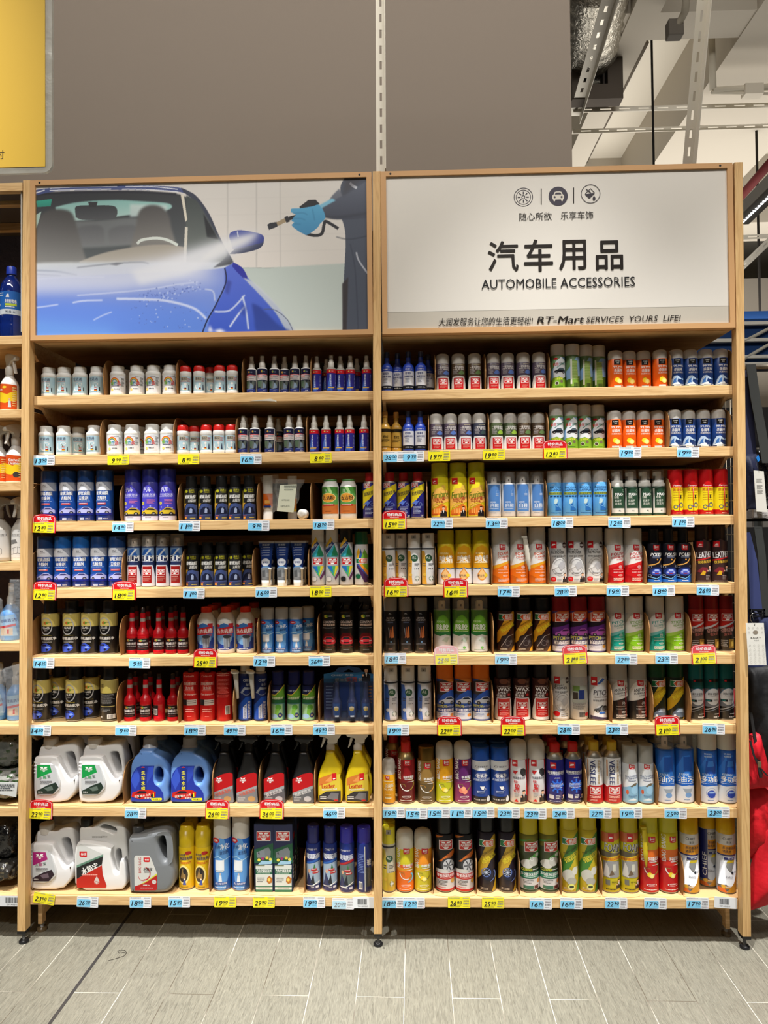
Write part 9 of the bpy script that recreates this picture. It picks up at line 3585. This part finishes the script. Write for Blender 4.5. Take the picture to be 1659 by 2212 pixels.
sack('charcoal_bag', -50, 33, 1772, 1868, FY + .04, .30, 'foil', (26, 26, 28), 'upper shiny black bag on the bottom shelf, far left', 'bag', 3)
sack('charcoal_bag', -50, 26, 1868, 1914, FY + .02, .26, 'foil', (52, 50, 48), 'lower crinkled dark bag on the bottom shelf, far left', 'bag', 4, (120, 116, 100))
YT = FY - .0042
p = at(16, 1958, YT)
root = empty('price_tag', (p.x, YT, p.z))
mb = MB()
card(mb, 52 * 1.735e-3, TH, 0, .0012, (226, 230, 234))
part(mb, 'card', 'print', root)
a = Art(TW / 2, TH, None, 0)
a.bars(-.2, .95, .34, .85, (40, 40, 44), 24)
a.T('TDP-144-05-01', .4, .18, .13, (50, 50, 54), w=1.0)
part(a.mb, 'print', 'print', root)
tag(root, 'white barcode tag on the bottom shelf edge, far left unit', 'price tag')

# ---------------------------------------------------------------- yellow sign hanging near the camera
YS_ = -1.52
bl, tr_ = at(-420, 388, YS_), at(113.5, -360, YS_)
root = empty('hanging_sign', (bl.x, YS_, bl.z))
tag(root, 'yellow sign in a clear sleeve hanging at upper left', 'sign')
w, h = tr_.x - bl.x, tr_.z - bl.z
mb = MB()
card(mb, 1, 1, 0, 1, WH)
mb = MB()

def rrect(mb, x0, x1, z0, z1, y0, y1, r, col):
 pts = []
 for cx_, cz_, a0 in ((x1 - r, z1 - r, 0), (x0 + r, z1 - r, 90), (x0 + r, z0 + r, 180), (x1 - r, z0 + r, 270)):
  for k in range(7):
   t = math.radians(a0 + 15 * k)
   pts.append((cx_ + r * math.cos(t), cz_ + r * math.sin(t)))
 n_ = len(pts)
 vs = [(x, y0, z) for x, z in pts] + [(x, y1, z) for x, z in pts]
 mb.add(vs, [tuple(range(n_)), tuple(range(n_, 2 * n_))[::-1]] + [(k, k + n_, (k + 1) % n_ + n_, (k + 1) % n_) for k in range(n_)], col)

rrect(mb, 0, w, 0, h, -.003, .003, .016, (196, 196, 186))
part(mb, 'sleeve', mat('acrylic_sleeve', .22, alpha=.55, col=(206, 206, 198), coat=.5, bump=(38, .6, .004)), root)
yb, yr = at(100, 362, YS_), at(100, 362, YS_)
mb = MB()
mb.box(.012, yr.x - bl.x, -.0042, -.0034, yr.z - bl.z, h - .012, (238, 196, 72))
part(mb, 'paper', 'matte', root)
a = Art(1, 1, None, -.0042)
p = at(3, 337, YS_) - bl
a.T('时', p.x, p.z, .0150, (70, 60, 30), w=.0150, bold=.02)
for k, t in enumerate('即止售罄'):
 a.T(t, p.x - .021 * (k + 1), p.z, .0150, (70, 60, 30), w=.0150, bold=.02)
part(a.mb, 'lettering', 'matte', root)
mb = MB()
for x in (.03, w - .03):
 mb.tube([(x, 0, h - .01), (x, 0, ZC - bl.z)], .0012, (206, 206, 206), 6)
part(mb, 'cord', 'print', root)

# ---------------------------------------------------------------- bags and stands right of the rack
XB = 1.385

def strap_(pts, wpx, Y0, Y1, col, label, name='bag_strap', cat='strap', m='strap', th=.004):
 mb = MB()
 P = [at(x, y, Y0 + (Y1 - Y0) * i / (len(pts) - 1)) for i, (x, y) in enumerate(pts)]
 o0 = P[0]
 vs = []
 for i, p in enumerate(P):
  w_ = (wpx if not isinstance(wpx, (list, tuple)) else wpx[i]) * 1.73e-3 / 2
  for sx, sy in ((-1, 0), (1, 0), (1, th), (-1, th)):
   vs.append((p.x - o0.x + sx * w_, p.y - o0.y + sy, p.z - o0.z))
 fs = []
 for i in range(len(P) - 1):
  for k in range(4):
   fs.append((i * 4 + k, i * 4 + (k + 1) % 4, i * 4 + 4 + (k + 1) % 4, i * 4 + 4 + k))
 n_ = (len(P) - 1) * 4
 fs += [(3, 2, 1, 0), (n_, n_ + 1, n_ + 2, n_ + 3)]
 mb.add(vs, fs, col)
 o = part(mb, name, m, None, o0)
 tag(o, label, cat)
 return o

# garment stand: a rail and a dark back board behind the bags
root = empty('bag_stand', (XB, .30, 0))
tag(root, 'dark bag display stand at far right behind the bags', 'stand')
mb = MB()
mb.box(.0, 1.3, .17, .19, .40, 2.04, (30, 28, 30))
part(mb, 'back_board', mat('dark_stand', .7, col=(34, 32, 34)), root)
mb = MB()
zr = at(1635, 792, .22).z
mb.tube([(0, -.08, zr), (1.3, -.08, zr)], .011, (206, 202, 192), 12)
mb.tube([(0, -.08, at(1635, 1122, .22).z), (1.3, -.08, at(1635, 1122, .22).z)], .011, (60, 58, 56), 12)
mb.tube([(.45, .15, 0), (.45, .15, 2.1)], .016, (60, 58, 56), 12)
mb.tube([(1.25, .15, 0), (1.25, .15, 2.1)], .016, (60, 58, 56), 12)
part(mb, 'rails', 'metal', root)

strap_(((1622, 787), (1632, 860), (1645, 930), (1657, 1000)), 21, .16, .14, (52, 54, 52), 'wide dark grey bag strap slanting to the right')
strap_(((1612, 800), (1619, 880), (1622, 990)), (8, 17, 25), .185, .17, (44, 48, 84), 'navy bag strap hanging against the right post, upper')
bagsheet('shoulder_bag', ((1600, 982), (1638, 980), (1640, 1104), (1600, 1104)), .16, .035, 'cloth', (34, 38, 66), 'shiny navy shoulder bag below the upper navy strap', 'bag', 11)
bagsheet('handbag', ((1630, 968), (1680, 960), (1690, 1098), (1632, 1100)), .22, .04, 'foil', (24, 24, 26), 'glossy black handbag behind the upper white hang tag', 'bag', 12)
mb = MB()
o0 = at(1634, 990, .10)
mb.add([(0, 0, 0), (.008, 0, .012), (.014, 0, -.006), (.006, 0, -.014), (0, .006, 0), (.008, .006, .012), (.014, .006, -.006), (.006, .006, -.014)], [(0, 3, 2, 1), (4, 5, 6, 7), (0, 1, 5, 4), (1, 2, 6, 5), (2, 3, 7, 6), (3, 0, 4, 7)], (40, 130, 220))
tag(part(mb, 'tag_clip', 'print', None, o0), 'bright blue tag clip above the upper white hang tag', 'clip')

def hangtag(pts, Y, label, lines):
 P = [at(x, y, Y) for x, y in pts]
 o0 = P[3]
 root = empty('hang_tag', o0)
 tag(root, label, 'tag')
 mb = MB()
 q = [p - o0 for p in P]
 mb.add([tuple(p) for p in q] + [(p.x, .0015, p.z) for p in q], [(3, 2, 1, 0), (4, 5, 6, 7), (0, 1, 5, 4), (1, 2, 6, 5), (2, 3, 7, 6), (3, 0, 4, 7)], (226, 224, 216))
 part(mb, 'card', 'matte', root)
 a = Art(1, 1, None, 0)

 def g(s, t):
  A, B = P[3].lerp(P[0], t), P[2].lerp(P[1], t)
  p = A.lerp(B, s) - o0
  return p.x, p.z
 lines(a, g)
 part(a.mb, 'print', 'matte', root)
 mb = MB()
 tp = g(.5, .97)
 mb.tube([(tp[0], -.001, tp[1]), (tp[0] - .004, .01, tp[1] + .03), (tp[0] + .002, .03, tp[1] + .05)], .0006, (60, 60, 60), 6)
 part(mb, 'string', 'matte', root)
 return root

def l1(a, g):
 for t in (.78, .62, .50):
  x, z = g(.45, t)
  a.micro(x - .010, x + .012, z - .012, z + .004, 5, (110, 108, 104))
 x, z = g(.5, .22)
 a.micro(x - .008, x + .010, z - .045, z - .038, 1, (110, 108, 104))

hangtag(((1628, 1016), (1650, 1018), (1657, 1106), (1634, 1105)), .08, 'upper white hang tag with small print, tilted', l1)

def l2(a, g):
 x, z = g(.5, .78)
 a.E(x, z, .0095, .0075, (140, 130, 116))
 x, z = g(.47, .95)
 a.P([(x - .002, z + .002), (x, z - .002), (x + .002, z + .002)], (60, 58, 56))
 x, z = g(.5, .65)
 a.T('KALA·Y', x, z, .0052, (40, 38, 38), w=.036, bold=.03)
 x, z = g(.52, .59)
 a.T('卡拉羊', x, z, .0042, (90, 88, 84), w=.018)
 for r_, t in enumerate((.88, .78, .47, .37, .27, .17, .07)):
  for k, s in enumerate((.14, .38, .62, .87)):
   if r_ == 1 and k in (1, 2):
    continue
   x, z = g(s, t)
   a.ring(x, z, .0034, .0030, .16, (150, 146, 140), n=8)
   a.line([(x - .0014, z + .0034), (x + .0014, z + .0034)], .0006, (150, 146, 140))

hangtag(((1611, 1346), (1650, 1346), (1656, 1437), (1617, 1437)), -.012, 'lower white hang tag lettered KALA Y over the right post', l2)
# shelf of wrapped goods between the two levels of bags
root = empty('wrapped_pack', at(1612, 1121, .10))
tag(root, 'silver grey printed packs on the narrow ledge at far right', 'pack')
mb = MB()
mb.box(0, .20, .02, .10, 0, .032, (150, 146, 144))
mb.box(.03, .085, .0, .05, .004, .036, (190, 186, 184))
part(mb, 'pack', 'foil', root)
mb = MB()
o0 = at(1612, 1139, .10)
mb.box(0, .9, 0, .16, 0, .022, (96, 92, 88))
tag(part(mb, 'ledge', 'paint', None, o0), 'grey ledge carrying the silver packs at far right', 'ledge')
strap_(((1636, 1126), (1646, 1200), (1655, 1330)), 17, .10, .09, (46, 48, 46), 'wide dark grey strap behind the lower navy strap')
strap_(((1616, 1150), (1626, 1210), (1634, 1316)), (9, 19, 25), .09, .08, (46, 56, 104), 'navy bag strap with buckle above the lower hang tag')
mb = MB()
o0 = at(1638, 1324, .07)
for x0_, x1_, z0_, z1_ in ((-.030, .026, .008, .014), (-.030, .026, -.016, -.010), (-.030, -.024, -.016, .014), (.020, .026, -.016, .014), (-.030, .026, -.004, 0)):
 mb.box(x0_, x1_, 0, .005, z0_, z1_, (26, 26, 30))
tag(part(mb, 'buckle', 'print', None, o0), 'black strap buckle just above the lower hang tag', 'buckle')
mb = MB()
o0 = at(1626, 1345, .06)
mb.tube([(0, 0, 0), (-.008, 0, .010), (-.008, 0, .024), (0, 0, .034), (.008, 0, .036)], .0014, (190, 188, 180), 8)
tag(part(mb, 'metal_ring', 'metal', None, o0), 'thin steel ring beside the black buckle', 'ring')
bagsheet('shoulder_bag', ((1600, 1318), (1690, 1310), (1690, 1470), (1600, 1470)), .12, .04, 'cloth', (38, 46, 84), 'navy shoulder bag behind the lower hang tag', 'bag', 14)
bagsheet('backpack', ((1612, 1440), (1700, 1430), (1710, 1660), (1616, 1640)), .10, .07, 'cloth', (20, 20, 22), 'black backpack above the red bag at far right', 'bag', 15, 20, 26)
strap_(((1622, 1540), (1632, 1600), (1644, 1680)), 6, .04, .03, (30, 28, 28), 'thin black zip band on the backpack', 'zip_band')
# red bag
bagsheet('red_bag', ((1606, 1588), (1642, 1580), (1668, 1700), (1604, 1706)), .06, .035, 'cloth', (206, 22, 38), 'bright red bag with zip, upper lobe beside the right post', 'bag', 21, 20, 26)
bagsheet('red_bag', ((1606, 1690), (1662, 1690), (1720, 1840), (1600, 1860)), .10, .05, 'cloth', (190, 14, 28), 'dark red middle fold of the hanging bag, far right', 'bag', 23, 20, 26)
bagsheet('red_bag', ((1640, 1770), (1720, 1760), (1720, 1935), (1606, 1972)), .075, .045, 'cloth', (200, 18, 34), 'bright red bag lobe nearest the floor, far right', 'bag', 22, 20, 26)
strap_(((1621, 1600), (1629, 1632), (1640, 1656), (1658, 1676)), 4, .018, .014, (26, 26, 28), 'black zip across the upper red bag', 'zip')
mb = MB()
o0 = at(1641, 1652, .004)
mb.box(-.006, .006, 0, .004, -.010, .010, (196, 176, 140))
mb.tube([(0, .002, -.01), (.008, .002, -.026), (.012, .002, -.040)], .0018, (60, 50, 44), 8)
tag(part(mb, 'zip_puller', 'metal', None, o0), 'pale metal zip puller on the red bag', 'zip puller')

# ---------------------------------------------------------------- far right background above the bags
root = empty('display_board', (2.2, 2.6, 0))
tag(root, 'blue display board with pale rails at far right', 'board')
mb = MB()
bz0, bz1 = at(1630, 800, 2.6).z, at(1630, 672, 2.6).z
mb.box(-.2, 2.4, .0, .05, bz0, bz1, (20, 62, 118))
part(mb, 'panel', 'matte', root)
mb = MB()
for y_ in (700, 736, 772, 788):
 z = at(1630, y_, 2.58).z
 mb.box(-.2, 2.4, -.05, -.01, z - .010, z + .012, (236, 234, 226))
for a_, b_ in (((1606, 738), (1665, 708)), ((1606, 776), (1665, 742))):
 A, B = at(*a_, 2.56), at(*b_, 2.56)
 mb.tube([A - root.location, B - root.location], .012, (206, 202, 190), 8)
part(mb, 'rail', 'paint', root)
root = empty('goods_rack', (2.0, 3.6, 0))
tag(root, 'distant oak goods rack seen beside the right post', 'shelf')
mb = MB()
for z in (.3, .75, 1.2, 1.65, 2.1):
 mb.box(-.3, 3.2, 0, .4, z, z + .04, (190, 150, 104))
mb.box(-.3, 3.2, .4, .43, 0, 2.15, (60, 52, 44))
part(mb, 'shelves', 'wood_x', root)
bpy.data.objects.remove(_fo)
